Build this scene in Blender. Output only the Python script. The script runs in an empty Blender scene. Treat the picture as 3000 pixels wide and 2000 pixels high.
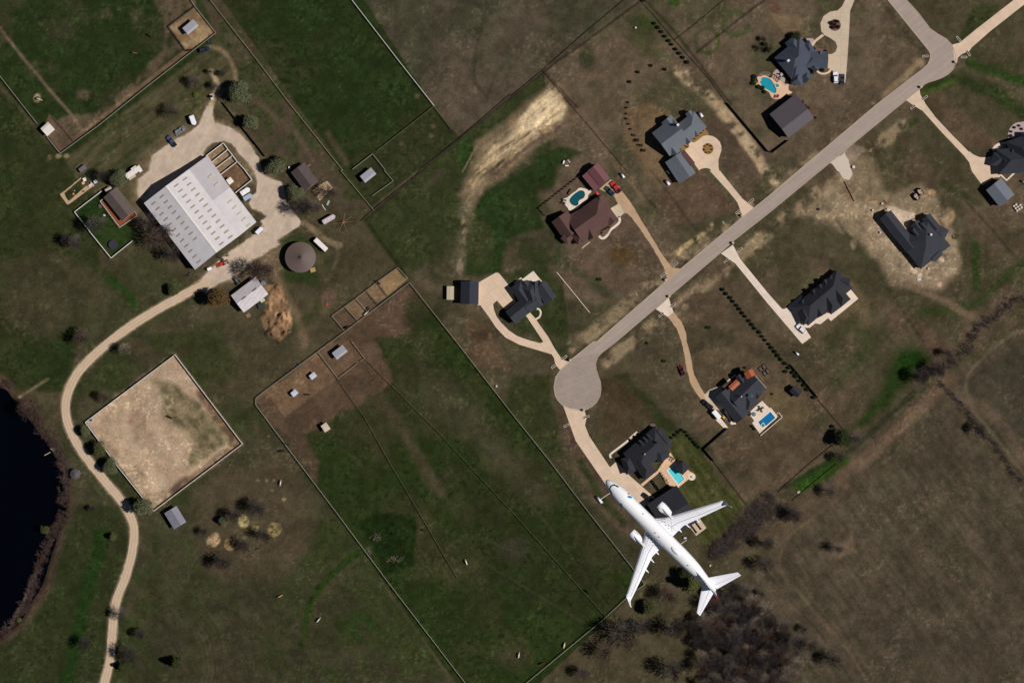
import bpy, bmesh, math, random
import numpy as np
from mathutils import Vector, Matrix, geometry
R = math.radians
# ------------------------------------------------------------------ camera, sky, sun
SC = bpy.context.scene
H = 1500.0            # camera height (m)
S = 0.15              # metres on the ground per photograph pixel (3000 px = 450 m)
cam = bpy.data.objects.new('camera', bpy.data.cameras.new('camera'))
SC.collection.objects.link(cam)
cam.location = (0, 0, H); cam.rotation_euler = (0, 0, 0)
cam.data.sensor_width = 36; cam.data.lens = 36 * H / 450.0
cam.data.clip_start = 5; cam.data.clip_end = 12000
SC.camera = cam
SUN_DIR = Vector((1.0, -0.13, 0)).normalized()
EL = R(49)
sdir = Vector((SUN_DIR.x * math.cos(EL), SUN_DIR.y * math.cos(EL), math.sin(EL)))
sl = bpy.data.lights.new('sun', 'SUN'); sl.energy = 5.0; sl.angle = R(0.5); sl.color = (1.0, 0.955, 0.9)
so = bpy.data.objects.new('sun', sl); SC.collection.objects.link(so)
so.rotation_euler = sdir.to_track_quat('Z', 'Y').to_euler(); so.location = (300, -40, 400)
w = bpy.data.worlds.new('World'); SC.world = w; w.use_nodes = True
wn = w.node_tree.nodes; wl = w.node_tree.links
sky = wn.new('ShaderNodeTexSky'); sky.sky_type = 'NISHITA'; sky.sun_disc = False
sky.sun_elevation = EL; sky.sun_rotation = math.atan2(sdir.x, sdir.y)
sky.altitude = 7000; sky.dust_density = 0.1; sky.air_density = 1.0
wl.new(sky.outputs[0], wn['Background'].inputs[0]); wn['Background'].inputs[1].default_value = 0.05
SC.view_settings.view_transform = 'Standard'; SC.view_settings.look = 'None'
SC.view_settings.exposure = -0.42; SC.view_settings.gamma = 1
SC.cycles.max_bounces = 5; SC.cycles.diffuse_bounces = 2; SC.cycles.glossy_bounces = 3
SC.cycles.transmission_bounces = 2; SC.cycles.transparent_max_bounces = 4

# ------------------------------------------------------------------ coordinates traced on the ground plan
TILE = {}
for r, c in enumerate('ABCD'):
    for k in range(4): TILE[c + str(k)] = (750 * k, 500 * r, 2352 / 750)
TILE['O'] = (0, 0, 0.784); TILE['S'] = (0, 0, 1.0)
TILE.update(Za=(1580, 420, 7.84), Zb=(1860, 300, 7.84), Zc=(2180, 80, 7.84), Zd=(2280, 760, 7.84), Ze=(2530, 570, 7.84),
            Zf=(2040, 1060, 7.84), Zg=(1760, 1230, 7.84), Zh=(1560, 560, 7.84), Zi=(1300, 780, 6.533), Zj=(2840, 340, 5.227),
            Zk=(160, 460, 7.84), Zl=(640, 380, 5.227), Zm=(540, 740, 6.533), Zn=(0, 1100, 3.92), Zo=(560, 1440, 6.533),
            Zp=(1740, 1680, 3.92), Zq=(2000, 1300, 3.92))
def T(t, *xy):
    ox, oy, s = TILE[t]
    return [(ox + xy[i] / s, oy + xy[i + 1] / s) for i in range(0, len(xy), 2)]
def W(p, z=0.0):
    k = (H - z) / H
    return Vector(((p[0] - 1500) * S * k, (1000 - p[1]) * S * k, z))
def WT(t, x, y, z=0.0): return W(T(t, x, y)[0], z)

# ------------------------------------------------------------------ materials
def lin(c): return tuple(((v / 255) / 12.92 if v / 255 <= 0.04045 else ((v / 255 + 0.055) / 1.055) ** 2.4) for v in c)
MATS = {}
def mat(name, col, rough=0.7, var=0.12, scale=2.0, bump=0.0, metal=0.0, spec=0.3, ribs=None, ribamt=0.12, stain=0.0, srgb=True, coat=0.0, streak=None, joints=None):
    """procedural principled material: noise variation, optional ribs (spacing m, angle), optional stains"""
    if name in MATS: return MATS[name]
    m = bpy.data.materials.new(name); m.use_nodes = True
    nt = m.node_tree; n = nt.nodes; l = nt.links; b = n['Principled BSDF']
    c = lin(col) if srgb else col
    tc = n.new('ShaderNodeTexCoord')
    no = n.new('ShaderNodeTexNoise'); no.inputs['Scale'].default_value = scale; no.inputs['Detail'].default_value = 6
    no.inputs['Roughness'].default_value = 0.65
    l.new(tc.outputs['Object'], no.inputs['Vector'])
    mr = n.new('ShaderNodeMapRange'); mr.inputs[1].default_value = 0.28; mr.inputs[2].default_value = 0.72
    mr.inputs[3].default_value = 1 - var; mr.inputs[4].default_value = 1 + var
    l.new(no.outputs['Fac'], mr.inputs[0]); fac = mr.outputs[0]
    def mul(a, bb):
        x = n.new('ShaderNodeMath'); x.operation = 'MULTIPLY'; l.new(a, x.inputs[0]); l.new(bb, x.inputs[1]); return x.outputs[0]
    if ribs:
        mp = n.new('ShaderNodeMapping'); mp.inputs['Rotation'].default_value = (0, 0, ribs[1])
        l.new(tc.outputs['Object'], mp.inputs[0])
        wv = n.new('ShaderNodeTexWave'); wv.bands_direction = 'X'; wv.inputs['Scale'].default_value = 0.314 / ribs[0]
        l.new(mp.outputs[0], wv.inputs[0])
        m2 = n.new('ShaderNodeMapRange'); m2.inputs[3].default_value = 1 - ribamt; m2.inputs[4].default_value = 1 + ribamt
        l.new(wv.outputs['Fac'], m2.inputs[0]); fac = mul(fac, m2.outputs[0])
    if stain:
        n3 = n.new('ShaderNodeTexNoise'); n3.inputs['Scale'].default_value = 0.22; n3.inputs['Detail'].default_value = 9
        n3.inputs['Roughness'].default_value = 0.7
        l.new(tc.outputs['Object'], n3.inputs['Vector'])
        m3 = n.new('ShaderNodeMapRange'); m3.inputs[1].default_value = 0.35; m3.inputs[2].default_value = 0.65
        m3.inputs[3].default_value = 1 - stain; m3.inputs[4].default_value = 1 + stain * 0.5
        l.new(n3.outputs['Fac'], m3.inputs[0]); fac = mul(fac, m3.outputs[0])
    if joints:
        mp3 = n.new('ShaderNodeMapping'); mp3.inputs['Rotation'].default_value = (0, 0, -joints[1]); l.new(tc.outputs['Object'], mp3.inputs[0])
        br = n.new('ShaderNodeTexBrick'); br.offset = 0; br.inputs['Scale'].default_value = 1; br.inputs['Brick Width'].default_value = joints[0]; br.inputs['Row Height'].default_value = joints[0]
        br.inputs['Mortar Size'].default_value = 0.07; l.new(mp3.outputs[0], br.inputs['Vector'])
        br.inputs['Color1'].default_value = (1.02, 1.02, 1.02, 1); br.inputs['Color2'].default_value = (0.95, 0.95, 0.95, 1); br.inputs['Mortar'].default_value = (0.80, 0.80, 0.80, 1)
        bw_ = n.new('ShaderNodeRGBToBW'); l.new(br.outputs['Color'], bw_.inputs[0]); fac = mul(fac, bw_.outputs[0])
    if streak:
        mp2 = n.new('ShaderNodeMapping'); mp2.inputs['Rotation'].default_value = (0, 0, -streak[0]); l.new(tc.outputs['Object'], mp2.inputs[0])
        sx_ = n.new('ShaderNodeVectorMath'); sx_.operation = 'MULTIPLY'; sx_.inputs[1].default_value = (0.03, 0.7, 1); l.new(mp2.outputs[0], sx_.inputs[0])
        n4 = n.new('ShaderNodeTexNoise'); n4.inputs['Scale'].default_value = 1.0; n4.inputs['Detail'].default_value = 5; n4.inputs['Roughness'].default_value = 0.7; l.new(sx_.outputs[0], n4.inputs['Vector'])
        m4 = n.new('ShaderNodeMapRange'); m4.inputs[1].default_value = 0.35; m4.inputs[2].default_value = 0.65; m4.inputs[3].default_value = 1 - streak[1]; m4.inputs[4].default_value = 1 + streak[1]
        l.new(n4.outputs['Fac'], m4.inputs[0]); fac = mul(fac, m4.outputs[0])
    vm = n.new('ShaderNodeVectorMath'); vm.operation = 'SCALE'; vm.inputs[0].default_value = c
    l.new(fac, vm.inputs['Scale']); l.new(vm.outputs[0], b.inputs['Base Color'])
    b.inputs['Roughness'].default_value = rough; b.inputs['Metallic'].default_value = metal
    b.inputs['Specular IOR Level'].default_value = spec
    if coat: b.inputs['Coat Weight'].default_value = coat; b.inputs['Coat Roughness'].default_value = 0.05
    if bump:
        bp = n.new('ShaderNodeBump'); bp.inputs['Strength'].default_value = bump; bp.inputs['Distance'].default_value = 0.1
        l.new(no.outputs['Fac'], bp.inputs['Height']); l.new(bp.outputs[0], b.inputs['Normal'])
    MATS[name] = m; return m

# ------------------------------------------------------------------ mesh helpers
class MB:
    def __init__(s): s.v = []; s.f = []; s.m = []
    def add(s, vs, fs, mi=0):
        o = len(s.v); s.v += [tuple(v) for v in vs]; s.f += [tuple(i + o for i in f) for f in fs]; s.m += [mi] * len(fs); return s
    def box(s, c, d, rz=0.0, mi=0, taper=1.0):
        cx, cy, cz = c; dx, dy, dz = d[0] / 2, d[1] / 2, d[2] / 2
        ca, sa = math.cos(rz), math.sin(rz); vs = []
        for z, t in ((-dz, 1.0), (dz, taper)):
            for x, y in ((-dx, -dy), (dx, -dy), (dx, dy), (-dx, dy)):
                x *= t; y *= t
                vs.append((cx + x * ca - y * sa, cy + x * sa + y * ca, cz + z))
        return s.add(vs, [(3, 2, 1, 0), (4, 5, 6, 7), (0, 1, 5, 4), (1, 2, 6, 5), (2, 3, 7, 6), (3, 0, 4, 7)], mi)
    def prism(s, pts, z0, z1, mi=0, mside=None, top_only=False):
        """closed slab over a (possibly concave) outline"""
        pts = [Vector((p[0], p[1])) for p in pts]
        a = sum(pts[i].x * pts[(i + 1) % len(pts)].y - pts[(i + 1) % len(pts)].x * pts[i].y for i in range(len(pts)))
        if a < 0: pts = pts[::-1]
        n = len(pts); tri = geometry.tessellate_polygon([[Vector((p.x, p.y, 0)) for p in pts]])
        vs = [(p.x, p.y, z0) for p in pts] + [(p.x, p.y, z1) for p in pts]
        def up(t):
            A, B, C = (pts[i] for i in t)
            return t if (B - A).cross(C - A) > 0 else t[::-1]
        tri = [up(tuple(t)) for t in tri]
        fs = [tuple(i + n for i in t) for t in tri]
        s.add(vs, fs, mi)
        o = len(s.v) - 2 * n
        if not top_only:
            s.f += [tuple(o + i for i in t[::-1]) for t in tri]; s.m += [mi] * len(tri)
        s.f += [(o + i, o + (i + 1) % n, o + n + (i + 1) % n, o + n + i) for i in range(n)]; s.m += [mi if mside is None else mside] * n
        return s
    def tube(s, p0, p1, r0, r1=None, n=8, caps=True, mi=0):
        p0, p1 = Vector(p0), Vector(p1); r1 = r0 if r1 is None else r1
        d = (p1 - p0); d = d.normalized() if d.length else Vector((0, 0, 1))
        u = d.cross(Vector((0, 0, 1))); u = u.normalized() if u.length > 1e-4 else Vector((1, 0, 0)); v = d.cross(u)
        vs = [p0 + (u * math.cos(t) + v * math.sin(t)) * r0 for t in (2 * math.pi * k / n for k in range(n))]
        vs += [p1 + (u * math.cos(t) + v * math.sin(t)) * r1 for t in (2 * math.pi * k / n for k in range(n))]
        fs = [(k, (k + 1) % n, n + (k + 1) % n, n + k) for k in range(n)]
        if caps: fs += [tuple(range(n))[::-1], tuple(range(n, 2 * n))]
        return s.add(vs, fs, mi)
    def lathe(s, prof, c=(0, 0, 0), n=16, mi=0, sx=1, sy=1):
        vs = []; fs = []
        for r, z in prof:
            for k in range(n):
                t = 2 * math.pi * k / n; vs.append((c[0] + r * sx * math.cos(t), c[1] + r * sy * math.sin(t), c[2] + z))
        for j in range(len(prof) - 1):
            for k in range(n): fs.append((j * n + k, j * n + (k + 1) % n, (j + 1) * n + (k + 1) % n, (j + 1) * n + k))
        fs.append(tuple(range(n))[::-1]); fs.append(tuple((len(prof) - 1) * n + k for k in range(n)))
        return s.add(vs, fs, mi)
    def loft(s, rings, mi=0, caps=True):
        n = len(rings[0]); vs = [p for r in rings for p in r]; fs = []
        for j in range(len(rings) - 1):
            for k in range(n): fs.append((j * n + k, j * n + (k + 1) % n, (j + 1) * n + (k + 1) % n, (j + 1) * n + k))
        if caps: fs += [tuple(range(n))[::-1], tuple((len(rings) - 1) * n + k for k in range(n))]
        return s.add(vs, fs, mi)
    def mesh(s, name, mats, smooth=False):
        me = bpy.data.meshes.new(name); me.from_pydata(s.v, [], s.f)
        for m in (mats if isinstance(mats, (list, tuple)) else [mats]): me.materials.append(m)
        if any(s.m): me.polygons.foreach_set('material_index', s.m)
        if smooth: me.polygons.foreach_set('use_smooth', [True] * len(s.f))
        me.update(); return me

def link(name, data, parent=None, loc=(0, 0, 0), rz=0.0):
    o = bpy.data.objects.new(name, data); SC.collection.objects.link(o); o.location = loc; o.rotation_euler = (0, 0, rz)
    if parent: o.parent = parent
    return o
def thing(name, label, cat, loc=(0, 0, 0), rz=0.0, group=None):
    o = link(name, None, None, loc, rz); o.empty_display_size = 0.5
    o['label'] = label; o['category'] = cat
    if group: o['group'] = group
    return o
def part(name, mb, mats, parent, smooth=False, label=None):
    o = link(name, mb.mesh(name, mats, smooth), parent)
    if label: o['label'] = label
    return o
def single(name, mb, mats, label, cat, loc=(0, 0, 0), rz=0.0, group=None, smooth=False):
    o = link(name, mb.mesh(name, mats, smooth), None, loc, rz); o['label'] = label; o['category'] = cat
    if group: o['group'] = group
    return o
def struct(name, mb, mats, smooth=False, label=None):
    o = link(name, mb.mesh(name, mats, smooth)); o['kind'] = 'structure'
    if label: o['label'] = label
    return o
def dup(root, loc, rz, label, group=None, scale=None):
    r = root.copy(); SC.collection.objects.link(r); r.location = loc; r.rotation_euler = (0, 0, rz); r['label'] = label
    if group: r['group'] = group
    elif 'group' in r: del r['group']
    if scale: r.scale = scale if isinstance(scale, tuple) else (scale,) * 3
    for ch in root.children:
        c = ch.copy(); SC.collection.objects.link(c); c.parent = r
        for g in ch.children:
            d = g.copy(); SC.collection.objects.link(d); d.parent = c
    return r
def smooth_line(pts, n=6, closed=False):
    """Catmull-Rom through plan points"""
    P = [Vector((p[0], p[1])) for p in pts]; out = []
    m = len(P)
    for i in range(m if closed else m - 1):
        p0 = P[(i - 1) % m] if closed or i > 0 else P[0]; p1 = P[i]; p2 = P[(i + 1) % m]
        p3 = P[(i + 2) % m] if closed or i + 2 < m else P[-1]
        for k in range(n):
            t = k / n
            out.append(0.5 * ((2 * p1) + (p2 - p0) * t + (2 * p0 - 5 * p1 + 4 * p2 - p3) * t * t + (3 * p1 - p0 - 3 * p2 + p3) * t ** 3))
    if not closed: out.append(P[-1])
    return [(p.x, p.y) for p in out]
# ------------------------------------------------------------------ GROUND: one sheet, its bare-earth / grass colours laid out as a map
_rs = np.random.RandomState(7)
def vnoise(x, y, scale, seed):
    g = np.random.RandomState(seed).rand(257, 257).astype(np.float32)
    u = x / scale + seed * 13.7; v = y / scale + seed * 7.3
    iu = np.floor(u).astype(int); iv = np.floor(v).astype(int); fu = u - iu; fv = v - iv
    fu = fu * fu * (3 - 2 * fu); fv = fv * fv * (3 - 2 * fv); iu %= 256; iv %= 256
    return (g[iv, iu] * (1 - fu) + g[iv, iu + 1] * fu) * (1 - fv) + (g[iv + 1, iu] * (1 - fu) + g[iv + 1, iu + 1] * fu) * fv
def fbm(x, y, scale, seed, octv=4, gain=0.55):
    t = 0; a = 1; n = 0
    for k in range(octv):
        t = t + a * vnoise(x, y, scale / 2 ** k, seed + k * 31); n += a; a *= gain
    return t / n
def sst(a, b, x):
    t = np.clip((x - a) / (b - a), 0, 1); return t * t * (3 - 2 * t)
gx = np.arange(-240, 240.01, 0.6); gy = np.arange(-164.4, 164.41, 0.6)
NX, NY = len(gx), len(gy)
XX, YY = np.meshgrid(gx, gy)
U = XX / S + 1500; V = 1000 - YY / S                      # plan coordinates
WU = (fbm(XX, YY, 9, 101, 5) - 0.5); WV = (fbm(XX, YY, 9, 202, 5) - 0.5)
WU2 = (fbm(XX, YY, 24, 303, 4) - 0.5) * 2.2; WV2 = (fbm(XX, YY, 24, 404, 4) - 0.5) * 2.2
N1 = fbm(XX, YY, 26, 11, 6, 0.62); N2 = fbm(XX, YY, 7, 12, 5, 0.65); N3 = fbm(XX, YY, 2.2, 13, 3, 0.7); N4 = fbm(XX, YY, 60, 14, 3)
def rot(a): return XX * math.cos(a) + YY * math.sin(a), -XX * math.sin(a) + YY * math.cos(a)
_a, _b = rot(R(-53)); ST = fbm(_a / 9, _b, 1.6, 15, 4, 0.7)          # mowing streaks running NW-SE
_a, _b = rot(R(37)); ST2 = fbm(_a / 9, _b, 1.6, 16, 4, 0.7)          # streaks running SW-NE
col = np.zeros((NY, NX, 3), np.float32); col[:] = lin((74, 66, 44))
Z = np.zeros((NY, NX), np.float32)
def sdist(pts, warp):
    """signed distance (photo px) to a polygon, negative inside"""
    px = [p[0] for p in pts]; py = [p[1] for p in pts]
    return px, py
def window(pts, pad):
    x0, x1 = min(p[0] for p in pts) - pad, max(p[0] for p in pts) + pad
    y0, y1 = min(p[1] for p in pts) - pad, max(p[1] for p in pts) + pad
    i0 = max(0, int(((x0 - 1500) * S + 240) / 0.6)); i1 = min(NX, int(((x1 - 1500) * S + 240) / 0.6) + 2)
    j0 = max(0, int(((1000 - y1) * S + 164.4) / 0.6)); j1 = min(NY, int(((1000 - y0) * S + 164.4) / 0.6) + 2)
    return slice(j0, j1), slice(i0, i1)
def segd(u, v, a, b):
    dx, dy = b[0] - a[0], b[1] - a[1]; L = dx * dx + dy * dy + 1e-9
    t = np.clip(((u - a[0]) * dx + (v - a[1]) * dy) / L, 0, 1)
    return np.hypot(u - a[0] - t * dx, v - a[1] - t * dy)
def m_poly(pts, soft, warp):
    w_ = window(pts, soft + warp * 2.5); big = 1.0 if warp >= 8 else 0.0
    u = U[w_] + (WU[w_] + WU2[w_] * big) * warp * 2; v = V[w_] + (WV[w_] + WV2[w_] * big) * warp * 2
    d = np.full(u.shape, 1e9); ins = np.zeros(u.shape, bool)
    for i in range(len(pts)):
        a, b = pts[i], pts[(i + 1) % len(pts)]
        d = np.minimum(d, segd(u, v, a, b))
        c = ((a[1] > v) != (b[1] > v)) & (u < (b[0] - a[0]) * (v - a[1]) / (b[1] - a[1] + 1e-12) + a[0]); ins ^= c
    d = np.where(ins, d, -d)
    return w_, sst(-soft * 0.5, soft * 0.5, d)
def m_line(pts, width, soft, warp):
    w_ = window(pts, width + soft + warp)
    u = U[w_] + WU[w_] * warp * 2; v = V[w_] + WV[w_] * warp * 2
    d = np.full(u.shape, 1e9)
    for a, b in zip(pts[:-1], pts[1:]): d = np.minimum(d, segd(u, v, a, b))
    return w_, 1 - sst(width * 0.5 - soft * 0.5, width * 0.5 + soft * 0.5, d)
def m_ell(c, rx, ry, ang, soft, warp):
    r = max(rx, ry) + warp; w_ = window([(c[0] - r, c[1] - r), (c[0] + r, c[1] + r)], 5)
    u = U[w_] + WU[w_] * warp * 2 - c[0]; v = V[w_] + WV[w_] * warp * 2 - c[1]
    ca, sa = math.cos(ang), math.sin(ang); a = (u * ca + v * sa) / rx; b = (-u * sa + v * ca) / ry
    d = np.hypot(a, b); return w_, 1 - sst(1 - soft, 1.0, d)
NZ = dict(n1=N1, n2=N2, n3=N3, n4=N4, s1=ST, s2=ST2)
def lay(wm, c, alpha=1.0, nz=None, th=0.5, sh=0.08, inv=False):
    w_, m = wm
    if m.size == 0: return
    m = m * alpha
    if nz:
        k = sst(th - sh, th + sh, NZ[nz][w_]); m = m * ((1 - k) if inv else k)
    m = m[..., None]; col[w_] = col[w_] * (1 - m) + np.array(lin(c), np.float32) * m
def poly(pts, c, alpha=1.0, soft=8, warp=6, **k): lay(m_poly(pts, soft, warp), c, alpha, **k)
def line(pts, wd, c, alpha=1.0, soft=4, warp=2, **k): lay(m_line(pts, wd, soft, warp), c, alpha, **k)
def ell(c, rx, ry, colr, alpha=1.0, ang=0.0, soft=0.6, warp=8, **k): lay(m_ell(c, rx, ry, ang, soft, warp), colr, alpha, **k)
def O(*xy): return T('O', *xy)
GD = (38, 51, 24); GM = (48, 59, 29); GB = (34, 62, 20); OL = (66, 62, 38); BR = (88, 72, 56); BD = (72, 59, 46); DK = (46, 44, 28)
TAN = (160, 132, 98); STR = (186, 158, 112); SOIL = (104, 80, 56)
# parcels ---------------------------------------------------------------
poly(O(-60, -60, 445, -60, 492, 75, 137, 352, -60, 120), (56, 58, 36), soft=4, warp=1)
poly(O(-60, -60, 445, -60, 492, 75, 137, 352, -60, 120), GD, 0.95, soft=4, warp=1, nz='n1', th=0.47, sh=0.10)
poly(O(-60, 150, 137, 352, 230, 400, 230, 640, 145, 900, -60, 900), (50, 55, 30), soft=16, warp=10)
poly(O(-60, 150, 137, 352, 230, 400, 230, 640, 145, 900, -60, 900), GD, 0.7, soft=16, warp=10, nz='n1', th=0.55, sh=0.12)
poly(O(137, 352, 492, 80, 540, 140, 545, 200, 470, 290, 350, 330, 330, 470, 200, 440), (82, 74, 48), soft=8, warp=6)
poly(O(137, 352, 492, 80, 540, 140, 470, 250, 350, 330, 330, 400, 200, 440), GM, 0.7, soft=8, warp=6, nz='s2', th=0.5, sh=0.2)
line(O(137, 360, 480, 100), 22, GD, 0.9, soft=14, warp=3)
poly(O(480, -40, 812, -40, 996, 246, 850, 476), (50, 54, 30), soft=3, warp=1)
poly(O(480, -40, 812, -40, 996, 246, 850, 476), GD, 0.95, soft=3, warp=1, nz='n1', th=0.44, sh=0.12)
poly(O(450, -40, 480, -40, 850, 476, 780, 480, 600, 330, 540, 180), (80, 68, 50), soft=8, warp=5)
poly(O(450, -40, 480, -40, 850, 476, 780, 480, 600, 330, 540, 180), GM, 0.8, soft=8, warp=5, nz='n2', th=0.52, sh=0.1)
poly(O(812, -40, 1505, -40, 1250, 165, 1056, 316, 996, 246), (86, 74, 57), soft=3, warp=1)
poly(O(812, -40, 1505, -40, 1250, 165, 1056, 316, 996, 246), (64, 63, 43), 0.9, soft=3, warp=1, nz='n1', th=0.47, sh=0.13)
poly(O(996, 246, 1056, 316, 850, 476, 800, 400), (50, 54, 31), soft=3, warp=1)
poly(O(1056, 316, 1250, 168, 1510, 620, 1320, 830, 945, 650, 840, 505), (54, 60, 34), soft=4, warp=2)
poly(O(1056, 316, 1250, 168, 1510, 620, 1320, 830, 945, 650, 840, 505), (90, 76, 56), 0.85, soft=4, warp=2, nz='n1', th=0.56, sh=0.09)
poly(O(1250, 168, 1505, -40, 1480, -40, 2070, -40, 2130, 130, 1310, 820), (96, 80, 60), soft=6, warp=3)
poly(O(1250, 168, 1505, -40, 2070, -40, 2130, 130, 1310, 820), (70, 68, 42), 0.85, soft=6, warp=3, nz='n1', th=0.5, sh=0.09)
poly(O(2110, 60, 2420, -60, 2420, 700, 2180, 830, 2000, 990, 1500, 760), (92, 76, 56), soft=10, warp=6)
poly(O(2110, 60, 2420, -60, 2420, 700, 2180, 830, 2000, 990, 1500, 760), (68, 64, 40), 0.85, soft=10, warp=6, nz='n1', th=0.5, sh=0.09)
poly(O(1380, 820, 1540, 690, 1870, 915, 2180, 830, 2170, 900, 1620, 1260, 1310, 900), (78, 68, 48), soft=10, warp=6)
poly(O(1540, 690, 1640, 600, 1960, 900, 1900, 1060, 1700, 1160, 1600, 960), (90, 74, 54), soft=10, warp=6)
poly(O(1540, 690, 1640, 600, 1960, 900, 1900, 1060, 1700, 1160, 1600, 960), (66, 60, 40), 0.8, soft=10, warp=6, nz='n1', th=0.52, sh=0.1)
poly(O(2190, 860, 2420, 690, 2420, 1620, 1700, 1620, 1640, 1500, 1800, 1200, 1960, 1020), (84, 72, 55), soft=10, warp=8)
poly(O(2190, 860, 2420, 690, 2420, 1620, 1700, 1620, 1640, 1500, 1800, 1200, 1960, 1020), (68, 62, 43), 0.8, soft=10, warp=8, nz='s1', th=0.5, sh=0.14)
poly(O(2190, 860, 2420, 690, 2420, 1620, 1900, 1620), (70, 60, 46), 0.6, soft=10, warp=8, nz='n4', th=0.5, sh=0.15)
poly(O(2225, 870, 2420, 740, 2420, 1120, 2240, 970), (68, 62, 46), soft=6, warp=3)
# central big pasture
PAST = O(942, 650, 1480, 1340, 1205, 1600, 1070, 1600, 582, 920)
poly(PAST, (58, 58, 34), soft=3, warp=1); poly(PAST, (39, 52, 23), 0.95, soft=3, warp=1, nz='n1', th=0.45, sh=0.15)
poly(O(942, 650, 1000, 720, 860, 780, 900, 870, 700, 1000, 660, 1010, 582, 920), (88, 68, 50), soft=14, warp=14)
poly(O(582, 920, 640, 900, 700, 1010, 740, 1060, 720, 1140, 640, 1000), (84, 66, 48), 0.9, soft=24, warp=14)
line(O(830, 880, 900, 950, 960, 1050, 1010, 1130), 30, (80, 66, 46), 0.6, soft=26, warp=10)
line(O(1010, 900, 1080, 960, 1150, 1050, 1240, 1130), 95, (70, 65, 43), 0.7, soft=70, warp=16)
line(O(1300, 1130, 1380, 1230, 1420, 1290), 60, (58, 54, 34), 0.5, soft=50, warp=16)
ell(O(1180, 1500)[0], 80, 60, (62, 58, 36), 0.7, warp=20)
poly(O(1060, 1060, 1260, 1180, 1440, 1380, 1330, 1460, 1120, 1300), (42, 48, 26), 0.7, soft=60, warp=30)
poly(O(820, 1200, 860, 1180, 960, 1200, 960, 1290, 880, 1310), (26, 40, 16), 0.9, soft=16, warp=12)
ell(O(960, 720)[0], 60, 70, (40, 50, 24), 0.8, warp=20); ell(O(1180, 1260)[0], 60, 50, (56, 52, 36), 0.7, warp=16)
# bottom-left fields
poly(O(145, 900, 260, 800, 585, 920, 1070, 1600, -60, 1600, -60, 1460, 150, 1200), (68, 64, 42), soft=14, warp=8)
poly(O(145, 900, 260, 800, 585, 920, 1070, 1600, -60, 1600, -60, 1460, 150, 1200), (48, 58, 29), 0.8, soft=14, warp=8, nz='n1', th=0.52, sh=0.14)
poly(O(160, 1170, 290, 1170, 300, 1300, 240, 1568, 60, 1620, -60, 1620, -60, 1460, 100, 1360), (44, 52, 28), 0.8, soft=24, warp=14)
line(O(235, 1230, 190, 1400, 150, 1568), 40, (28, 56, 18), 0.75, soft=30, warp=14)
poly(O(480, 1060, 640, 1040, 720, 1160, 640, 1330, 470, 1300, 440, 1180), (84, 68, 50), 0.65, soft=70, warp=26)
poly(O(330, 1300, 760, 1330, 980, 1600, 300, 1600), (58, 54, 36), 0.7, soft=60, warp=20, nz='s1', th=0.45, sh=0.15)
ell(O(820, 1440)[0], 90, 70, (38, 58, 24), 0.8, warp=22, nz='s1', th=0.45, sh=0.15)
line(smooth_line(O(830, 1265, 760, 1320, 715, 1380, 695, 1480)), 20, (38, 56, 20), 0.8, soft=12, warp=4)
line(smooth_line(O(830, 1275, 775, 1330, 735, 1390, 712, 1480)), 8, (74, 60, 42), 0.5, soft=8, warp=3)
for r_ in (92, 112, 131, 150, 170, 192):
    line([(T('D0', 1700, 1400)[0][0] + r_ * 0.62 * math.cos(t), T('D0', 1700, 1400)[0][1] + r_ * math.sin(t)) for t in np.linspace(-1.0, 1.2, 14)], 3.5, (84, 72, 48), 0.5, soft=4, warp=3, nz='n2', th=0.42)
# house lots -------------------------------------------------------------
poly(O(1440, 250, 1490, 240, 1530, 260, 1600, 350, 1545, 420, 1520, 460, 1440, 330), (112, 88, 60), 0.85, soft=24, warp=10)
poly(O(1545, 395, 1600, 375, 1700, 480, 1560, 520, 1500, 470), (92, 72, 54), 0.9, soft=12, warp=6)
poly(O(1620, 270, 1670, 240, 1770, 360, 1720, 470, 1640, 350), (84, 68, 52), 0.95, soft=10, warp=6)
poly(O(1250, 430, 1340, 370, 1430, 500, 1545, 610, 1400, 700, 1300, 590), (92, 74, 58), 0.75, soft=30, warp=14)
ell(O(1432, 585)[0], 52, 44, (88, 66, 34), 0.9, warp=10); ell(O(1340, 625)[0], 44, 36, (98, 76, 60), 0.7, warp=16)
ell(O(1320, 640)[0], 60, 40, (100, 80, 64), 0.5, warp=16)
poly(O(1075, 470, 1180, 400, 1290, 330, 1345, 350, 1230, 420, 1250, 520, 1160, 560, 1150, 640, 1070, 630), (36, 54, 24), 0.9, soft=20, warp=14)
ell(O(1250, 410)[0], 70, 40, GD, 0.9, ang=-0.6, warp=12)
line(O(1260, 480, 1310, 610, 1400, 680), 26, GM, 0.6, soft=24, warp=12)
poly(O(1050, 330, 1080, 325, 1110, 380, 1090, 430, 1060, 400), (34, 60, 24), 0.7, soft=10, warp=8)
poly(O(1370, 700, 1400, 690, 1430, 720, 1380, 760, 1290, 780, 1250, 740, 1290, 690), (46, 52, 28), 0.6, soft=20, warp=10)
poly(O(1390, 870, 1440, 860, 1540, 960, 1640, 1030, 1600, 1060, 1480, 960, 1380, 1010), (36, 50, 22), 0.75, soft=24, warp=12)
poly(O(1385, 860, 1440, 880, 1500, 960, 1420, 1010, 1370, 990), (80, 62, 40), 0.7, soft=30, warp=12)
poly(O(1500, 1000, 1560, 990, 1715, 1160, 1620, 1260, 1520, 1120), (76, 74, 38), 0.95, soft=12, warp=5)
poly(O(1500, 1000, 1560, 990, 1715, 1160, 1620, 1260, 1520, 1120), (56, 62, 28), 0.9, soft=12, warp=5, nz='s1', th=0.48, sh=0.1)
poly(O(1200, 1070, 1270, 1050, 1500, 1300, 1480, 1340), (44, 50, 28), 0.5, soft=20, warp=12)
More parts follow.
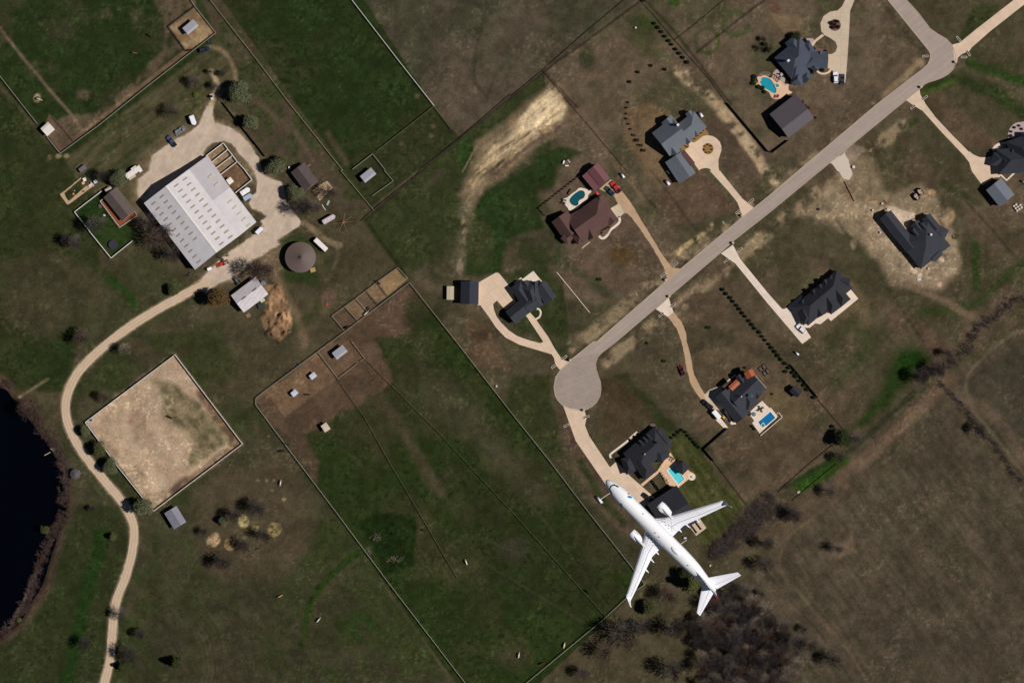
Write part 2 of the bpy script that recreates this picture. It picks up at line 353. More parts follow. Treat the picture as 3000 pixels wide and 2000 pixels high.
line(O(1300, 960, 1330, 1050, 1390, 1150, 1440, 1210), 50, (88, 66, 52), 0.6, soft=30, warp=14)
line(O(1330, 1060, 1380, 1140, 1430, 1200), 24, (40, 54, 24), 0.8, soft=14, warp=8)
poly(O(1180, 860, 1270, 860, 1270, 940, 1300, 1060, 1240, 1040, 1150, 930), (44, 54, 26), 0.75, soft=20, warp=12)
poly(O(1060, 740, 1130, 760, 1180, 850, 1100, 840), (92, 70, 48), 0.8, soft=24, warp=12)
ell(O(1100, 770)[0], 40, 24, (64, 50, 32), 0.7, warp=10)
poly(O(1030, 650, 1040, 700, 1010, 760, 990, 720), (52, 56, 32), 0.6, soft=12, warp=8)
poly(O(1640, 1000, 1900, 920, 1960, 1030, 1700, 1140), (82, 68, 50), 0.6, soft=20, warp=10)
ell(O(1860, 980)[0], 80, 40, (48, 54, 30), 0.7, ang=-0.5, warp=16, nz='n2', th=0.5)
ell(O(1690, 1080)[0], 70, 60, (46, 48, 28), 0.7, warp=16, nz='n2', th=0.5)
poly(O(1740, 900, 1800, 880, 1870, 950, 1820, 1010, 1760, 960), (98, 82, 52), 0.8, soft=16, warp=8)
poly(O(1560, 820, 1700, 790, 1790, 900, 1600, 990, 1590, 880), (96, 78, 56), 0.6, soft=20, warp=10)
line(O(1650, 880, 1730, 840), 16, (70, 60, 38), 0.5, soft=14, warp=6)
poly(O(1800, 740, 1880, 620, 1960, 650, 2000, 700, 1990, 760, 1890, 800, 1830, 790), (108, 90, 60), 0.5, soft=24, warp=12)
line(O(1900, 780, 1960, 740, 2000, 800, 1920, 880), 40, (58, 64, 34), 0.7, soft=30, warp=12)
# bright drain meadow + creek strips
poly(O(2060, 790, 2150, 800, 2140, 840, 2060, 900, 2000, 980, 1960, 990, 2020, 900), (32, 54, 20), 0.9, soft=40, warp=14)
ell(O(2090, 825)[0], 50, 34, (28, 54, 16), 0.8, ang=-0.5, warp=10)
poly(O(1820, 1100, 1930, 1040, 1958, 1052, 1945, 1070, 1850, 1130, 1820, 1125), (40, 70, 20), 0.9, soft=12, warp=5)
line(O(1800, 1120, 1960, 1030, 2100, 900), 16, (40, 48, 26), 0.7, soft=12, warp=6)
line(O(1930, 1100, 2000, 1040, 2100, 950, 2180, 870), 34, (112, 88, 66), 0.8, soft=24, warp=10)
line(O(1700, 1250, 1900, 1150, 1960, 1090), 60, (92, 74, 56), 0.5, soft=50, warp=16)
line(smooth_line(O(1950, 1095, 1930, 1140, 1850, 1200, 1800, 1250, 1795, 1310, 1850, 1380, 1960, 1510, 2000, 1580)), 9, (104, 84, 62), 0.5, soft=8, warp=4)
line(smooth_line(O(2420, 800, 2352, 760, 2270, 810, 2220, 870, 2230, 930, 2290, 1010, 2352, 1090, 2420, 1180)), 10, (112, 96, 70), 0.5, soft=8, warp=4)
line(O(1757, 1310, 1800, 1360, 1880, 1450, 1960, 1568), 4, (50, 40, 30), 0.6, soft=4, warp=2)
poly(O(1900, 1265, 1950, 1235, 1960, 1280, 1910, 1290), (120, 96, 72), 0.7, soft=16, warp=10)
line(O(2170, 890, 2290, 960, 2352, 1060), 34, (96, 78, 60), 0.7, soft=24, warp=12)
# right-hand lots
line(O(2110, 200, 2210, 180, 2290, 215, 2352, 260), 36, (40, 56, 26), 0.8, soft=26, warp=12)
line(O(2225, 145, 2352, 190), 24, (36, 62, 22), 0.9, soft=18, warp=8)
line(O(2330, 150, 2260, 160, 2200, 100), 30, (52, 62, 32), 0.5, soft=20, warp=8)
poly(O(2225, 20, 2300, 20, 2260, 70, 2200, 90), (40, 54, 26), 0.7, soft=20, warp=12)
poly(O(2120, 215, 2160, 215, 2300, 330, 2250, 350, 2200, 340), (92, 72, 52), 0.7, soft=20, warp=8)
line(O(2120, 215, 2190, 190), 12, (66, 84, 30), 0.8, soft=10, warp=4)
line(O(2060, 300, 2100, 280), 24, (40, 60, 26), 0.8, soft=16, warp=8)
line(O(2170, 420, 2250, 470), 16, (46, 58, 28), 0.7, soft=14, warp=8)
line(O(2240, 560, 2240, 660), 22, (40, 62, 24), 0.8, soft=18, warp=10)
line(O(2120, 720, 2240, 700, 2300, 640, 2352, 600), 26, (44, 62, 28), 0.7, soft=20, warp=12)
# construction site
poly(O(1830, 500, 1900, 440, 1960, 360, 2010, 380, 2040, 440, 2130, 430, 2200, 510, 2200, 620, 2160, 660, 2060, 640, 2000, 570, 1900, 500), (138, 118, 88), 0.8, soft=30, warp=14)
poly(O(1870, 470, 1930, 450, 2000, 470, 2040, 540, 2020, 580, 1960, 540, 1880, 510), (150, 128, 96), 0.6, soft=30, warp=14, nz='n2', th=0.42, sh=0.12)
for q_ in (O(1990, 380, 2000, 440, 1985, 500), O(1960, 390, 2040, 400, 2100, 430), O(1880, 470, 1960, 500, 2010, 560), O(2050, 430, 2040, 470)): line(smooth_line(q_), 5, (104, 84, 62), 0.6, soft=5, warp=3)
poly(O(1990, 480, 2050, 470, 2100, 480, 2190, 500, 2205, 600, 2150, 655, 2080, 640, 2040, 590), (150, 128, 100), 0.8, soft=20, warp=12)
poly(O(2040, 470, 2100, 490, 2090, 530, 2050, 510), (196, 172, 148), 0.85, soft=8, warp=8)
for x, y, rx, ry, c_ in ((2115, 632, 12, 8, (206, 192, 176)), (2102, 622, 10, 8, (198, 172, 142)), (2162, 595, 12, 12, (206, 176, 148)), (2150, 640, 8, 5, (200, 160, 128)),
                         (2153, 652, 16, 10, (204, 164, 132)), (2132, 635, 14, 6, (196, 160, 128)), (2092, 612, 9, 10, (196, 164, 136)), (2095, 495, 14, 14, (206, 180, 160)),
                         (2182, 495, 20, 30, (156, 128, 88)), (2140, 440, 18, 12, (168, 132, 84)), (1960, 560, 14, 20, (150, 128, 88))):
    ell(O(x, y)[0], rx, ry, c_, 0.9, warp=6)
line(smooth_line(O(2080, 650, 2150, 680, 2230, 725)), 20, (122, 98, 74), 0.8, soft=14, warp=6)
line(O(1880, 500, 1990, 480), 10, (150, 128, 92), 0.6, soft=10, warp=6)
poly(O(1905, 350, 1965, 330, 1985, 350, 1950, 410), (150, 130, 108), 0.7, soft=18, warp=10)
poly(O(2040, 740, 2060, 690, 2200, 800, 2160, 830), (88, 66, 50), 0.8, soft=10, warp=4, nz='s1', th=0.4)
# dry straw verges along the road
for pts, wd in ((O(1315, 800, 1540, 620, 1800, 420, 2080, 205, 2110, 150), 26), (O(1395, 830, 1530, 725, 1690, 595, 1880, 440, 2070, 290), 26)):
    line(pts, wd * 1.4, (150, 128, 92), 0.75, soft=20, warp=8, nz='n2', th=0.52, sh=0.1)
    line(pts, wd * 0.8, (104, 86, 66), 0.5, soft=12, warp=8, nz='n3', th=0.5, sh=0.1)
line(O(1620, 590, 1540, 650), 14, (176, 152, 104), 0.8, soft=10, warp=6, nz='n2', th=0.45)
line(O(1640, 515, 1560, 580), 14, (176, 150, 100), 0.8, soft=10, warp=6, nz='n2', th=0.45)
# dry weedy drain between lots (1640,190)-(1800,420)
line(O(1560, 160, 1600, 200, 1650, 240, 1700, 300, 1760, 390, 1800, 430), 30, (170, 144, 106), 0.85, soft=20, warp=12, nz='n2', th=0.44, sh=0.1)
line(O(1690, 300, 1740, 370, 1780, 420), 22, (176, 150, 112), 0.8, soft=12, warp=10, nz='n2', th=0.46)
# pale spoil area (1240,260)
poly(O(1200, 235, 1262, 188, 1296, 200, 1326, 248, 1318, 275, 1230, 340, 1165, 395, 1115, 440, 1085, 480, 1060, 450, 1082, 380, 1100, 325), (130, 108, 78), 0.8, soft=26, warp=9)
poly(O(1205, 245, 1262, 198, 1290, 205, 1316, 248, 1306, 272, 1220, 325, 1150, 380, 1110, 425, 1080, 450, 1085, 395, 1110, 345), (160, 134, 98), 0.7, soft=14, warp=10, nz='n2', th=0.42)
poly(O(1222, 240, 1262, 205, 1285, 225, 1308, 245, 1290, 275, 1225, 300, 1180, 310, 1190, 280), (206, 178, 132), 0.95, soft=14, warp=6)
poly(O(1222, 240, 1262, 205, 1285, 225, 1308, 245, 1225, 305, 1130, 380, 1120, 350), (206, 180, 138), 0.7, soft=8, warp=8, nz='s2', th=0.48, sh=0.08)
line(O(1190, 300, 1150, 345, 1110, 385, 1085, 420), 20, (188, 162, 114), 0.65, soft=8, warp=8, nz='s2', th=0.42)
poly(O(1285, 200, 1318, 240, 1326, 262, 1310, 262, 1296, 230), (86, 66, 50), 0.8, soft=6, warp=6)
line(O(1310, 275, 1220, 335, 1130, 400), 12, (96, 74, 60), 0.8, soft=8, warp=6)
line(O(1080, 460, 1066, 520, 1060, 570, 1045, 640), 36, (112, 98, 72), 0.65, soft=30, warp=12, nz='n2', th=0.46, sh=0.12)
line(O(1075, 470, 1064, 540), 12, (150, 128, 92), 0.6, soft=10, warp=10, nz='n3', th=0.45)
ell(O(1100, 560)[0], 60, 90, (74, 72, 44), 0.5, warp=20)
line(O(1095, 335, 1062, 395), 4, (128, 104, 84), 0.9, soft=3, warp=1)
ell(O(1055, 610)[0], 14, 30, (140, 120, 96), 0.7, warp=6)
# barnyard surroundings
line(smooth_line(O(330, 490, 340, 390, 380, 350, 440, 310, 520, 310, 570, 380, 610, 420, 640, 500, 620, 600, 540, 620, 480, 640)), 60, (128, 108, 78), 0.5, soft=50, warp=12)
line(smooth_line(O(487, 285, 484, 250, 490, 225, 500, 200, 492, 175, 485, 165)), 14, (176, 150, 112), 0.9, soft=9, warp=4)
line(smooth_line(O(495, 225, 520, 205, 540, 185, 538, 160, 520, 125, 490, 108, 475, 112)), 12, (128, 106, 76), 0.7, soft=9, warp=3)
line(smooth_line(O(700, 510, 740, 545, 765, 560, 780, 565)), 16, (140, 118, 84), 0.8, soft=10, warp=4, nz='s1', th=0.42)
line(smooth_line(O(770, 565, 775, 590, 760, 620)), 10, (112, 98, 70), 0.5, soft=9, warp=6)
line(smooth_line(O(595, 590, 640, 640, 665, 690, 690, 740, 700, 790)), 22, (112, 92, 64), 0.8, soft=16, warp=6)
poly(O(640, 560, 680, 530, 740, 560, 760, 620, 720, 660, 660, 650), (40, 58, 26), 0.8, soft=16, warp=8)
poly(O(215, 640, 330, 560, 450, 640, 500, 680, 300, 780, 190, 800), (58, 62, 34), 0.7, soft=30, warp=14)
line(O(250, 640, 300, 680, 310, 700), 26, (28, 60, 18), 0.7, soft=22, warp=10)
poly(O(175, 485, 240, 430, 320, 540, 255, 592), (34, 56, 22), 0.85, soft=8, warp=4)
poly(O(10, 600, 120, 560, 260, 700, 100, 780, 0, 740), (74, 64, 44), 0.55, soft=50, warp=20)
poly(O(320, 770, 500, 740, 560, 850, 420, 900), (48, 58, 28), 0.7, soft=30, warp=16)
line(O(300, 900, 350, 860, 420, 810), 26, (76, 66, 44), 0.6, soft=20, warp=8)
line(smooth_line(O(585, 800, 540, 850, 560, 930, 600, 990)), 18, (70, 64, 38), 0.5, soft=14, warp=8)
line(O(730, 590, 760, 670, 740, 720, 700, 760), 30, (96, 80, 56), 0.5, soft=26, warp=14)
line(O(640, 780, 720, 720, 760, 650), 30, (42, 60, 24), 0.5, soft=26, warp=12)
# orange eroded bank by the white shed
poly(O(612, 655, 650, 650, 655, 690, 672, 735, 668, 760, 640, 788, 610, 765, 598, 730, 622, 700), (134, 100, 68), 0.95, soft=8, warp=7)
poly(O(620, 665, 648, 680, 660, 730, 655, 760, 635, 730, 640, 700), (168, 124, 80), 0.8, soft=6, warp=8, nz='n3', th=0.5, sh=0.1)
poly(O(605, 690, 640, 655, 660, 690, 672, 735, 668, 760, 640, 788, 610, 765), (180, 134, 88), 0.7, soft=6, warp=8, nz='n2', th=0.55, sh=0.06)
poly(O(600, 720, 640, 720, 640, 770, 612, 765), (96, 78, 60), 0.7, soft=10, warp=10, nz='n2', th=0.5)
line(O(612, 660, 632, 690), 26, (150, 118, 78), 0.6, soft=18, warp=8)
# sheds' dirt pens
poly(O(388, 62, 447, 17, 495, 76, 430, 118), (132, 104, 68), 0.95, soft=3, warp=1)
poly(O(388, 62, 447, 17, 495, 76, 430, 118), (158, 132, 92), 0.7, soft=3, warp=1, nz='n2', th=0.5)
poly(O(345, 0, 445, -20, 445, 16, 390, 60, 425, 112, 320, 195, 200, 290, 140, 340, 110, 300, 140, 265, 215, 260, 300, 190, 380, 120, 380, 50), (98, 80, 60), 0.75, soft=12, warp=10, nz='n2', th=0.40, sh=0.14)
line(O(440, 108, 140, 342), 12, (118, 92, 66), 0.9, soft=8, warp=2)
poly(O(112, 262, 175, 322, 138, 350, 100, 302), (98, 78, 58), 0.95, soft=4, warp=2)
line(O(0, 65, 100, 190, 160, 260, 190, 300), 8, (116, 94, 72), 0.8, soft=6, warp=3)
ell(O(85, 226)[0], 13, 17, (158, 138, 92), 0.9, warp=4)
ell(O(192, 222)[0], 34, 22, (98, 80, 60), 0.6, warp=18, nz='n3', th=0.4, sh=0.2)
ell(O(95, 160)[0], 60, 40, (80, 72, 48), 0.5, warp=20, nz='n2')
ell(O(270, 40)[0], 90, 40, (78, 72, 48), 0.5, warp=24, nz='n2')
for x, y in ((135, 358), (152, 358)): ell(O(x, y)[0], 12, 9, (150, 130, 90), 0.8, warp=5)
ell(O(115, 360)[0], 10, 12, (128, 112, 72), 0.5, warp=6)
# pens by the barn and east pens
poly(T('A0', 1895, 1435, 2053, 1315, 2180, 1485, 2352, 1700) + T('B0', 2315, 82, 2165, 205), (112, 84, 58), 0.98, soft=3, warp=0)
poly(T('A0', 1895, 1435, 2053, 1315, 2180, 1485, 2010, 1600), (142, 114, 82), 0.9, soft=3, warp=0)
poly(O(734, 668, 760, 660, 775, 680, 768, 697, 740, 703), (92, 72, 54), 0.98, soft=4, warp=3)
PE = T('B1', 1305, 890, 1395, 990, 820, 1465, 700, 1335)
poly(PE, (118, 92, 64), 0.98, soft=3, warp=0)
poly(T('B1', 700, 1335, 820, 1255, 935, 1380, 820, 1465), (88, 68, 50), 0.98, soft=3, warp=1)
poly(T('B1', 920, 1175, 1015, 1110, 1120, 1230, 1040, 1300), (96, 78, 60), 0.95, soft=3, warp=1)
poly(T('B1', 1120, 1020, 1305, 890, 1395, 990, 1210, 1150), (140, 112, 72), 0.9, soft=3, warp=1)
poly(T('C1', 0, 580, 0, 525, 700, 0, 870, 0, 1000, 155, 265, 700, 105, 480), (102, 78, 56), 0.97, soft=6, warp=4)
poly(T('C1', 100, 480, 560, 105, 740, 330, 265, 690), (112, 86, 60), 0.9, soft=6, warp=3)
ell(T('C1', 585, 185)[0], 14, 10, (110, 74, 32), 0.9, warp=6)
poly(T('C1', 440, 110, 730, 330, 600, 420, 400, 260), (92, 70, 50), 0.5, soft=12, warp=10)
ell(T('C1', 645, 800)[0], 18, 15, (84, 62, 44), 0.8, warp=3)
# riding arena (sandy)
AR = T('C0', 1610, 122, 2230, 940, 1415, 1555, 785, 742)
poly(AR, (186, 156, 124), 0.98, soft=4, warp=1)
poly(T('C0', 1400, 380, 1620, 400, 2060, 760, 2160, 930, 1700, 1180, 1740, 940, 1560, 720), (112, 102, 68), 0.95, soft=30, warp=14)
poly(T('C0', 1400, 380, 1620, 400, 2060, 760, 2160, 930, 1700, 1180, 1740, 940, 1560, 720), (86, 82, 50), 0.6, soft=30, warp=14, nz='s1', th=0.5)
line(T('C0', 1830, 480, 2060, 790, 2170, 920), 20, (96, 66, 42), 0.85, soft=14, warp=5)
line(T('C0', 2200, 930, 1990, 1090, 1600, 1370), 22, (124, 98, 72), 0.85, soft=14, warp=5)
line(T('C0', 1700, 1270, 1580, 1370), 22, (98, 76, 58), 0.8, soft=14, warp=6)
ell(T('C0', 1260, 740)[0], 36, 46, (150, 122, 94), 0.8, warp=12); ell(T('C0', 1320, 870)[0], 50, 34, (152, 126, 98), 0.6, warp=14)
line(T('C0', 930, 900, 1080, 1030), 16, (150, 124, 98), 0.7, soft=12, warp=6)
line(T('C0', 1100, 540, 1600, 160), 30, (158, 136, 106), 0.6, soft=24, warp=10, nz='n2', th=0.5)
line(T('C0', 1240, 1150, 1330, 1240), 10, (128, 104, 80), 0.7, soft=8, warp=4)
poly(T('C0', 1330, 1400, 1530, 1340, 1560, 1450, 1420, 1550), (136, 116, 84), 0.7, soft=12, warp=8)
poly(AR, (150, 122, 92), 0.35, soft=4, warp=1, nz='n3', th=0.55)
# gazebo path, lake bank
LAKE = smooth_line(O(-80, 880, 0, 893, 24, 915, 50, 945, 82, 985, 112, 1030, 138, 1075, 148, 1120, 146, 1180, 128, 1235, 110, 1290, 92, 1345, 62, 1395, 36, 1435, 0, 1462, -80, 1500), 5)
line(LAKE, 52, (78, 60, 46), 0.8, soft=30, warp=14)
line(O(110, 870, 45, 912), 8, (120, 102, 70), 0.7, soft=6, warp=3); ell(O(44, 912)[0], 8, 6, (166, 148, 108), 0.9)
line(O(125, 955, 150, 935), 8, (104, 84, 64), 0.5, soft=6, warp=3)
line(O(0, 870, 20, 905), 30, (92, 70, 52), 0.7, soft=20, warp=8)
# gravel lane shoulders
LANE = smooth_line(T('O', 475, 645, 430, 672, 370, 706, 310, 742, 260, 778, 205, 826, 170, 870, 152, 920, 154, 965, 172, 1010, 205, 1060, 246, 1110, 275, 1145, 297, 1180, 308, 1215, 304, 1265, 290, 1320, 270, 1370, 262, 1410, 256, 1470, 252, 1520, 240, 1568, 228, 1610), 5)
line(LANE, 34, (92, 82, 56), 0.5, soft=12, warp=5)
line(LANE, 28, (168, 144, 114), 0.85, soft=6, warp=3)
YARD = O(317, 412, 342, 392, 350, 357, 370, 342, 405, 319, 435, 304, 457, 287, 467, 262, 474, 242, 490, 245, 489, 265, 495, 283, 525, 291, 550, 307, 565, 322, 584, 347, 595, 364, 607, 403,
         628, 412, 645, 418, 655, 438, 658, 462, 682, 497, 692, 508, 688, 520, 660, 536, 638, 552, 640, 562, 613, 578, 590, 592, 575, 606, 553, 620, 541, 636, 505, 650, 488, 662, 474, 672, 452, 662, 462, 641, 474, 626, 505, 596, 522, 582, 545, 566,
         588, 534, 602, 515, 598, 507, 612, 497, 600, 486, 580, 478, 572, 466, 580, 448, 589, 440, 590, 418, 583, 394, 569, 373, 547, 350, 532, 332, 514, 324, 490, 328, 478, 334, 466, 352, 474, 360, 432, 392, 382, 430, 334, 464, 318, 452)
poly(YARD, (182, 160, 134), 0.95, soft=9, warp=5)
poly(YARD, (150, 128, 100), 0.5, soft=30, warp=8, nz='n2', th=0.5)
# orchard rings of dry hay
for x, y, rx, c_ in ((415, 930, 23, (196, 158, 108)), (745, 1005, 20, (160, 124, 74)), (995, 575, 20, (156, 140, 84)), (1600, 735, 24, (150, 130, 76)), (1215, 700, 14, (128, 112, 62)), (1010, 870, 6, (150, 124, 66)), (1785, 148, 7, (130, 120, 72))):
    ell(T('Zo', x, y)[0], rx, rx, c_, 0.95, soft=0.25, warp=6, nz='n3', th=0.36, sh=0.2)
for x, y in ((95, 1275), (150, 1370), (260, 1450), (20, 1275), (120, 865), (160, 1270)): ell(T('C1', x, y)[0], 5, 5, (130, 118, 74), 0.8, warp=3)
# fairy rings
cc = T('A2', 1790, 375)[0]; line([(cc[0] + 35 * math.cos(t), cc[1] + 35 * math.sin(t)) for t in np.linspace(-0.6, 2.4, 12)], 9, (44, 72, 22), 0.8, soft=8, warp=3)
line([(cc[0] + 35 * math.cos(t), cc[1] + 35 * math.sin(t)) for t in np.linspace(2.4, 5.7, 12)], 12, (60, 70, 36), 0.6, soft=10, warp=3)
cc = T('A2', 2060, 220)[0]; line([(cc[0] + 36 * math.cos(t), cc[1] + 32 * math.sin(t)) for t in np.linspace(0.3, 5.2, 16)], 20, (58, 70, 38), 0.75, soft=12, warp=4)
ell(T('A2', 1490, 30)[0], 22, 16, (40, 74, 22), 0.8); ell(T('A2', 1200, 230)[0], 60, 45, (56, 66, 34), 0.75, warp=16); ell(T('A2', 700, 530)[0], 34, 46, (54, 60, 34), 0.8, warp=12)
line(T('A2', 1100, 360, 1400, 540), 24, (70, 76, 36), 0.6, soft=20, warp=10)
line(T('A1', 2000, 0, 2100, 130, 2000, 560, 2010, 760, 2130, 900), 10, (56, 54, 38), 0.7, soft=9, warp=4)
line(T('A1', 2352, 520, 2200, 680, 2130, 900), 9, (62, 58, 40), 0.6, soft=9, warp=4)
for pts in (T('A1', 350, 1200, 600, 1600), T('A1', 650, 1220, 830, 1500), T('A1', 0, 900, 300, 1200)): line(pts, 16, (96, 76, 58), 0.5, soft=14, warp=6)
for x, y in ((1640, 1165), (1610, 1250), (1470, 880), (1340, 1320)): ell(T('A1', x, y)[0], 12, 9, (98, 80, 58), 0.7, warp=8)
ell(T('A3', 60, 60)[0], 40, 20, (92, 60, 46), 0.7, ang=0.8, warp=8)
poly(T('A3', 0, 130, 300, 130, 330, 240, 190, 330, 60, 200), (120, 98, 66), 0.7, soft=14, warp=6, nz='s1', th=0.4)
# lines of dark worn grass under fences
for pts in (O(1475, 0, 1250, 165, 1056, 316), O(1056, 316, 840, 505), O(1252, 168, 1330, 252, 1420, 385, 1505, 475), O(1480, 0, 1545, 68, 1640, 190, 1680, 240), O(1756, 0, 1600, 120), O(840, 505, 930, 628)):
    line(pts, 7, (44, 38, 32), 0.75, soft=5, warp=2)
line(O(1330, 252, 1420, 385, 1480, 455), 16, (112, 90, 68), 0.6, soft=12, warp=5)
for pts in (O(833, 830, 900, 950, 980, 1060, 1100, 1280), O(940, 860, 1090, 1030, 1240, 1180, 1400, 1400), O(1110, 1290, 1340, 1430)): line(pts, 5, (62, 62, 40), 0.6, soft=4, warp=1)
line(O(838, 506, 930, 630), 14, (34, 46, 22), 0.7, soft=10, warp=3); line(O(1125, 640, 1060, 320), 0.1, GD, 0.0)
for pts in (T('B2', 1280, 0, 1750, 620),): line(pts, 8, (58, 50, 38), 0.5, soft=6, warp=4)
line(T('B3', 630, 450, 1100, 1080, 1420, 1568), 10, (52, 56, 32), 0.6, soft=9, warp=4)
line(T('B3', 1830, 290, 2352, 880), 7, (52, 46, 34), 0.6, soft=6, warp=3)
line(T('A3', 1030, 0, 1250, 280, 1440, 520), 16, (66, 54, 42), 0.6, soft=12, warp=8)
line(T('A3', 960, 960, 1400, 560), 14, (150, 122, 88), 0.5, soft=10, warp=8, nz='n2', th=0.45)
# overall mottling
ALLM = (slice(0, NY), slice(0, NX))
mult = 0.84 + 0.32 * sst(0.3, 0.7, N2)
mult = mult * (0.85 + 0.30 * sst(0.25, 0.75, N3)) * (0.92 + 0.16 * N1)
CL = vnoise(XX, YY, 1.5, 501) * 0.6 + vnoise(XX, YY, 0.8, 502) * 0.4
grn = sst(0.9, 1.25, col[..., 1] / (col[..., 0] + 1e-4)); dark_ = sst(0.56, 0.66, CL) * sst(0.46, 0.6, N2) * grn
mult = mult * (1 - 0.38 * dark_)
spk = sst(0.70, 0.80, vnoise(XX, YY, 0.9, 503)) * sst(0.5, 0.62, fbm(XX, YY, 12, 504, 4)); mult = mult * (1 + 0.55 * spk)
TRK = np.abs(fbm(_a / 3 + WU * 20, _b + WV * 20, 9, 505, 3) - 0.5); mult = mult * (1 + 0.16 * (1 - sst(0.0, 0.012, TRK)))
col *= mult[..., None]
lum_ = col.mean(-1, keepdims=True); col = lum_ + (col - lum_) * (0.78 + 0.16 * grn[..., None]); col *= np.array([1.02, 1.06, 1.04], np.float32); col = np.clip(col, 0.003, 1)
# relief -------------------------------------------------------------------
def dig(pts, depth, soft, warp=0):
    w_, m = m_poly(pts, soft, warp); Z[w_] = Z[w_] * (1 - m) + (-depth) * m
def ditch(pts, wd, depth):
    w_, m = m_line(pts, wd, wd * 0.9, 2); Z[w_] = np.minimum(Z[w_], -depth * m)
dig(LAKE[::-1], 2.2, 34, 4)
w_, m = m_poly(O(605, 690, 640, 655, 660, 690, 672, 735, 668, 760, 640, 788, 610, 765, 598, 730), 16, 8)
Z[w_] += m * (3.2 * np.abs(N2[w_] - 0.5) * 4 * (0.4 + N3[w_]) - 0.3)
w_, m = m_poly(O(1215, 235, 1270, 195, 1318, 245, 1220, 330, 1110, 410, 1075, 470, 1090, 380), 14, 8)
Z[w_] += m * ((ST2[w_] - 0.5) * 2.6 + (N3[w_] - 0.5) * 0.8)
w_, m = m_poly(T('B3', 1700, 350, 1790, 520, 1760, 620, 1640, 560, 1560, 430), 14, 6)
Z[w_] += m * (N2[w_] * 2.2)
for x, y, r_, h_ in ((1220, 870, 12, 0.9), (1640, 795, 14, 0.9), (1565, 1040, 15, 0.5), (1290, 340, 14, 0.7)):
    w_, m = m_ell(T('B3', x, y)[0], r_, r_, 0, 0.9, 3); Z[w_] += m * h_
POOL_HOLES = []
# ------------------------------------------------------------------ pools are dug before the ground sheet is made
M_CONC = mat('pale_concrete', (222, 196, 170), 0.9, 0.05, 1.2, stain=0.10, joints=(4.6, R(37)))
M_CONC2 = mat('white_concrete', (232, 214, 196), 0.9, 0.05, 1.2, stain=0.08, joints=(4.2, R(37)))
M_CONC3 = mat('grey_concrete', (206, 186, 162), 0.9, 0.06, 1.0, stain=0.10, joints=(3.8, R(0)))
M_ROAD = mat('worn_asphalt', (168, 152, 141), 0.92, 0.05, 0.9, stain=0.07, bump=0.1, streak=(R(37), 0.10))
M_CUL = mat('worn_asphalt_turning', (160, 145, 134), 0.92, 0.06, 0.9, stain=0.10, bump=0.1, streak=(R(20), 0.06))
M_GRAV = mat('crushed_gravel', (198, 178, 158), 0.95, 0.12, 2.4, stain=0.2, bump=0.3, streak=(R(60), 0.08))
M_LANE = mat('lane_gravel', (204, 180, 154), 0.95, 0.08, 1.2, stain=0.08, bump=0.2)
M_RUT = mat('lane_rut', (194, 166, 136), 0.95, 0.08, 1.2, stain=0.08, bump=0.2)
M_TANDRIVE = mat('tan_gravel_drive', (190, 160, 128), 0.95, 0.10, 2.0, stain=0.12, bump=0.3)
M_PAVER = mat('pink_paver', (228, 190, 156), 0.85, 0.07, 3.0, stain=0.06, joints=(1.3, R(37)))
M_LAV = mat('lavender_paver', (178, 158, 156), 0.85, 0.06, 3.0)
M_MULCH = mat('brown_mulch', (110, 88, 76), 0.95, 0.25, 3.0, bump=0.4)
M_MULCH2 = mat('tan_mulch', (146, 112, 66), 0.95, 0.25, 3.0, bump=0.4)
M_COPE = mat('white_coping', (240, 226, 212), 0.8, 0.04, 3.0)
def Wp(pts): return [(W(p).x, W(p).y) for p in pts]
def jitter(pts, step=1.2, amp=0.35, seed=3):
    """world outline, resampled and roughened like a gravel edge"""
    rr = random.Random(seed); out = []
    for i in range(len(pts)):
        a = Vector(pts[i]); b = Vector(pts[(i + 1) % len(pts)]); L = (b - a).length; k = max(1, int(L / step))
        nrm = Vector((-(b - a).y, (b - a).x)).normalized() if L else Vector((0, 0))
        for j in range(k):
            p = a.lerp(b, j / k) + nrm * rr.uniform(-amp, amp); out.append((p.x, p.y))
    return out
def slab(name, pts, z, m, jit=0, label=None, depth=0.35, seed=3):
    q = Wp(pts)
    if jit: q = jitter(q, 1.1, jit, seed)
    return struct(name, MB().prism(q, z - depth, z), m, label=label)
def ribbon(pts, wd):
    """plan polygon around a centre line, wd in px"""
    P = [Vector(p) for p in pts]; L = []; Rr = []
    for i, p in enumerate(P):
        d = (P[min(i + 1, len(P) - 1)] - P[max(i - 1, 0)]).normalized(); n = Vector((d.y, -d.x)) * wd / 2
        L.append(tuple(p + n)); Rr.append(tuple(p - n))
    return L + Rr[::-1]
def slab_hole(name, outer, hole, z, m, depth=0.5, label=None):
    o = [Vector((p[0], p[1], 0)) for p in Wp(outer)]; h = [Vector((p[0], p[1], 0)) for p in Wp(hole)]
    tri = geometry.tessellate_polygon([o, h]); allp = o + h; mb = MB(); n = len(allp)
    def up(t):
        A, B, C = (allp[i] for i in t); return tuple(t) if (B - A).cross(C - A).z > 0 else tuple(t)[::-1]
    vs = [(p.x, p.y, z) for p in allp] + [(p.x, p.y, z - depth) for p in allp]
    fs = [up(t) for t in tri]
    for loop in (list(range(len(o))), list(range(len(o), n))):
        for i in range(len(loop)):
            a, b = loop[i], loop[(i + 1) % len(loop)]; fs.append((a, b, b + n, a + n))
    mb.add(vs, fs)
    return struct(name, mb, m, label=label)
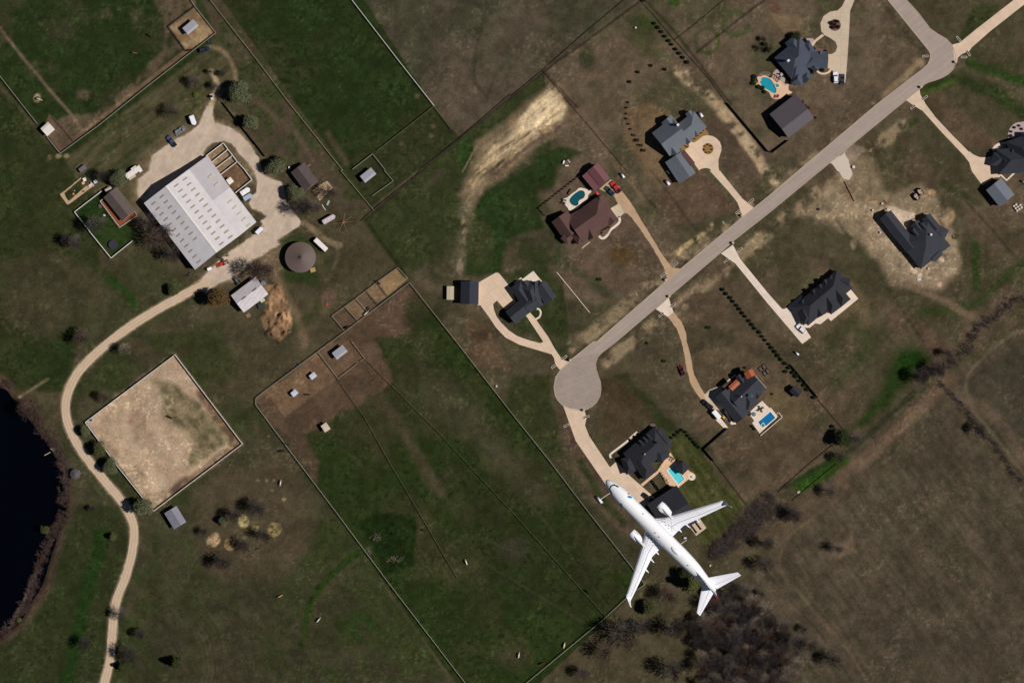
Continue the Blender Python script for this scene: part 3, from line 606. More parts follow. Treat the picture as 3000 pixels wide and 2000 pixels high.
def inset(pts, d):
    """shrink (d>0) or grow a plan polygon by d px"""
    c = (sum(p[0] for p in pts) / len(pts), sum(p[1] for p in pts) / len(pts)); out = []
    n = len(pts); A = sum(pts[i][0] * pts[(i + 1) % n][1] - pts[(i + 1) % n][0] * pts[i][1] for i in range(n)); s = 1 if A > 0 else -1
    for i in range(n):
        a, b, c2 = Vector(pts[i - 1]), Vector(pts[i]), Vector(pts[(i + 1) % n])
        e1 = (b - a).normalized(); e2 = (c2 - b).normalized(); nn = (Vector((-e1.y, e1.x)) + Vector((-e2.y, e2.x)))
        nn = nn.normalized() if nn.length > 1e-6 else Vector((-e1.y, e1.x)); k = max(0.5, nn.dot(Vector((-e1.y, e1.x))))
        p = b + nn * (s * d / k); out.append((p.x, p.y))
    return out
def water_mat(name, c, rough=0.06):
    m = mat(name, c, rough, 0.10, 0.5, spec=0.5); return m
def pool(label, water_pts, deck_pts, wcol, wname, deckmat, cope=True, steps=None):
    grow = inset(water_pts, -3.5); w_, m = m_poly(grow, 3, 0); Z[w_] = Z[w_] * (1 - m) - 1.6 * m
    if deck_pts: slab_hole('pool_deck', deck_pts, inset(water_pts, -1.6), 0.16, deckmat)
    c = Wp([water_pts[0]])[0]; root = thing('swimming_pool', label, 'swimming pool', (c[0], c[1], 0))
    loc = lambda pts: [(p[0] - c[0], p[1] - c[1]) for p in Wp(pts)]
    out, inn = loc(inset(water_pts, -3.0)), loc(water_pts)
    o = [Vector((p[0], p[1], 0)) for p in out]; h = [Vector((p[0], p[1], 0)) for p in inn]; n = len(o)
    mb = MB()
    vs = [(p.x, p.y, 0.19) for p in o] + [(p.x, p.y, 0.19) for p in h] + [(p.x, p.y, -1.4) for p in h] + [(p.x, p.y, -0.2) for p in o]
    fs = [(i, (i + 1) % n, n + (i + 1) % n, n + i) for i in range(n)] + [(3 * n + i, 3 * n + (i + 1) % n, (i + 1) % n, i) for i in range(n)]
    mb.add(vs, fs); part('coping', mb, M_COPE if cope else deckmat, root)
    mb = MB(); mb.add([(p.x, p.y, 0.18) for p in h] + [(p.x, p.y, -1.3) for p in h], [(i, (i + 1) % n, n + (i + 1) % n, n + i) for i in range(n)] + [tuple(range(n, 2 * n))])
    part('basin', mb, mat('pool_tile', (150, 190, 200), 0.4), root)
    part('water', MB().prism([(p.x, p.y) for p in h], -0.2, -0.12, top_only=True), water_mat(wname, wcol), root)
    return root, c
def stones(pts, r, z, m, seed, name, label, cat, group=None):
    pass
P1 = smooth_line(T('Zc', 365, 1270, 385, 1185, 450, 1148, 530, 1165, 600, 1195, 655, 1265, 690, 1330, 730, 1400, 735, 1480, 700, 1520, 640, 1500, 560, 1450, 430, 1370), 4, True)
pool('free-form turquoise pool with rock edging behind the slate blue house', P1,
     smooth_line(T('Zc', 600, 1170, 670, 1050, 760, 965, 860, 1075, 960, 1190, 1020, 1300, 1020, 1440, 1110, 1500, 980, 1560, 830, 1640, 700, 1650, 620, 1600, 560, 1490, 400, 1400, 330, 1310, 325, 1210, 370, 1140, 450, 1110, 530, 1125), 3, True),
     (36, 150, 172), 'turquoise_water', M_PAVER, cope=False)
P2 = smooth_line(T('Za', 690, 1310, 740, 1220, 860, 1120, 950, 1078, 1030, 1110, 1048, 1190, 1010, 1260, 930, 1300, 900, 1345, 890, 1410, 820, 1440, 730, 1395), 4, True)
pool('dark teal kidney-shaped pool beside the maroon roofs', P2,
     smooth_line(T('Za', 550, 1275, 640, 1245, 690, 1200, 770, 1140, 850, 1085, 900, 1035, 960, 1022, 1080, 1050, 1200, 1105, 1130, 1180, 1100, 1280, 980, 1360, 940, 1440, 860, 1505, 700, 1545, 650, 1480, 570, 1380, 590, 1320), 3, True),
     (26, 84, 96), 'teal_water', M_CONC2, cope=False)
P3 = T('Zf', 1415, 1380, 1700, 1140, 1815, 1280, 1530, 1520)
pool('rectangular deep blue pool on the square pale terrace', P3,
     T('Zf', 1200, 1170, 1290, 1090, 1370, 1010, 1510, 890, 1680, 1060, 1710, 1045, 1870, 1250, 1453, 1640, 1280, 1400, 1330, 1350),
     (24, 116, 170), 'deep_blue_water', M_CONC2)
P4 = T('Zg', 1540, 1160, 1690, 1030, 1920, 1350, 1780, 1470)
pool('rectangular bright cyan pool with white coping in front of the aircraft', P4,
     T('Zg', 1290, 1180, 1460, 920, 1590, 840, 1560, 760, 1600, 740, 1730, 950, 1780, 930, 2060, 1190, 2110, 1200, 2100, 1330, 2030, 1350, 1760, 1568, 1640, 1560, 1500, 1440, 1360, 1200),
     (92, 214, 222), 'cyan_water', M_PAVER)
# pool extras: step/spa shelf of the deep blue pool and spa of the turquoise pool
def spa(label, pts, wname, wcol, z=0.28):
    c = Wp([pts[0]])[0]; r = thing('spa_tub', label, 'spa', (c[0], c[1], 0.16))
    q = [(p[0] - c[0], p[1] - c[1]) for p in Wp(pts)]; qi = [(p[0] - c[0], p[1] - c[1]) for p in Wp(inset(pts, 1.6))]
    n = len(q); mb = MB(); vs = [(x, y, z) for x, y in q] + [(x, y, z) for x, y in qi] + [(x, y, -0.02) for x, y in q] + [(x, y, 0.05) for x, y in qi]
    mb.add(vs, [(i, (i + 1) % n, n + (i + 1) % n, n + i) for i in range(n)] + [(2 * n + i, 2 * n + (i + 1) % n, (i + 1) % n, i) for i in range(n)] + [(n + i, n + (i + 1) % n, 3 * n + (i + 1) % n, 3 * n + i) for i in range(n)])
    part('rim', mb, M_COPE, r); part('water', MB().prism(qi, 0.0, z - 0.09, top_only=True), water_mat(wname, wcol), r)
spa('round grey-green spa beside the turquoise pool', smooth_line(T('Zc', 700, 1330, 745, 1285, 805, 1310, 820, 1370, 770, 1395, 720, 1385), 3, True), 'spa_green', (84, 138, 138))
spa('small teal spa at the corner of the deep blue pool', T('Zf', 1470, 1450, 1530, 1380, 1590, 1460, 1535, 1520), 'spa_teal', (44, 120, 132))

# ---- lift the ground sheet ------------------------------------------------
edge = np.minimum.reduce([sst(0, 6, XX + 240), sst(0, 6, 240 - XX), sst(0, 6, YY + 164.4), sst(0, 6, 164.4 - YY)])
Z *= np.where(XX < -200, 1, edge)
Z -= 0.0
vs = np.stack([XX, YY, Z], -1).reshape(-1, 3)
idx = np.arange(NX * NY).reshape(NY, NX)
quads = np.stack([idx[:-1, :-1], idx[:-1, 1:], idx[1:, 1:], idx[1:, :-1]], -1).reshape(-1, 4)
x0, x1, y0, y1 = gx[0], gx[-1], gy[0], gy[-1]; B_ = 6000.0; N0 = len(vs)
ox = [-B_, x0, x1, B_]; oy = [-B_, y0, y1, B_]; ring = [(x, y, 0.0) for y in oy for x in ox]
vs = np.vstack([vs, np.array(ring)])
rq = [[N0 + j * 4 + i, N0 + j * 4 + i + 1, N0 + (j + 1) * 4 + i + 1, N0 + (j + 1) * 4 + i] for j in range(3) for i in range(3) if not (i == 1 and j == 1)]
quads = np.vstack([quads, np.array(rq)])
me = bpy.data.meshes.new('ground'); me.vertices.add(len(vs)); me.vertices.foreach_set('co', vs.astype(np.float32).ravel())
me.loops.add(quads.size); me.loops.foreach_set('vertex_index', quads.astype(np.int32).ravel())
me.polygons.add(len(quads)); me.polygons.foreach_set('loop_start', np.arange(0, quads.size, 4, dtype=np.int32))
try: me.polygons.foreach_set('loop_total', np.full(len(quads), 4, dtype=np.int32))
except Exception: pass
me.update(calc_edges=True); me.validate()
at = me.attributes.new('soil', 'FLOAT_COLOR', 'POINT')
base = np.array(lin((72, 64, 44)), np.float32)
cc_ = np.ones((len(vs), 4), np.float32); cc_[:N0, :3] = col.reshape(-1, 3); cc_[N0:, :3] = base
at.data.foreach_set('color', cc_.ravel())
me.polygons.foreach_set('use_smooth', [True] * len(quads))
gm = bpy.data.materials.new('grass_and_soil'); gm.use_nodes = True; nt = gm.node_tree; n = nt.nodes; l = nt.links; b = n['Principled BSDF']
a_ = n.new('ShaderNodeAttribute'); a_.attribute_name = 'soil'; tc = n.new('ShaderNodeTexCoord')
def nse(sc, det, ro, lo, hi, a, bb):
    x = n.new('ShaderNodeTexNoise'); x.inputs['Scale'].default_value = sc; x.inputs['Detail'].default_value = det; x.inputs['Roughness'].default_value = ro
    l.new(tc.outputs['Object'], x.inputs[0]); m_ = n.new('ShaderNodeMapRange'); m_.inputs[1].default_value = lo; m_.inputs[2].default_value = hi
    m_.inputs[3].default_value = a; m_.inputs[4].default_value = bb; l.new(x.outputs['Fac'], m_.inputs[0]); return x, m_
f1, g1 = nse(1.1, 9, 0.82, 0.33, 0.67, 0.64, 1.38)
f2, g2 = nse(0.16, 6, 0.7, 0.35, 0.65, 0.0, 1.0)
f3, g3 = nse(2.6, 3, 0.8, 0.58, 0.72, 0.0, 0.6)
sc_ = n.new('ShaderNodeVectorMath'); sc_.operation = 'SCALE'; l.new(a_.outputs['Color'], sc_.inputs[0]); l.new(g1.outputs[0], sc_.inputs['Scale'])
hs = n.new('ShaderNodeMix'); hs.data_type = 'RGBA'; hs.blend_type = 'MULTIPLY'; hs.inputs[7].default_value = (1.07, 0.98, 0.96, 1)
l.new(g2.outputs[0], hs.inputs[0]); l.new(sc_.outputs[0], hs.inputs[6])
dry = n.new('ShaderNodeMix'); dry.data_type = 'RGBA'; dry.blend_type = 'MULTIPLY'; dry.inputs[7].default_value = (1.95, 1.75, 1.6, 1)
l.new(g3.outputs[0], dry.inputs[0]); l.new(hs.outputs[2], dry.inputs[6])
l.new(dry.outputs[2], b.inputs['Base Color']); b.inputs['Roughness'].default_value = 1.0; b.inputs['Specular IOR Level'].default_value = 0.0
bp = n.new('ShaderNodeBump'); bp.inputs['Strength'].default_value = 0.5; bp.inputs['Distance'].default_value = 0.25
l.new(f1.outputs['Fac'], bp.inputs['Height']); l.new(bp.outputs[0], b.inputs['Normal'])
me.materials.append(gm); g_o = bpy.data.objects.new('ground', me); SC.collection.objects.link(g_o); g_o['kind'] = 'structure'

# lake water
lm = mat('dark_lake_water', (2, 4, 10), 0.15, 0.2, 0.05, spec=0.25)
struct('lake_water', MB().prism(Wp(inset(LAKE, -14)), -1.3, -0.75, top_only=True), lm)

# ---- roads -------------------------------------------------------------------
ROAD = (T('A3', 1100, 0, 1480, 470, 1492, 500, 1490, 540, 1470, 590, 1430, 630, 1350, 690, 1000, 960, 280, 1568) + T('B2', 2352, 240, 2120, 425, 1420, 1010, 780, 1568)
        + T('C2', 750, 0, 545, 165))
ROADR = (T('A3', 1270, 0, 1380, 120, 1490, 265, 1560, 315, 1640, 360, 1685, 410, 1712, 460, 1728, 520, 1722, 580, 1700, 640, 1660, 680, 1600, 715, 1540, 738, 1480, 755, 1440, 775, 1400, 815, 1280, 910, 480, 1568)
         + T('B2', 2352, 395, 2040, 640, 1920, 750, 1450, 1150, 960, 1568) + T('C2', 960, 0, 830, 100))
CUL = T('C2', 545, 165, 445, 262, 400, 330, 385, 420, 398, 500, 425, 545, 465, 585, 530, 615, 585, 630, 640, 635, 690, 622, 735, 598, 780, 555, 808, 500, 818, 440, 812, 370, 790, 310, 772, 250, 768, 200, 790, 140, 830, 100)
top_l = T('A3', 940, -200); top_r = T('A3', 1090, -200)
slab('road', top_l + ROAD + ROADR[::-1] + top_r, 0.03, M_ROAD, label='pale grey asphalt road crossing the subdivision')
slab('turning_circle', smooth_line(CUL, 2)[:-1] + [CUL[-1]], 0.045, M_CUL, label='bulb-shaped grey asphalt turning circle at the road end')
# kerb edging of the road
M_KERB = mat('kerb_concrete', (186, 168, 150), 0.9, 0.08, 3.0)
mb = MB()
for pts in (ROAD, ROADR, CUL):
    q = smooth_line(pts, 1)
    mb.prism(Wp(ribbon(q, 1.8)), -0.2, 0.12)
struct('kerb', mb, M_KERB)
# barnyard gravel, lane
slab('gravel_yard', inset(YARD, 1.5), 0.035, M_GRAV, jit=0.35, label='pale crushed gravel yard curving round the big barn')
LN = smooth_line(T('O', 480, 650, 455, 660, 430, 672, 370, 706, 310, 742, 260, 778, 205, 826, 170, 870, 152, 920, 154, 965, 172, 1010, 205, 1060, 246, 1110, 275, 1145, 297, 1180, 308, 1215, 304, 1265, 290, 1320, 270, 1370, 262, 1410, 256, 1470, 252, 1520, 240, 1568, 222, 1640), 6)
slab('gravel_lane', ribbon(LN, 23), 0.055, M_LANE, jit=0.12, label='cream gravel lane winding down past the lake and riding arena')
mb = MB()
for off in (-4.5, 4.5):
    P = [Vector(p) for p in LN]; q = []
    for i, p in enumerate(P):
        d = (P[min(i + 1, len(P) - 1)] - P[max(i - 1, 0)]).normalized(); q.append(tuple(p + Vector((d.y, -d.x)) * off))
    mb.prism(jitter(Wp(ribbon(q, 2.2)), 2.5, 0.05, 8), 0.0, 0.068)
struct('wheel_track', mb, M_RUT)
# driveways --------------------------------------------------------------------
slab('driveway', T('A3', 730, -80, 710, 0, 680, 60, 640, 98, 570, 110, 510, 150, 482, 215, 490, 290, 520, 325, 570, 350, 620, 385, 637, 430, 622, 475, 590, 497, 549, 500, 545, 625, 585, 640, 615, 680, 645, 755, 710, 762, 725, 600, 745, 300, 755, 100, 795, 0, 815, -80), 0.05, M_CONC3, label='pale concrete loop driveway beside the slate blue house')
slab('driveway', T('A3', 1695, 412, 1760, 395, 1900, 280, 2260, 0, 2500, -190, 2600, -150, 2352, 45, 2040, 290, 1870, 440, 1850, 470, 1780, 500, 1745, 530, 1735, 580, 1715, 575), 0.052, M_CONC, label='long concrete driveway leaving the road bend to the top right')
slab('driveway', T('A3', 1265, 920, 1392, 820, 1400, 870, 1450, 960, 1540, 1080, 1700, 1250, 1850, 1400) + T('Zj', 0, 540, 60, 590, 150, 630, 250, 635, 420, 600, 515, 870, 460, 940, 390, 940, 200, 1065, 100, 930, 40, 850, 15, 780, 0, 715) + T('A3', 1800, 1430, 1600, 1220, 1420, 1020, 1370, 990, 1330, 965), 0.054, M_CONC, label='concrete driveway running to the house cut by the right edge')
slab('gravel_apron', T('A3', 570, 1495, 700, 1400, 730, 1450, 755, 1540, 780, 1600, 745, 1650, 700, 1645, 640, 1568), 0.05, mat('white_gravel', (206, 192, 176), 0.95, 0.15, 3.0), jit=0.3, label='short white gravel apron of the building site')
slab('driveway', T('Zb', 1150, 1105, 1240, 940, 1300, 900, 1370, 900, 1500, 800, 1590, 765, 1680, 755, 1780, 775, 1870, 825, 1950, 910, 1985, 1000, 1988, 1100, 1950, 1220, 1918, 1320, 1920, 1480, 1940, 1580) + T('B2', 1910, 0, 2030, 150, 2115, 255, 2220, 340, 2125, 425, 2100, 370, 2070, 290, 1980, 180, 1815, 0) + T('Zb', 1760, 1568, 1720, 1530, 1660, 1510, 1590, 1510, 1520, 1530, 1470, 1560, 1380, 1430, 1250, 1270), 0.05, M_CONC, label='pink-cream circular driveway of the grey roofed house')
slab('driveway', T('B2', 800, 170, 905, 80, 930, 95, 985, 150, 1010, 190, 1060, 250, 1120, 340, 1190, 460, 1300, 640, 1380, 770, 1440, 850, 1475, 890, 1555, 900, 1425, 1015, 1420, 950, 1390, 880, 1300, 720, 1180, 540, 1100, 430, 1060, 395, 1020, 390, 985, 350, 970, 300, 945, 250, 905, 190, 850, 190), 0.05, M_TANDRIVE, jit=0.12, label='tan gravel driveway of the maroon roofed house')
slab('garage_apron', T('B2', 895, 352, 985, 300, 1005, 330, 1028, 392, 985, 432, 945, 432), 0.06, M_CONC3)
slab('footpath', ribbon(smooth_line(T('B2', 985, 420, 988, 470, 950, 510, 905, 545, 870, 600, 830, 622, 800, 600), 5), 7), 0.06, M_CONC2, label='curved white path along the front of the maroon roofed house')
slab('driveway', T('B2', 1920, 760, 2030, 680, 2060, 740, 2095, 810, 2352, 1125) + T('B3', 130, 1270, 155, 1268, 195, 1243, 260, 1280, 310, 1400, 395, 1530, 345, 1568, 315, 1590, 295, 1568, 0, 1222) + T('B2', 2050, 850, 1990, 810), 0.05, M_CONC2, label='white concrete driveway of the black roofed house with wide terrace')
slab('terrace', T('Zd', 540, 1490, 610, 1460, 680, 1480, 715, 1505, 700, 1400, 1090, 1180, 1440, 1050, 1540, 900, 1500, 770, 1655, 675, 1840, 900, 1210, 1415, 1145, 1345, 970, 1485, 850, 1465, 720, 1568, 620, 1568), 0.12, M_CONC2, label='white terrace along the lower side of the black roofed house')
slab('front_walk', T('Zd', 220, 1080, 480, 850, 560, 800, 520, 960, 300, 1150), 0.07, M_CONC2)
slab('driveway_apron', T('B2', 1320, 1270, 1440, 1165, 1455, 1220, 1485, 1300, 1430, 1342), 0.052, M_CONC2)
slab('driveway', T('B2', 1430, 1340, 1485, 1298, 1560, 1390, 1600, 1500, 1605, 1568) + T('C2', 1640, 130, 1670, 300, 1720, 400, 1775, 490, 1960, 560, 1830, 640, 1740, 540, 1640, 390, 1600, 230, 1580, 100) + T('B2', 1555, 1568, 1520, 1460), 0.05, M_TANDRIVE, jit=0.12, label='narrow tan gravel driveway to the house with orange metal roofs')
slab('parking_pad', T('Zf', 170, 770, 300, 640, 560, 540, 720, 1000, 545, 1110, 430, 1085, 350, 1090), 0.06, M_CONC3)
slab('footpath', T('Zf', 440, 1320, 545, 1270, 735, 1510, 675, 1562), 0.06, M_CONC2)
slab('footpath', T('Zf', 640, 1130, 680, 1110, 840, 1390, 940, 1390, 900, 1430, 800, 1440), 0.06, M_CONC2)
slab('footpath', ribbon(T('Zf', 530, 580, 600, 545, 760, 405, 900, 290), 3), 0.06, M_CONC2)
slab('driveway', T('Zi', 665, 310, 990, 125, 1030, 122, 1060, 135, 1090, 170, 1300, 430, 1380, 690, 1175, 830, 1020, 655, 945, 720, 960, 830, 1010, 960, 1100, 1080, 1240, 1220, 1400, 1330, 1620, 1410, 1850, 1470, 1905, 1440, 1560, 920, 1600, 875, 1650, 880, 1740, 980, 2000, 1350, 2120, 1568) + T('C2', 460, 165, 530, 190, 445, 265, 400, 215, 385, 150, 365, 118) + T('Zi', 1680, 1568, 1450, 1500, 1180, 1360, 1000, 1170, 860, 960, 700, 745, 650, 745), 0.05, M_CONC, label='forked cream driveway joining the turning circle to the black garage')
slab('patio', T('Zi', 1340, 320, 1480, 210, 1505, 245, 1715, 88, 1900, 310, 1600, 400), 0.10, M_CONC2)
slab('footpath', ribbon(smooth_line(T('Zi', 1755, 1015, 1830, 970, 1858, 890, 1830, 825, 1780, 810), 5), 5), 0.06, M_CONC2)
slab('driveway', T('C2', 470, 590, 530, 612, 640, 632, 668, 640, 685, 700, 670, 770, 710, 870, 900, 1155, 960, 1100, 1090, 1240, 1310, 1432, 1200, 1530, 1150, 1560, 860, 1312, 585, 912, 520, 730), 0.05, M_CONC, label='wide pale driveway under the nose of the aircraft')
slab('footpath', ribbon(smooth_line(T('Zg', 840, 275, 720, 375, 590, 500, 420, 630, 240, 770, 215, 820, 240, 870), 3), 6), 0.06, M_CONC2)
slab('footpath', T('Zg', 1290, 1170, 1360, 1190, 960, 1520, 915, 1480), 0.06, M_PAVER)
slab('pool_patio', T('Zc', 675, 1040, 755, 965, 820, 1020, 960, 1190, 920, 1235, 990, 1330, 940, 1350), 0.2, M_LAV)
slab('footpath', T('Zc', 1480, 400, 1620, 300, 1790, 160, 1840, 195, 1650, 340, 1560, 470, 1500, 480), 0.06, M_CONC)
slab('footpath', ribbon(smooth_line(T('Zc', 1665, 1000, 1750, 1060, 1850, 1070, 1950, 1030, 2000, 960), 4), 5.5), 0.06, M_CONC)
slab('basketball_pad', T('Zl', 1440, 935, 1540, 850, 1665, 785, 1755, 885, 1550, 1090), 0.07, M_TANDRIVE, label='tan square pad beside the brown farmhouse')
slab('footpath', T('Zj', 500, 870, 570, 950, 700, 850, 660, 840, 690, 880, 560, 1010, 480, 910), 0.06, M_CONC2) if False else None
slab('footpath', ribbon(T('Zj', 480, 900, 570, 985, 690, 870), 5), 0.06, M_CONC2)
slab('footpath', ribbon(smooth_line(T('Zj', 355, 530, 420, 450, 530, 415, 600, 430), 4), 8), 0.06, M_CONC2)
# planting beds
def bed(label, pts, m): return slab('flower_bed', pts, 0.07, m, label=label)
def circ(t, x, y, r, n=20): return [(T(t, x, y)[0][0] + r * math.cos(2 * math.pi * k / n), T(t, x, y)[0][1] + r * math.sin(2 * math.pi * k / n)) for k in range(n)]
bed('round brown bed in the concrete loop', circ('A3', 615, 232, 17.5), M_MULCH)
bed('round tan bed in the circular drive', circ('Zb', 1680, 1065, 16.3), M_MULCH2)
bed('tan bed in front of the grey roofed house', smooth_line(T('Zb', 1300, 880, 1310, 800, 1430, 700, 1560, 610, 1640, 640, 1700, 740, 1560, 780, 1450, 870, 1360, 925, 1310, 920), 2, True), M_MULCH2)
bed('small tan bed by the porch', smooth_line(T('Zb', 1060, 1050, 1140, 960, 1230, 960, 1245, 1010, 1150, 1090, 1070, 1090), 2, True), M_MULCH2)
bed('grey bed below the slate blue house porch', smooth_line(T('Zc', 1300, 260, 1440, 255, 1560, 260, 1610, 310, 1520, 400, 1430, 330), 2, True), M_LAV)
bed('grey bed between path and garage', T('Zc', 1540, 480, 1640, 370, 1670, 480, 1940, 510, 1960, 560, 1560, 540), M_MULCH)
bed('pinkish semicircular bed at the right edge', smooth_line(T('Zj', 595, 340, 600, 240, 640, 160, 710, 105, 800, 92, 880, 100, 900, 300, 760, 320), 2, True), M_LAV)
bed('pinkish half round bed by the path', smooth_line(T('Zj', 400, 510, 450, 460, 540, 440, 560, 500, 420, 530), 2, True), M_LAV)
bed('brown bed by the curved white path', smooth_line(T('Zh', 1600, 930, 1720, 820, 1900, 690, 1960, 720, 1800, 850, 1720, 980, 1610, 1030), 2, True), M_MULCH)
bed('stony bed by the turquoise pool', smooth_line(T('Zc', 290, 1120, 380, 1040, 500, 1010, 610, 1050, 590, 1110, 450, 1080, 350, 1130, 320, 1200), 2, True), M_MULCH)
bed('mulched bed at the back of the pool house', circ('Zg', 1190, 170, 12), M_MULCH)
slab('garden_path', T('Zk', 120, 850, 230, 780, 600, 470, 620, 490, 220, 830, 290, 980, 330, 1010, 780, 620, 890, 600, 900, 660, 340, 1080, 290, 1090), 0.05, M_TANDRIVE, jit=0.1, label='tan path framing the vegetable garden')
slab('concrete_pad', [(1820 + x / 6.533, 1440 + y / 6.533) for x, y in ((1250, 600), (1490, 490), (1630, 690), (1435, 840))], 0.08, M_CONC3, label='concrete pad with two planted strips behind the right wing')
slab('round_patio', circ('Zg', 2090, 1300, 11), 0.17, M_CONC2)
# ------------------------------------------------------------------ BUILDINGS
def shingle(name, c): return mat(name, c, 0.9, 0.12, 1.6, bump=0.25, stain=0.12)
def metal_roof(name, c, ang, sp=0.9, amt=0.05, stain=0.06): return mat(name, c, 0.45, 0.03, 0.6, spec=0.4, ribs=(sp, ang), ribamt=amt, stain=stain)
M_BRICK = mat('pale_stone_wall', (186, 168, 146), 0.9, 0.12, 3.0)
M_TIN = mat('white_sheet_wall', (226, 218, 212), 0.6, 0.04, 1.0)
M_TINW = mat('grey_sheet_wall', (150, 146, 146), 0.6, 0.05, 1.0)
M_TRIM = mat('white_trim', (232, 226, 220), 0.6, 0.03, 2.0)
M_GLASS = mat('window_glass', (22, 26, 34), 0.08, 0.1, 1.0, spec=0.6)
M_DARKWALL = mat('brown_wall', (92, 70, 58), 0.85, 0.1, 2.0)
def wing_geo(c, t, w, zoff=0.0):
    """w = (x0,y0,x1,y1,hwL,hwR,eave,pitch,ends); returns world eave corners and ridge points"""
    x0, y0, x1, y1, hl, hr, ev, pt, ends = w[:9]
    ev += zoff
    s = TILE[t][2]; a, b = T(t, x0, y0)[0], T(t, x1, y1)[0]
    A = W(a, ev); B = W(b, ev); A.z = B.z = 0; d = (B - A).normalized(); nL = Vector((-d.y, d.x, 0))
    hl = hl / s * S; hr = hr / s * S
    rise = pt * (1.22 if pt >= 0.4 and pt < 1.5 else 1.0) * (min(hl, hr) if min(hl, hr) > 0 else max(hl, hr))
    L = (B - A).length; q = [A - nL * hr, A + nL * hl, B + nL * hl, B - nL * hr]
    ra = A.copy(); rb = B.copy(); hd = min(max(hl, hr), L * 0.48)
    if ends[0] == 'h': ra = A + d * hd
    if ends[1] == 'h': rb = B - d * hd
    c3 = Vector((c[0], c[1], 0))
    q = [p - c3 for p in q]; ra = ra - c3; rb = rb - c3
    return q, ra, rb, ev, ev + rise, d, nL, hl, hr
def roof_add(mb, g, ends, th=0.18):
    q, ra, rb, ev, rz_, d, nL, hl, hr = g
    vs = [(p.x, p.y, ev) for p in q] + [(ra.x, ra.y, rz_), (rb.x, rb.y, rz_)] + [(p.x, p.y, ev - th) for p in q]
    fs = [(0, 3, 5, 4), (2, 1, 4, 5)]; ms = [0, 0]
    fs += [(1, 0, 4), (3, 2, 5)]; ms += [0 if ends[0] == 'h' else 1, 0 if ends[1] == 'h' else 1]
    fs += [(6, 7, 8, 9)[::-1] if False else (9, 8, 7, 6)]; ms += [0]
    fs += [(0, 1, 7, 6)[::-1] if False else (1, 0, 6, 7), (2, 1, 7, 8), (3, 2, 8, 9), (0, 3, 9, 6)]; ms += [2] * 4
    o = len(mb.v); mb.v += vs; mb.f += [tuple(i + o for i in f) for f in fs]; mb.m += ms
def wall_add(mb, g, ins=0.45, drop=0.18):
    q, ra, rb, ev, rz_, d, nL, hl, hr = g
    ins = min(ins, (q[2] - q[1]).length * 0.2, (q[1] - q[0]).length * 0.3)
    p = [q[0] + d * ins + nL * ins, q[1] + d * ins - nL * ins, q[2] - d * ins - nL * ins, q[3] - d * ins + nL * ins]
    z = ev - drop - 0.004
    o = len(mb.v); mb.v += [(v.x, v.y, -0.1) for v in p] + [(v.x, v.y, z) for v in p]
    mb.f += [tuple(i + o for i in f) for f in ((0, 1, 2, 3), (7, 6, 5, 4), (0, 4, 5, 1), (1, 5, 6, 2), (2, 6, 7, 3), (3, 7, 4, 0))]; mb.m += [0] * 6
    return p
def building(name, label, cat, t, wings, roofm, wallm=None, group=None, openings=True, trim=None, garage=None, extra=None, fascia=None):
    """each wing: (x0,y0,x1,y1,hwL,hwR,eave,pitch,'gg'/'hh'/..); wings after the first few are cross gables and dormers"""
    wallm = wallm or M_BRICK; w0 = wings[0]; cx, cy = T(t, (w0[0] + w0[2]) / 2, (w0[1] + w0[3]) / 2)[0]; c = W((cx, cy))
    root = thing(name, label, cat, (c.x, c.y, 0), 0, group)
    rb = MB(); wb = MB(); first = None
    for i, w in enumerate(wings):
        g = wing_geo(c, t, w, 0.017 * i)
        if len(w) > 9 and w[9] == 'lean':
            pass
        roof_add(rb, g, w[8]); 
        if not (len(w) > 9 and w[9] == 'dormer'): p = wall_add(wb, g)
        if i == 0: first = (g, p)
    part('wall', wb, wallm, root); rf = part('roof', rb, [roofm, trim or wallm, fascia or trim or M_TRIM], root)
    if openings:
        g, p = first; q0, q1 = p[3], p[0]          # the long right-hand wall
        def opening(nm, f, wd, h, z, m):
            base = q1.lerp(q0, f); dd = (q0 - q1).normalized(); ang = math.atan2(dd.y, dd.x); nr = Vector((dd.y, -dd.x, 0))
            o = part(nm, MB().box((base.x + nr.x * 0.03, base.y + nr.y * 0.03, z + h / 2), (wd, 0.10, h), ang), m, root); return o
        opening('door', 0.5, 1.1, 2.1, 0.05, M_DARKWALL)
        for f in (0.2, 0.8): opening('window', f, 1.5, 1.2, 0.95, M_GLASS)
        if garage:
            pass
    return root, rf, c
def add_chimney(root, c, t, x, y, top, wd=0.9, m=None):
    p = W(T(t, x, y)[0], top); part('chimney', MB().box((p.x - c.x, p.y - c.y, top - 1.6), (wd, wd * 0.8, 3.2), R(37)).box((p.x - c.x, p.y - c.y, top + 0.03), (wd * 1.2, wd, 0.08), R(37)), m or M_TRIM, root)
def add_vent(root, c, t, x, y, z, r=0.25, m=None):
    p = W(T(t, x, y)[0], z); part('roof_vent', MB().tube((p.x - c.x, p.y - c.y, z - 0.8), (p.x - c.x, p.y - c.y, z), r, r, 10).tube((p.x - c.x, p.y - c.y, z + 0.02), (p.x - c.x, p.y - c.y, z + 0.2), r * 1.5, r * 0.6, 10), m or M_TRIM, root)
RB = R(38)
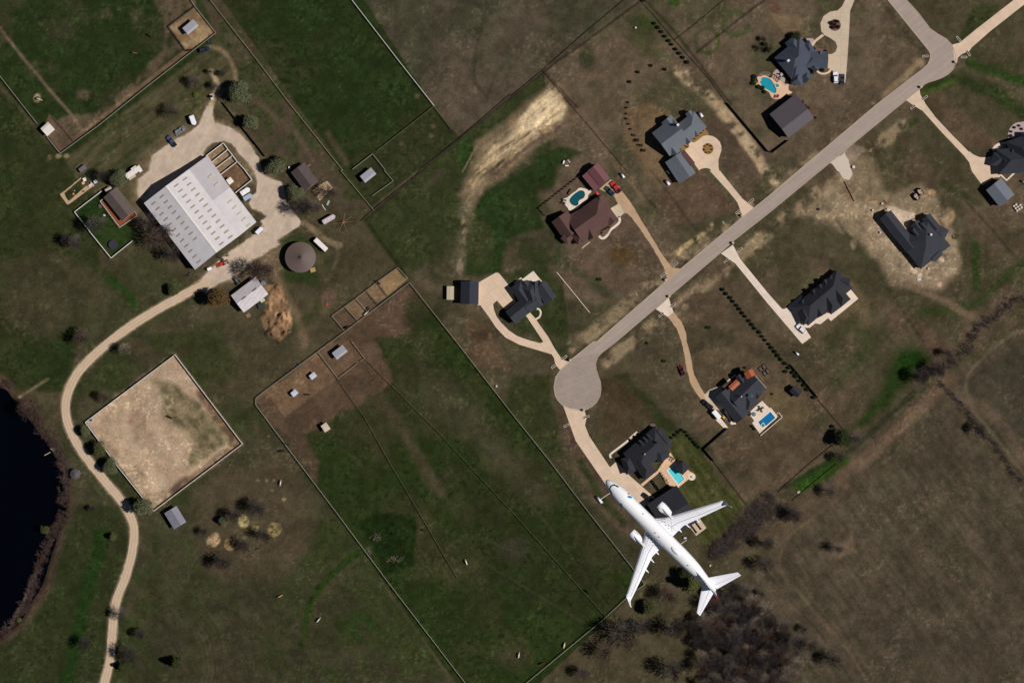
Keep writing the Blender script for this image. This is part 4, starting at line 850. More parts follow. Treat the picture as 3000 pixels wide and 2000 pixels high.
# --- the big arena barn ------------------------------------------------------
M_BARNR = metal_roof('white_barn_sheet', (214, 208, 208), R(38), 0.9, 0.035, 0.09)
M_BARNSH = metal_roof('shaded_barn_sheet', (206, 202, 205), R(38), 0.9, 0.03, 0.10)  # same white sheet in a darker tint, shade painted into the south-west slope
bc = W(O(450, 490)[0]); barn = thing('horse_barn', 'huge white ribbed metal riding barn with rows of skylights', 'barn', (bc.x, bc.y, 0))
def bw(x, y, z): v = W(O(x, y)[0], z); return (v.x - bc.x, v.y - bc.y, z)
EV, RG, SM, NE_ = 5.0, 8.6, 5.4, 3.9
pW0, pW1 = (330.5, 466.5), (448, 619.5); pR0, pR1 = (381.5, 427), (498, 579.5); pM0, pM1 = (434, 388.5), (551, 540.5); pE0, pE1 = (476.5, 357.5), (589, 510)
def strip(name, a0, a1, b0, b1, za, zb, m, label=None):
    mb = MB(); v = [bw(*a0, za), bw(*a1, za), bw(*b1, zb), bw(*b0, zb)]
    mb.add(v + [(p[0], p[1], p[2] - 0.15) for p in v], [(0, 1, 2, 3), (7, 6, 5, 4), (0, 4, 5, 1), (1, 5, 6, 2), (2, 6, 7, 3), (3, 7, 4, 0)])
    return part(name, mb, m, barn, label=label)
strip('roof_slope', pW0, pW1, pR0, pR1, EV, RG, M_BARNSH, 'shaded grey-looking south-west roof slope')
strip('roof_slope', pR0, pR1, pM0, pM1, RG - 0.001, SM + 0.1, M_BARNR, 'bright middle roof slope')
mid0, mid1 = (489, 459.5), (528, 430)
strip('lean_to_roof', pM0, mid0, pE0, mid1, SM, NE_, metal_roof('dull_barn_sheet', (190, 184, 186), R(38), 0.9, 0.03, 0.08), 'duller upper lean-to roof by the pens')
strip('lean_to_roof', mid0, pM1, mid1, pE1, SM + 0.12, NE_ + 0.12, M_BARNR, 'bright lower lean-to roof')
strip('ridge_cap', (379.8, 428.1), (496.3, 580.6), (383, 425.8), (499.4, 578.3), RG + 0.06, RG + 0.05, M_TRIM)
wb = MB()
def inn(p, d): return (p[0] + d[0], p[1] + d[1])
ring_ = [(332, 467), (448.5, 618), (498, 580), (551, 541), (588, 510), (476.5, 359), (434, 390), (381.5, 428)]; hts = [EV, EV, RG, SM, NE_, NE_, SM, RG]
vs = [bw(x, y, 0) for x, y in ring_] + [bw(x, y, h - 0.2) for (x, y), h in zip(ring_, hts)]
wb.add(vs, [(i, (i + 1) % 8, 8 + (i + 1) % 8, 8 + i) for i in range(8)]); part('wall', wb, M_TIN, barn)
M_SKYL = mat('yellowed_skylight', (158, 142, 132), 0.5, 0.08, 1.0); M_SKYL2 = mat('yellow_skylight', (206, 192, 164), 0.5, 0.08, 1.0)
def skylights(x0, y0, x1, y1, n, frac, za, zb, m):
    for k in range(n):
        f = k / (n - 1); x, y = T('B0', x0 + (x1 - x0) * f, y0 + (y1 - y0) * f)[0]; z = za + (zb - za) * frac + 0.06
        v = W((x, y), z); d = (Vector(bw(*pR0, 0)) - Vector(bw(*pW0, 0))).normalized(); u = Vector((-d.y, d.x, 0)); sl_ = (zb - za) / (Vector(bw(*pR0, 0)) - Vector(bw(*pW0, 0))).length
        mb = MB(); c_ = Vector((v.x - bc.x, v.y - bc.y, z)); hx, hy = 1.15, 0.34
        vv = [c_ + d * sx * hx + u * sy * hy + Vector((0, 0, sl_ * sx * hx + dz)) for dz in (-0.05, 0.04) for sx, sy in ((-1, -1), (1, -1), (1, 1), (-1, 1))]
        mb.add(vv, [(0, 1, 2, 3), (7, 6, 5, 4), (0, 4, 5, 1), (1, 5, 6, 2), (2, 6, 7, 3), (3, 7, 4, 0)]); part('skylight', mb, m, barn)
skylights(1410, 300, 1825, 835, 12, 0.265, EV, RG, M_SKYL); skylights(1487, 237, 1905, 770, 12, 0.65, EV, RG, M_SKYL)
skylights(1620, 135, 2035, 670, 12, 0.30, RG, SM + 0.1, M_SKYL); skylights(1700, 75, 2118, 608, 12, 0.69, RG, SM + 0.1, M_SKYL)
skylights(2115, 283, 2285, 500, 5, 0.42, SM, NE_, M_SKYL2); skylights(1935, 50, 1992, 125, 2, 0.4, SM, NE_, M_SKYL2)
for k, f in enumerate((0.18, 0.5, 0.82)):
    a = Vector(bw(448.5, 618, 0)).lerp(Vector(bw(588, 510, 0)), f); d_ = (Vector(bw(588, 510, 0)) - Vector(bw(448.5, 618, 0))).normalized(); nr = Vector((d_.y, -d_.x, 0))
    part('door', MB().box((a.x + nr.x * 0.05, a.y + nr.y * 0.05, 1.9), (4.0 if k == 1 else 2.4, 0.12, 3.7), math.atan2(d_.y, d_.x)), M_DARKWALL, barn)
building('loafing_shed', 'small square white shelter roof between the barn and its pen', 'shed', 'Zl', [(143, 808, 212, 758, 45, 45, 2.6, 0.08, 'gg')], mat('white_flat_roof', (236, 226, 214), 0.6, 0.03, 1.0), M_TIN, openings=False)
# --- farm buildings -----------------------------------------------------------
M_GALV = metal_roof('galvanised_sheet', (164, 164, 172), R(38), 0.6, 0.03, 0.05)
building('field_shelter', 'grey and white horse shelter in the dry pen at the top', 'shed', 'A0', [(1713, 305, 1812, 222, 58, 22, 2.9, 0.32, 'gg')], M_GALV, M_TIN, openings=False)
building('field_shelter', 'white roofed horse shelter by the left paddock corner', 'shed', 'A0', [(388, 1200, 458, 1138, 24, 70, 2.8, 0.3, 'gg')], metal_roof('white_sheet_shed', (226, 218, 208), R(38), 0.6, 0.03, 0.05), M_TIN, openings=False)
building('field_shelter', 'grey shelter in the small square yard right of the brown farmhouse', 'shed', 'B1', [(990, 95, 1092, 14, 56, 22, 2.8, 0.32, 'gg')], M_GALV, M_TIN, openings=False)
building('field_shelter', 'larger grey shelter in the brown pen above the big pasture', 'shed', 'C1', [(731, 150, 829, 75, 56, 22, 2.8, 0.32, 'gg')], M_GALV, M_TIN, openings=False)
M_PALEBL = mat('pale_blue_sheet', (196, 200, 216), 0.5, 0.03, 1.0)
building('pen_shelter', 'upper of the two tiny pale shelters in the brown pen', 'shed', 'C1', [(500, 334, 547, 297, 24, 24, 2.0, 0.1, 'gg')], M_PALEBL, M_TIN, openings=False)
building('pen_shelter', 'lower of the two tiny pale shelters in the brown pen', 'shed', 'C1', [(331, 493, 375, 455, 24, 24, 2.0, 0.1, 'gg')], M_PALEBL, M_TIN, openings=False)
building('feed_shed', 'lone square cream shed standing in the big green pasture', 'shed', 'C1', [(615, 805, 665, 772, 36, 36, 2.6, 0.08, 'gg')], mat('cream_roof', (206, 190, 168), 0.7, 0.05, 1.0), M_TIN, openings=False)
building('arena_shed', 'weathered grey shed below the riding arena corner', 'shed', 'D0', [(1572, -30, 1663, 118, 56, 74, 2.8, 0.25, 'gg')], metal_roof('weathered_grey_sheet', (132, 130, 142), R(-52), 0.5, 0.05, 0.2), M_TINW, openings=False)
r_, rf, c = building('machinery_shed', 'long shed half grey and half ribbed white beside the orange bank', 'shed', 'Zm', [(1010, 975, 1480, 622, 195, 215, 3.4, 0.39, 'gg')], metal_roof('ribbed_pale_sheet', (206, 198, 202), R(38), 1.6, 0.06, 0.12), M_TIN)
for x, y in ((1140, 866), (1340, 712)):
    p = W(T('Zm', x, y)[0], 4.9); part('ridge_vent', MB().box((p.x - c.x, p.y - c.y, 4.95), (2.3, 0.5, 0.35), R(38)), mat('dark_vent', (48, 50, 60), 0.6), r_)
building('farmhouse', 'taupe roofed farmhouse with an orange wooden deck', 'house', 'Zk', [(1270, 812, 1705, 1350, 195, 190, 3.0, 0.42, 'gg')], shingle('taupe_shingle', (98, 86, 82)), M_BRICK)
building('farmhouse', 'brown roofed farmhouse shaded by trees right of the gravel yard', 'house', 'Zl', [(1212, 578, 1424, 868, 128, 128, 3.0, 0.42, 'gg')], shingle('brown_shingle', (88, 76, 76)), M_BRICK)
building('garden_shed', 'pale concrete-topped shed against the taupe farmhouse', 'shed', 'Zk', [(1170, 790, 1310, 712, 48, 48, 2.3, 0.08, 'gg')], mat('pale_shed_roof', (186, 170, 160), 0.8, 0.1, 1.0), M_BRICK, openings=False)
# deck of the farmhouse
M_DECK = mat('orange_deck_boards', (138, 78, 48), 0.8, 0.12, 1.2, ribs=(0.3, R(38)), ribamt=0.08)
dc = W(T('Zk', 1060, 1020)[0]); dk = thing('wooden_deck', 'orange board deck with white railing wrapping the taupe farmhouse', 'deck', (dc.x, dc.y, 0))
dp = T('Zk', 1055, 1020, 1110, 975, 1180, 1040, 1540, 1460, 1840, 1250, 1910, 1345, 1500, 1620)
part('boards', MB().prism([(W(p).x - dc.x, W(p).y - dc.y) for p in dp], 0.0, 0.75), M_DECK, dk)
mb = MB(); rail = T('Zk', 1110, 975, 1055, 1020, 1500, 1620, 1910, 1345, 1840, 1250)
for a, b in zip(rail[:-1], rail[1:]):
    A, B = W(a), W(b); mb.tube((A.x - dc.x, A.y - dc.y, 1.65), (B.x - dc.x, B.y - dc.y, 1.65), 0.11, 0.11, 4)
    n_ = int((B - A).length / 1.5) + 1
    for k in range(n_ + 1): q = A.lerp(B, k / n_); mb.box((q.x - dc.x, q.y - dc.y, 1.2), (0.1, 0.1, 0.9))
part('railing', mb, M_TRIM, dk)
# round covered pen
rc = W(T('B1', 412, 797)[0]); rp = thing('round_pen', 'round building with a brown conical roof of radiating sheets', 'round pen', (rc.x, rc.y, 0))
m = mat('brown_cone_sheet', (104, 88, 82), 0.5, 0.08, 2.0, stain=0.05)
nseg = 44; mb = MB(); Rr_ = 6.75
for k in range(nseg):
    a0, a1 = 2 * math.pi * k / nseg, 2 * math.pi * (k + 1) / nseg; am = (a0 + a1) / 2
    for z_, r0 in ((0, 1),):
        mb.add([(Rr_ * math.cos(a0), Rr_ * math.sin(a0), 3.3), (Rr_ * math.cos(am), Rr_ * math.sin(am), 3.36), (Rr_ * math.cos(a1), Rr_ * math.sin(a1), 3.3), (0.3 * math.cos(am), 0.3 * math.sin(am), 5.0)], [(0, 1, 3), (1, 2, 3)])
part('roof', mb, m, rp)
part('eave_ring', MB().lathe([(Rr_ + 0.03, 3.1), (Rr_ + 0.03, 3.29), (Rr_ - 0.3, 3.29), (Rr_ - 0.3, 3.1)], n=44), mat('dark_brown_trim', (70, 58, 54), 0.7), rp)
part('wall', MB().lathe([(Rr_ - 0.4, 0), (Rr_ - 0.4, 3.08)], n=44), M_DARKWALL, rp)
part('cap_vent', MB().lathe([(0.45, 4.9), (0.45, 5.3), (0.2, 5.5)], n=12), mat('dark_vent', (48, 50, 60), 0.6), rp)
# gazebo
gc = W(T('C0', 697, 1216)[0]); gz = thing('gazebo', 'grey octagonal gazebo on the grass between lake and lane', 'gazebo', (gc.x, gc.y, 0))
part('roof', MB().lathe([(2.4, 2.6), (2.35, 2.75), (0.15, 3.9)], n=8), shingle('gazebo_shingle', (92, 86, 90)), gz)
part('floor', MB().lathe([(2.1, 0.0), (2.1, 0.2)], n=8), M_CONC3, gz)
for k in range(8):
    a = 2 * math.pi * (k + 0.0) / 8; part('post', MB().box((1.95 * math.cos(a), 1.95 * math.sin(a), 1.4), (0.14, 0.14, 2.5)), M_TRIM, gz)
# dock
dc = W(T('C0', 490, 985)[0]); dk = thing('fishing_dock', 'small grey dock on the lake bank', 'dock', (dc.x, dc.y, 0))
part('deck_boards', MB().box((0, 0, 0.1), (2.4, 1.8, 0.15), R(-38)), mat('grey_boards', (150, 140, 130), 0.9, 0.2, 3.0), dk)
part('gangplank', MB().box((-2.6, -2.2, -0.1), (3.0, 0.35, 0.1), R(28)), mat('pale_plank', (176, 160, 130), 0.9), dk)
for x, y in ((-1, 0.2), (0.9, 0.6), (-0.3, -1.1)): part('pile', MB().tube((x, y, -2.6), (x, y, 0.5), 0.09), M_DARKWALL, dk)
# --- houses --------------------------------------------------------------------
SL = shingle('slate_blue_shingle', (74, 80, 94)); GR = shingle('grey_blue_shingle', (104, 110, 118)); MR = shingle('maroon_shingle', (94, 68, 64)); MR2 = metal_roof('maroon_sheet', (118, 78, 80), R(-52), 0.5, 0.03, 0.04)
BK = shingle('charcoal_shingle', (58, 60, 68)); BK2 = shingle('black_shingle', (50, 51, 58)); BRN = metal_roof('brown_grey_sheet', (88, 81, 87), R(38), 0.6, 0.03, 0.04); GS = metal_roof('blue_grey_sheet', (106, 112, 122), R(-52), 0.6, 0.03, 0.04)
r_, rf, c = building('house', 'large slate blue hipped house with many gables at the top right', 'house', 'Zc',
    [(900, 960, 1490, 480, 330, 290, 3.2, 0.72, 'hh'), (1010, 1085, 1370, 830, 240, 260, 3.0, 0.6, 'hh'), (1035, 285, 1330, 660, 150, 130, 3.0, 0.8, 'hh'), (1420, 345, 1560, 600, 90, 110, 3.0, 0.9, 'hh'),
     (1380, 735, 1925, 750, 195, 195, 3.0, 0.5, 'hg'), (1200, 1320, 1250, 1000, 130, 130, 3.05, 0.75, 'hh'), (1560, 880, 1690, 990, 80, 70, 3.0, 0.8, 'hg'), (1370, 1060, 1490, 1220, 110, 120, 3.0, 0.7, 'hg'), (1545, 600, 1535, 720, 60, 60, 3.1, 0.8, 'gh'), (1745, 560, 1745, 680, 70, 60, 3.1, 0.8, 'gh')], SL)
add_chimney(r_, c, 'Zc', 1020, 768, 10.0)
building('workshop', 'big brown-grey gabled metal workshop below the slate blue house', 'workshop', 'A3', [(125, 1190, 362, 1005, 178, 100, 4.2, 0.42, 'gg')], BRN, M_DARKWALL, fascia=mat('dark_brown_trim', (70, 58, 54), 0.7))
r_, rf, c = building('house', 'grey-blue roofed house beside the circular cream driveway', 'house', 'Zb',
    [(600, 975, 1060, 622, 340, 330, 3.4, 0.62, 'gg'), (940, 812, 1490, 372, 215, 255, 3.4, 0.62, 'gh'), (722, 380, 960, 680, 145, 145, 3.2, 0.7, 'gg'), (1225, 215, 1380, 440, 75, 85, 3.2, 0.8, 'gg'),
     (1280, 545, 1440, 735, 75, 75, 3.35, 0.8, 'gg'), (1070, 700, 1272, 925, 90, 90, 3.35, 0.8, 'gg'), (760, 940, 965, 1190, 110, 110, 3.35, 0.8, 'gg')], GR)
add_chimney(r_, c, 'Zb', 990, 518, 8.6)
building('garage', 'grey-blue garage with a maroon awning at the foot of the grey roofed house', 'garage', 'S', [(1979, 456, 2020, 519, 22, 36, 3.4, 0.5, 'gg')], GR)
building('awning', 'maroon lean-to roof over the garage doors', 'awning', 'Zb', [(1100, 1140, 1338, 1428, 60, 60, 3.9, 0.02, 'gg')], MR, openings=False)
building('house', 'maroon shingled house with a kidney pool behind it', 'house', 'Zh',
    [(960, 900, 1750, 335, 320, 345, 3.2, 0.66, 'gh'), (612, 585, 860, 1105, 0, 0, 3, 0.5, 'gg')][:1] + [(605, 590, 900, 1010, 245, 205, 3.3, 0.62, 'gg'), (930, 780, 1180, 1150, 165, 160, 3.0, 0.75, 'gh'), (1210, 690, 1400, 1080, 120, 130, 3.1, 0.85, 'gg'),
     (1590, 430, 1885, 700, 115, 150, 3.1, 0.7, 'gg'), (850, 720, 1130, 560, 150, 170, 3.0, 0.5, 'gg'), (700, 1020, 870, 1160, 110, 90, 3.0, 0.6, 'gh'), (1530, 130, 1620, 350, 120, 90, 3.1, 0.7, 'gh')], MR)
building('garage', 'maroon sheet-roofed garage above the teal pool', 'garage', 'Za', [(1232, 535, 1512, 885, 140, 165, 4.0, 0.42, 'gg'), (1098, 655, 1388, 1005, 2, 150, 3.2, 12.0, 'gg')], MR2, mat('maroon_wall', (120, 88, 84), 0.8))
building('house', 'charcoal roofed house between the forked cream driveway and a white wall', 'house', 'Zi',
    [(1270, 980, 1760, 590, 150, 160, 3.0, 0.7, 'gg'), (1360, 350, 1660, 760, 135, 120, 3.0, 0.75, 'hg'), (1600, 330, 1760, 800, 150, 170, 3.2, 0.8, 'hh'), (1860, 330, 2080, 640, 100, 160, 3.0, 0.6, 'gg'), (1740, 290, 1745, 600, 70, 70, 3.3, 0.9, 'gg'), (1540, 290, 1650, 480, 70, 80, 3.1, 0.8, 'gg'), (1560, 780, 1780, 640, 130, 140, 3.0, 0.8, 'gg')], BK)
building('garage', 'black gabled garage at the left end of the cream driveway', 'garage', 'Zi', [(500, 288, 492, 724, 172, 172, 4.2, 0.4, 'gg')], shingle('navy_shingle', (50, 53, 64)), M_BRICK)
building('carport', 'low cream canopy on the left side of the black garage', 'canopy', 'Zi', [(128, 380, 124, 640, 68, 68, 2.2, 0.06, 'gg')], mat('cream_canopy', (188, 176, 150), 0.8, 0.06, 2.0), openings=False)
r_, rf, c = building('house', 'unfinished dark navy roofed house on bare earth', 'house', 'Ze',
    [(1150, 800, 1660, 1440, 430, 440, 3.2, 0.46, 'hh'), (495, 455, 1120, 1230, 160, 165, 3.2, 0.6, 'gg'), (1430, 500, 1680, 800, 115, 120, 3.1, 0.7, 'gg'), (1170, 650, 1330, 850, 110, 110, 3.1, 0.7, 'gg'), (1130, 800, 1240, 950, 40, 40, 5.0, 0.8, 'gg', 'dormer'), (1330, 665, 1440, 800, 40, 40, 5.0, 0.8, 'gg', 'dormer'),
     (1560, 780, 1890, 960, 160, 80, 3.1, 0.5, 'gh'), (1560, 1480, 1750, 1290, 110, 110, 3.0, 0.5, 'gg')], BK)
add_vent(r_, c, 'Ze', 1552, 918, 7.2, 0.35)
building('house', 'black many-gabled house with a white terrace on its lower side', 'house', 'Zd',
    [(470, 1270, 1500, 400, 225, 330, 3.2, 0.7, 'hh'), (1050, 800, 1330, 1180, 160, 150, 3.1, 0.8, 'gh'), (1260, 640, 1560, 1000, 140, 140, 3.1, 0.8, 'gh'), (560, 1160, 700, 1450, 120, 140, 3.1, 0.8, 'gh'), (1400, 480, 1630, 560, 110, 110, 3.1, 0.6, 'gg'),
     (840, 1000, 1000, 1290, 120, 120, 3.05, 0.7, 'gg'), (1050, 470, 1130, 640, 50, 50, 4.0, 0.9, 'gg', 'dormer'), (935, 590, 1020, 740, 50, 50, 4.0, 0.9, 'gg', 'dormer'), (780, 700, 840, 820, 45, 45, 4.0, 0.9, 'gg', 'dormer'), (530, 950, 600, 1070, 50, 50, 4.0, 0.9, 'gg', 'dormer'), (1190, 400, 1300, 540, 60, 60, 3.6, 0.7, 'gg')], BK2)
OR_ = metal_roof('copper_sheet', (170, 90, 58), R(38), 0.5, 0.04, 0.05)
r_, rf, c = building('house', 'black house with two copper-orange metal roof patches', 'house', 'Zf',
    [(850, 930, 1400, 400, 260, 300, 3.3, 0.62, 'gg'), (570, 700, 1060, 1300, 205, 180, 3.3, 0.6, 'gg'), (1080, 700, 1310, 1040, 150, 150, 3.2, 0.75, 'gh'), (1290, 620, 1450, 800, 110, 110, 3.1, 0.6, 'gg'), (960, 300, 1090, 500, 70, 70, 3.6, 0.8, 'gg')], BK)
g = MB(); roof_add(g, wing_geo(c, 'Zf', (1195, 200, 1275, 340, 95, 120, 6.4, 0.5, 'gg')), 'gg'); roof_add(g, wing_geo(c, 'Zf', (780, 610, 960, 440, 60, 75, 6.2, 0.22, 'gg')), 'gg')
part('copper_roof', g, [OR_, M_BRICK, M_TRIM], r_, label='copper-orange metal roof patches')
add_vent(r_, c, 'Zf', 1260, 775, 8.2, 0.5, mat('dark_blue_vent', (70, 84, 110), 0.5)); add_vent(r_, c, 'Zf', 1035, 795, 8.5, 0.2)
r_, rf, c = building('house', 'black hipped house with the cyan pool nearest the aircraft', 'house', 'Zg',
    [(720, 1010, 1470, 370, 320, 290, 3.2, 0.62, 'hh'), (1120, 600, 1500, 880, 160, 150, 3.1, 0.6, 'gh'), (880, 920, 1150, 1280, 160, 170, 3.1, 0.7, 'gh'), (560, 860, 690, 1220, 130, 110, 3.1, 0.75, 'hh'), (1290, 250, 1530, 530, 110, 120, 3.1, 0.6, 'gg'),
     (885, 470, 985, 610, 26, 26, 5.2, 0.6, 'gg', 'dormer'), (985, 400, 1080, 530, 26, 26, 5.2, 0.6, 'gg', 'dormer'), (1075, 340, 1165, 460, 26, 26, 5.2, 0.6, 'gg', 'dormer')], BK2)
add_vent(r_, c, 'Zg', 1012, 780, 8.0, 0.2); add_vent(r_, c, 'Zg', 1275, 515, 7.4, 0.4, mat('black_vent', (16, 17, 22), 0.7))
building('pool_house', 'small dark hipped pavilion over the end of the cyan pool', 'pavilion', 'Zg', [(1790, 1010, 1960, 1180, 135, 120, 3.2, 0.5, 'hh')], BK2, openings=False)
building('garage', 'wide black garage half covered by the aircraft', 'garage', 'C2', [(1345, 1655, 1615, 1480, 190, 190, 4.2, 0.42, 'gg')], BK2, M_BRICK)
building('house', 'navy hipped house cut off by the right edge', 'house', 'Zj',
    [(420, 700, 1150, 640, 190, 200, 3.2, 0.7, 'hh'), (500, 560, 570, 820, 120, 110, 3.1, 0.8, 'hh'), (740, 330, 900, 780, 170, 190, 3.2, 0.8, 'hh'), (350, 640, 620, 700, 90, 110, 3.0, 0.7, 'hh'), (1000, 250, 1000, 850, 200, 200, 3.2, 0.7, 'hh'), (650, 520, 640, 640, 60, 60, 3.3, 0.9, 'gg')], BK)
building('garage', 'blue-grey sheet-roofed garage below the house at the right edge', 'garage', 'Zj', [(372, 1040, 577, 1296, 148, 148, 4.0, 0.36, 'gg')], GS, M_BRICK)
building('play_house', 'small dark shed with a white porch end near the row of bushes', 'shed', 'C3', [(222, 428, 290, 488, 38, 38, 2.6, 0.6, 'gg')], BK2, M_BRICK, openings=False)
# ------------------------------------------------------------------ VEHICLES
M_TYRE = mat('tyre_rubber', (22, 22, 24), 0.9, 0.1, 3.0); M_RIM = mat('wheel_rim', (150, 150, 155), 0.3, 0.05, 2.0, metal=0.7)
M_LAMP = mat('lamp_glass', (220, 220, 210), 0.2, 0.02, 1.0); M_RED = mat('tail_red', (140, 20, 20), 0.3, 0.02, 1.0)
def paint(name, c): return mat(name, c, 0.28, 0.02, 0.6, spec=0.5, coat=0.3)
def wheel(root, x, y, r, wd=0.24):
    w_ = part('wheel', MB().tube((x, y - wd / 2, r), (x, y + wd / 2, r), r, r, 14), M_TYRE, root)
    part('rim', MB().tube((x, y - wd / 2 - 0.01, r), (x, y + wd / 2 + 0.01, r), r * 0.55, r * 0.55, 10), M_RIM, w_)
def rrect(L, Wd, r, n=4, cx=0, cy=0):
    out = []
    for sx, sy, a0 in ((1, 1, 0), (-1, 1, 90), (-1, -1, 180), (1, -1, 270)):
        for k in range(n + 1):
            a = R(a0 + 90 * k / n); out.append((cx + sx * (L / 2 - r) + r * math.cos(a), cy + sy * (Wd / 2 - r) + r * math.sin(a)))
    return out
def car(name, label, t, tail, front, c, L=4.8, Wd=1.95, kind='suv', cat='car', group=None):
    A, B = WT(t, *tail), WT(t, *front); m = (A + B) / 2; ang = math.atan2((B - A).y, (B - A).x)
    r = thing(name, label, cat, (m.x, m.y, 0.06), ang, group); pm = paint('paint_%d_%d_%d' % c, c)
    hl = L / 2; hood = 1.02 if kind != 'sedan' else 0.92; zr = 1.78 if kind == 'suv' else (1.9 if kind == 'pickup' else 1.45)
    def ring(L_, W_, rr, z, cx=0): return [(x, y, z) for x, y in rrect(L_, W_, rr, 4, cx)]
    part('body', MB().loft([ring(L - 0.15, Wd - 0.15, 0.3, 0.28), ring(L, Wd, 0.35, 0.55), ring(L, Wd, 0.35, hood - 0.2), ring(L - 0.25, Wd - 0.18, 0.4, hood)]), pm, r)
    if kind == 'suv': c0, c1, t0, t1 = -hl + 0.35, hl - 1.35, -hl + 0.65, hl - 2.0
    elif kind == 'sedan': c0, c1, t0, t1 = -hl + 0.75, hl - 1.3, -hl + 1.35, hl - 2.1
    else: c0, c1, t0, t1 = -0.75, hl - 1.45, -0.55, hl - 2.1
    g0 = ring(c1 - c0, Wd - 0.25, 0.25, hood - 0.01, (c0 + c1) / 2); g1 = ring(t1 - t0, Wd - 0.6, 0.22, zr - 0.05, (t0 + t1) / 2)
    part('window', MB().loft([g0, g1]), M_GLASS, r)
    part('roof', MB().loft([ring(t1 - t0, Wd - 0.58, 0.22, zr - 0.049, (t0 + t1) / 2), ring(t1 - t0 - 0.1, Wd - 0.68, 0.22, zr + 0.03, (t0 + t1) / 2)]), pm, r)
    if kind == 'pickup':
        part('cargo_bed', MB().box((-hl + 1.0, 0, hood + 0.01), (1.7, Wd - 0.4, 0.03)), mat('bed_liner', (30, 30, 32), 0.9), r)
        mb = MB().box((-hl + 1.0, Wd / 2 - 0.13, hood + 0.1), (1.9, 0.1, 0.2)).box((-hl + 1.0, -Wd / 2 + 0.13, hood + 0.1), (1.9, 0.1, 0.2)).box((-hl + 0.12, 0, hood + 0.1), (0.1, Wd - 0.36, 0.2))
        part('bed_rail', mb, pm, r)
    for sx in (1, -1):
        for sy in (1, -1): wheel(r, sx * L * 0.31, sy * (Wd / 2 - 0.12), 0.36)
    for sy in (1, -1):
        part('headlight', MB().box((hl - 0.06, sy * (Wd / 2 - 0.35), 0.72), (0.12, 0.35, 0.16)), M_LAMP, r)
        part('tail_light', MB().box((-hl + 0.05, sy * (Wd / 2 - 0.3), 0.75), (0.12, 0.25, 0.18)), M_RED, r)
    return r
car('parked_car', 'dark grey estate car by the upper grassy loop track', 'A0', (1835, 468), (1917, 450), (44, 50, 70), 5.0, kind='suv')
car('pickup_truck', 'dark blue pickup on the left edge of the gravel yard', 'A0', (1605, 1332), (1553, 1268), (70, 84, 110), 5.6, 2.0, 'pickup', 'pickup truck')
car('parked_car', 'white car parked at the end of the concrete loop driveway', 'A3', (621, 752), (617, 678), (240, 240, 250), 5.0, 2.1, 'suv')
car('parked_car', 'dark navy car beside the white one on the loop driveway', 'A3', (680, 764), (682, 700), (52, 62, 84), 4.8, kind='sedan')
car('pickup_truck', 'bright red pickup by the maroon garage', 'Za', (1822, 1092), (1690, 930), (196, 50, 52), 5.9, 2.2, 'pickup', 'pickup truck')
car('parked_car', 'dark teal sedan left of the red pickup', 'Za', (1675, 1150), (1565, 1045), (40, 62, 80), 4.9, kind='sedan')
car('parked_car', 'white car on the white driveway of the black terrace house', 'B3', (332, 1480), (272, 1425), (236, 236, 244), 4.9, kind='suv')
car('parked_car', 'dark red car on the grass by the narrow tan driveway', 'C2', (1572, 298), (1548, 236), (88, 24, 36), 4.6, kind='sedan')
car('pickup_truck', 'black pickup in front of the white box trailer', 'C2', (1822, 602), (1765, 556), (24, 28, 40), 5.6, 2.0, 'pickup', 'pickup truck')
car('parked_car', 'black car on the wide driveway beside the aircraft cockpit', 'C2', (1270, 1450), (1215, 1408), (26, 26, 30), 4.8, kind='suv')
def trailer(name, label, t, tail, front, c, L, Wd, Hh=2.3, vnose=True, cat='trailer', pods=0):
    A, B = WT(t, *tail), WT(t, *front); m = (A + B) / 2; ang = math.atan2((B - A).y, (B - A).x)
    r = thing(name, label, cat, (m.x, m.y, 0.05), ang); pm = mat('trailer_%d_%d_%d' % c, c, 0.45, 0.03, 0.8)
    hl = L / 2; nose = 0.9 if vnose else 0.0
    out = [(-hl, -Wd / 2), (hl - nose, -Wd / 2)] + ([(hl - 0.15, -0.25), (hl - 0.15, 0.25)] if vnose else []) + [(hl - nose, Wd / 2), (-hl, Wd / 2)]
    part('box_body', MB().prism(out, 0.55, Hh + 0.3), pm, r)
    k = [(x * 0.97, y * 0.9) for x, y in out]; part('roof', MB().prism(k, Hh + 0.3, Hh + 0.42), pm, r)
    for x in (-0.45, 0.45):
        for y in (1, -1): wheel(r, x - 0.4, y * (Wd / 2 + 0.02), 0.36)
    part('hitch', MB().tube((hl - 0.3, 0, 0.6), (hl + 0.9, 0, 0.55), 0.09, 0.06), mat('dark_steel', (46, 46, 50), 0.5, metal=0.5), r)
    part('rear_door', MB().box((-hl - 0.03, 0, Hh / 2 + 0.5), (0.06, Wd - 0.3, Hh - 0.4)), M_TRIM, r)
    for i in range(pods): part('roof_vent', MB().box((-hl + 1.2 + i * 1.7, 0.1, Hh + 0.5), (0.45, 0.45, 0.16)), M_TRIM, r)
    return r
trailer('horse_trailer', 'white pointed-nose trailer standing alone on grass above the pickup', 'A0', (1762, 1072), (1792, 1150), (242, 242, 250), 4.4, 2.1)
trailer('horse_trailer', 'white pointed-nose trailer beside the barn pen', 'Zl', (352, 988), (486, 900), (244, 242, 244), 4.6, 2.2, pods=1)
trailer('horse_trailer', 'pale blue trailer beside the white one at the barn wall', 'Zl', (392, 1068), (522, 992), (168, 182, 204), 4.2, 2.0)
trailer('horse_trailer', 'white trailer on the gravel by the lower corner of the barn', 'B1', (6, 578), (66, 520), (236, 236, 246), 3.9, 1.8)
trailer('livestock_trailer', 'long speckled white trailer under the bare trees', 'B1', (618, 478), (732, 412), (200, 186, 190), 6.2, 2.1, pods=3)
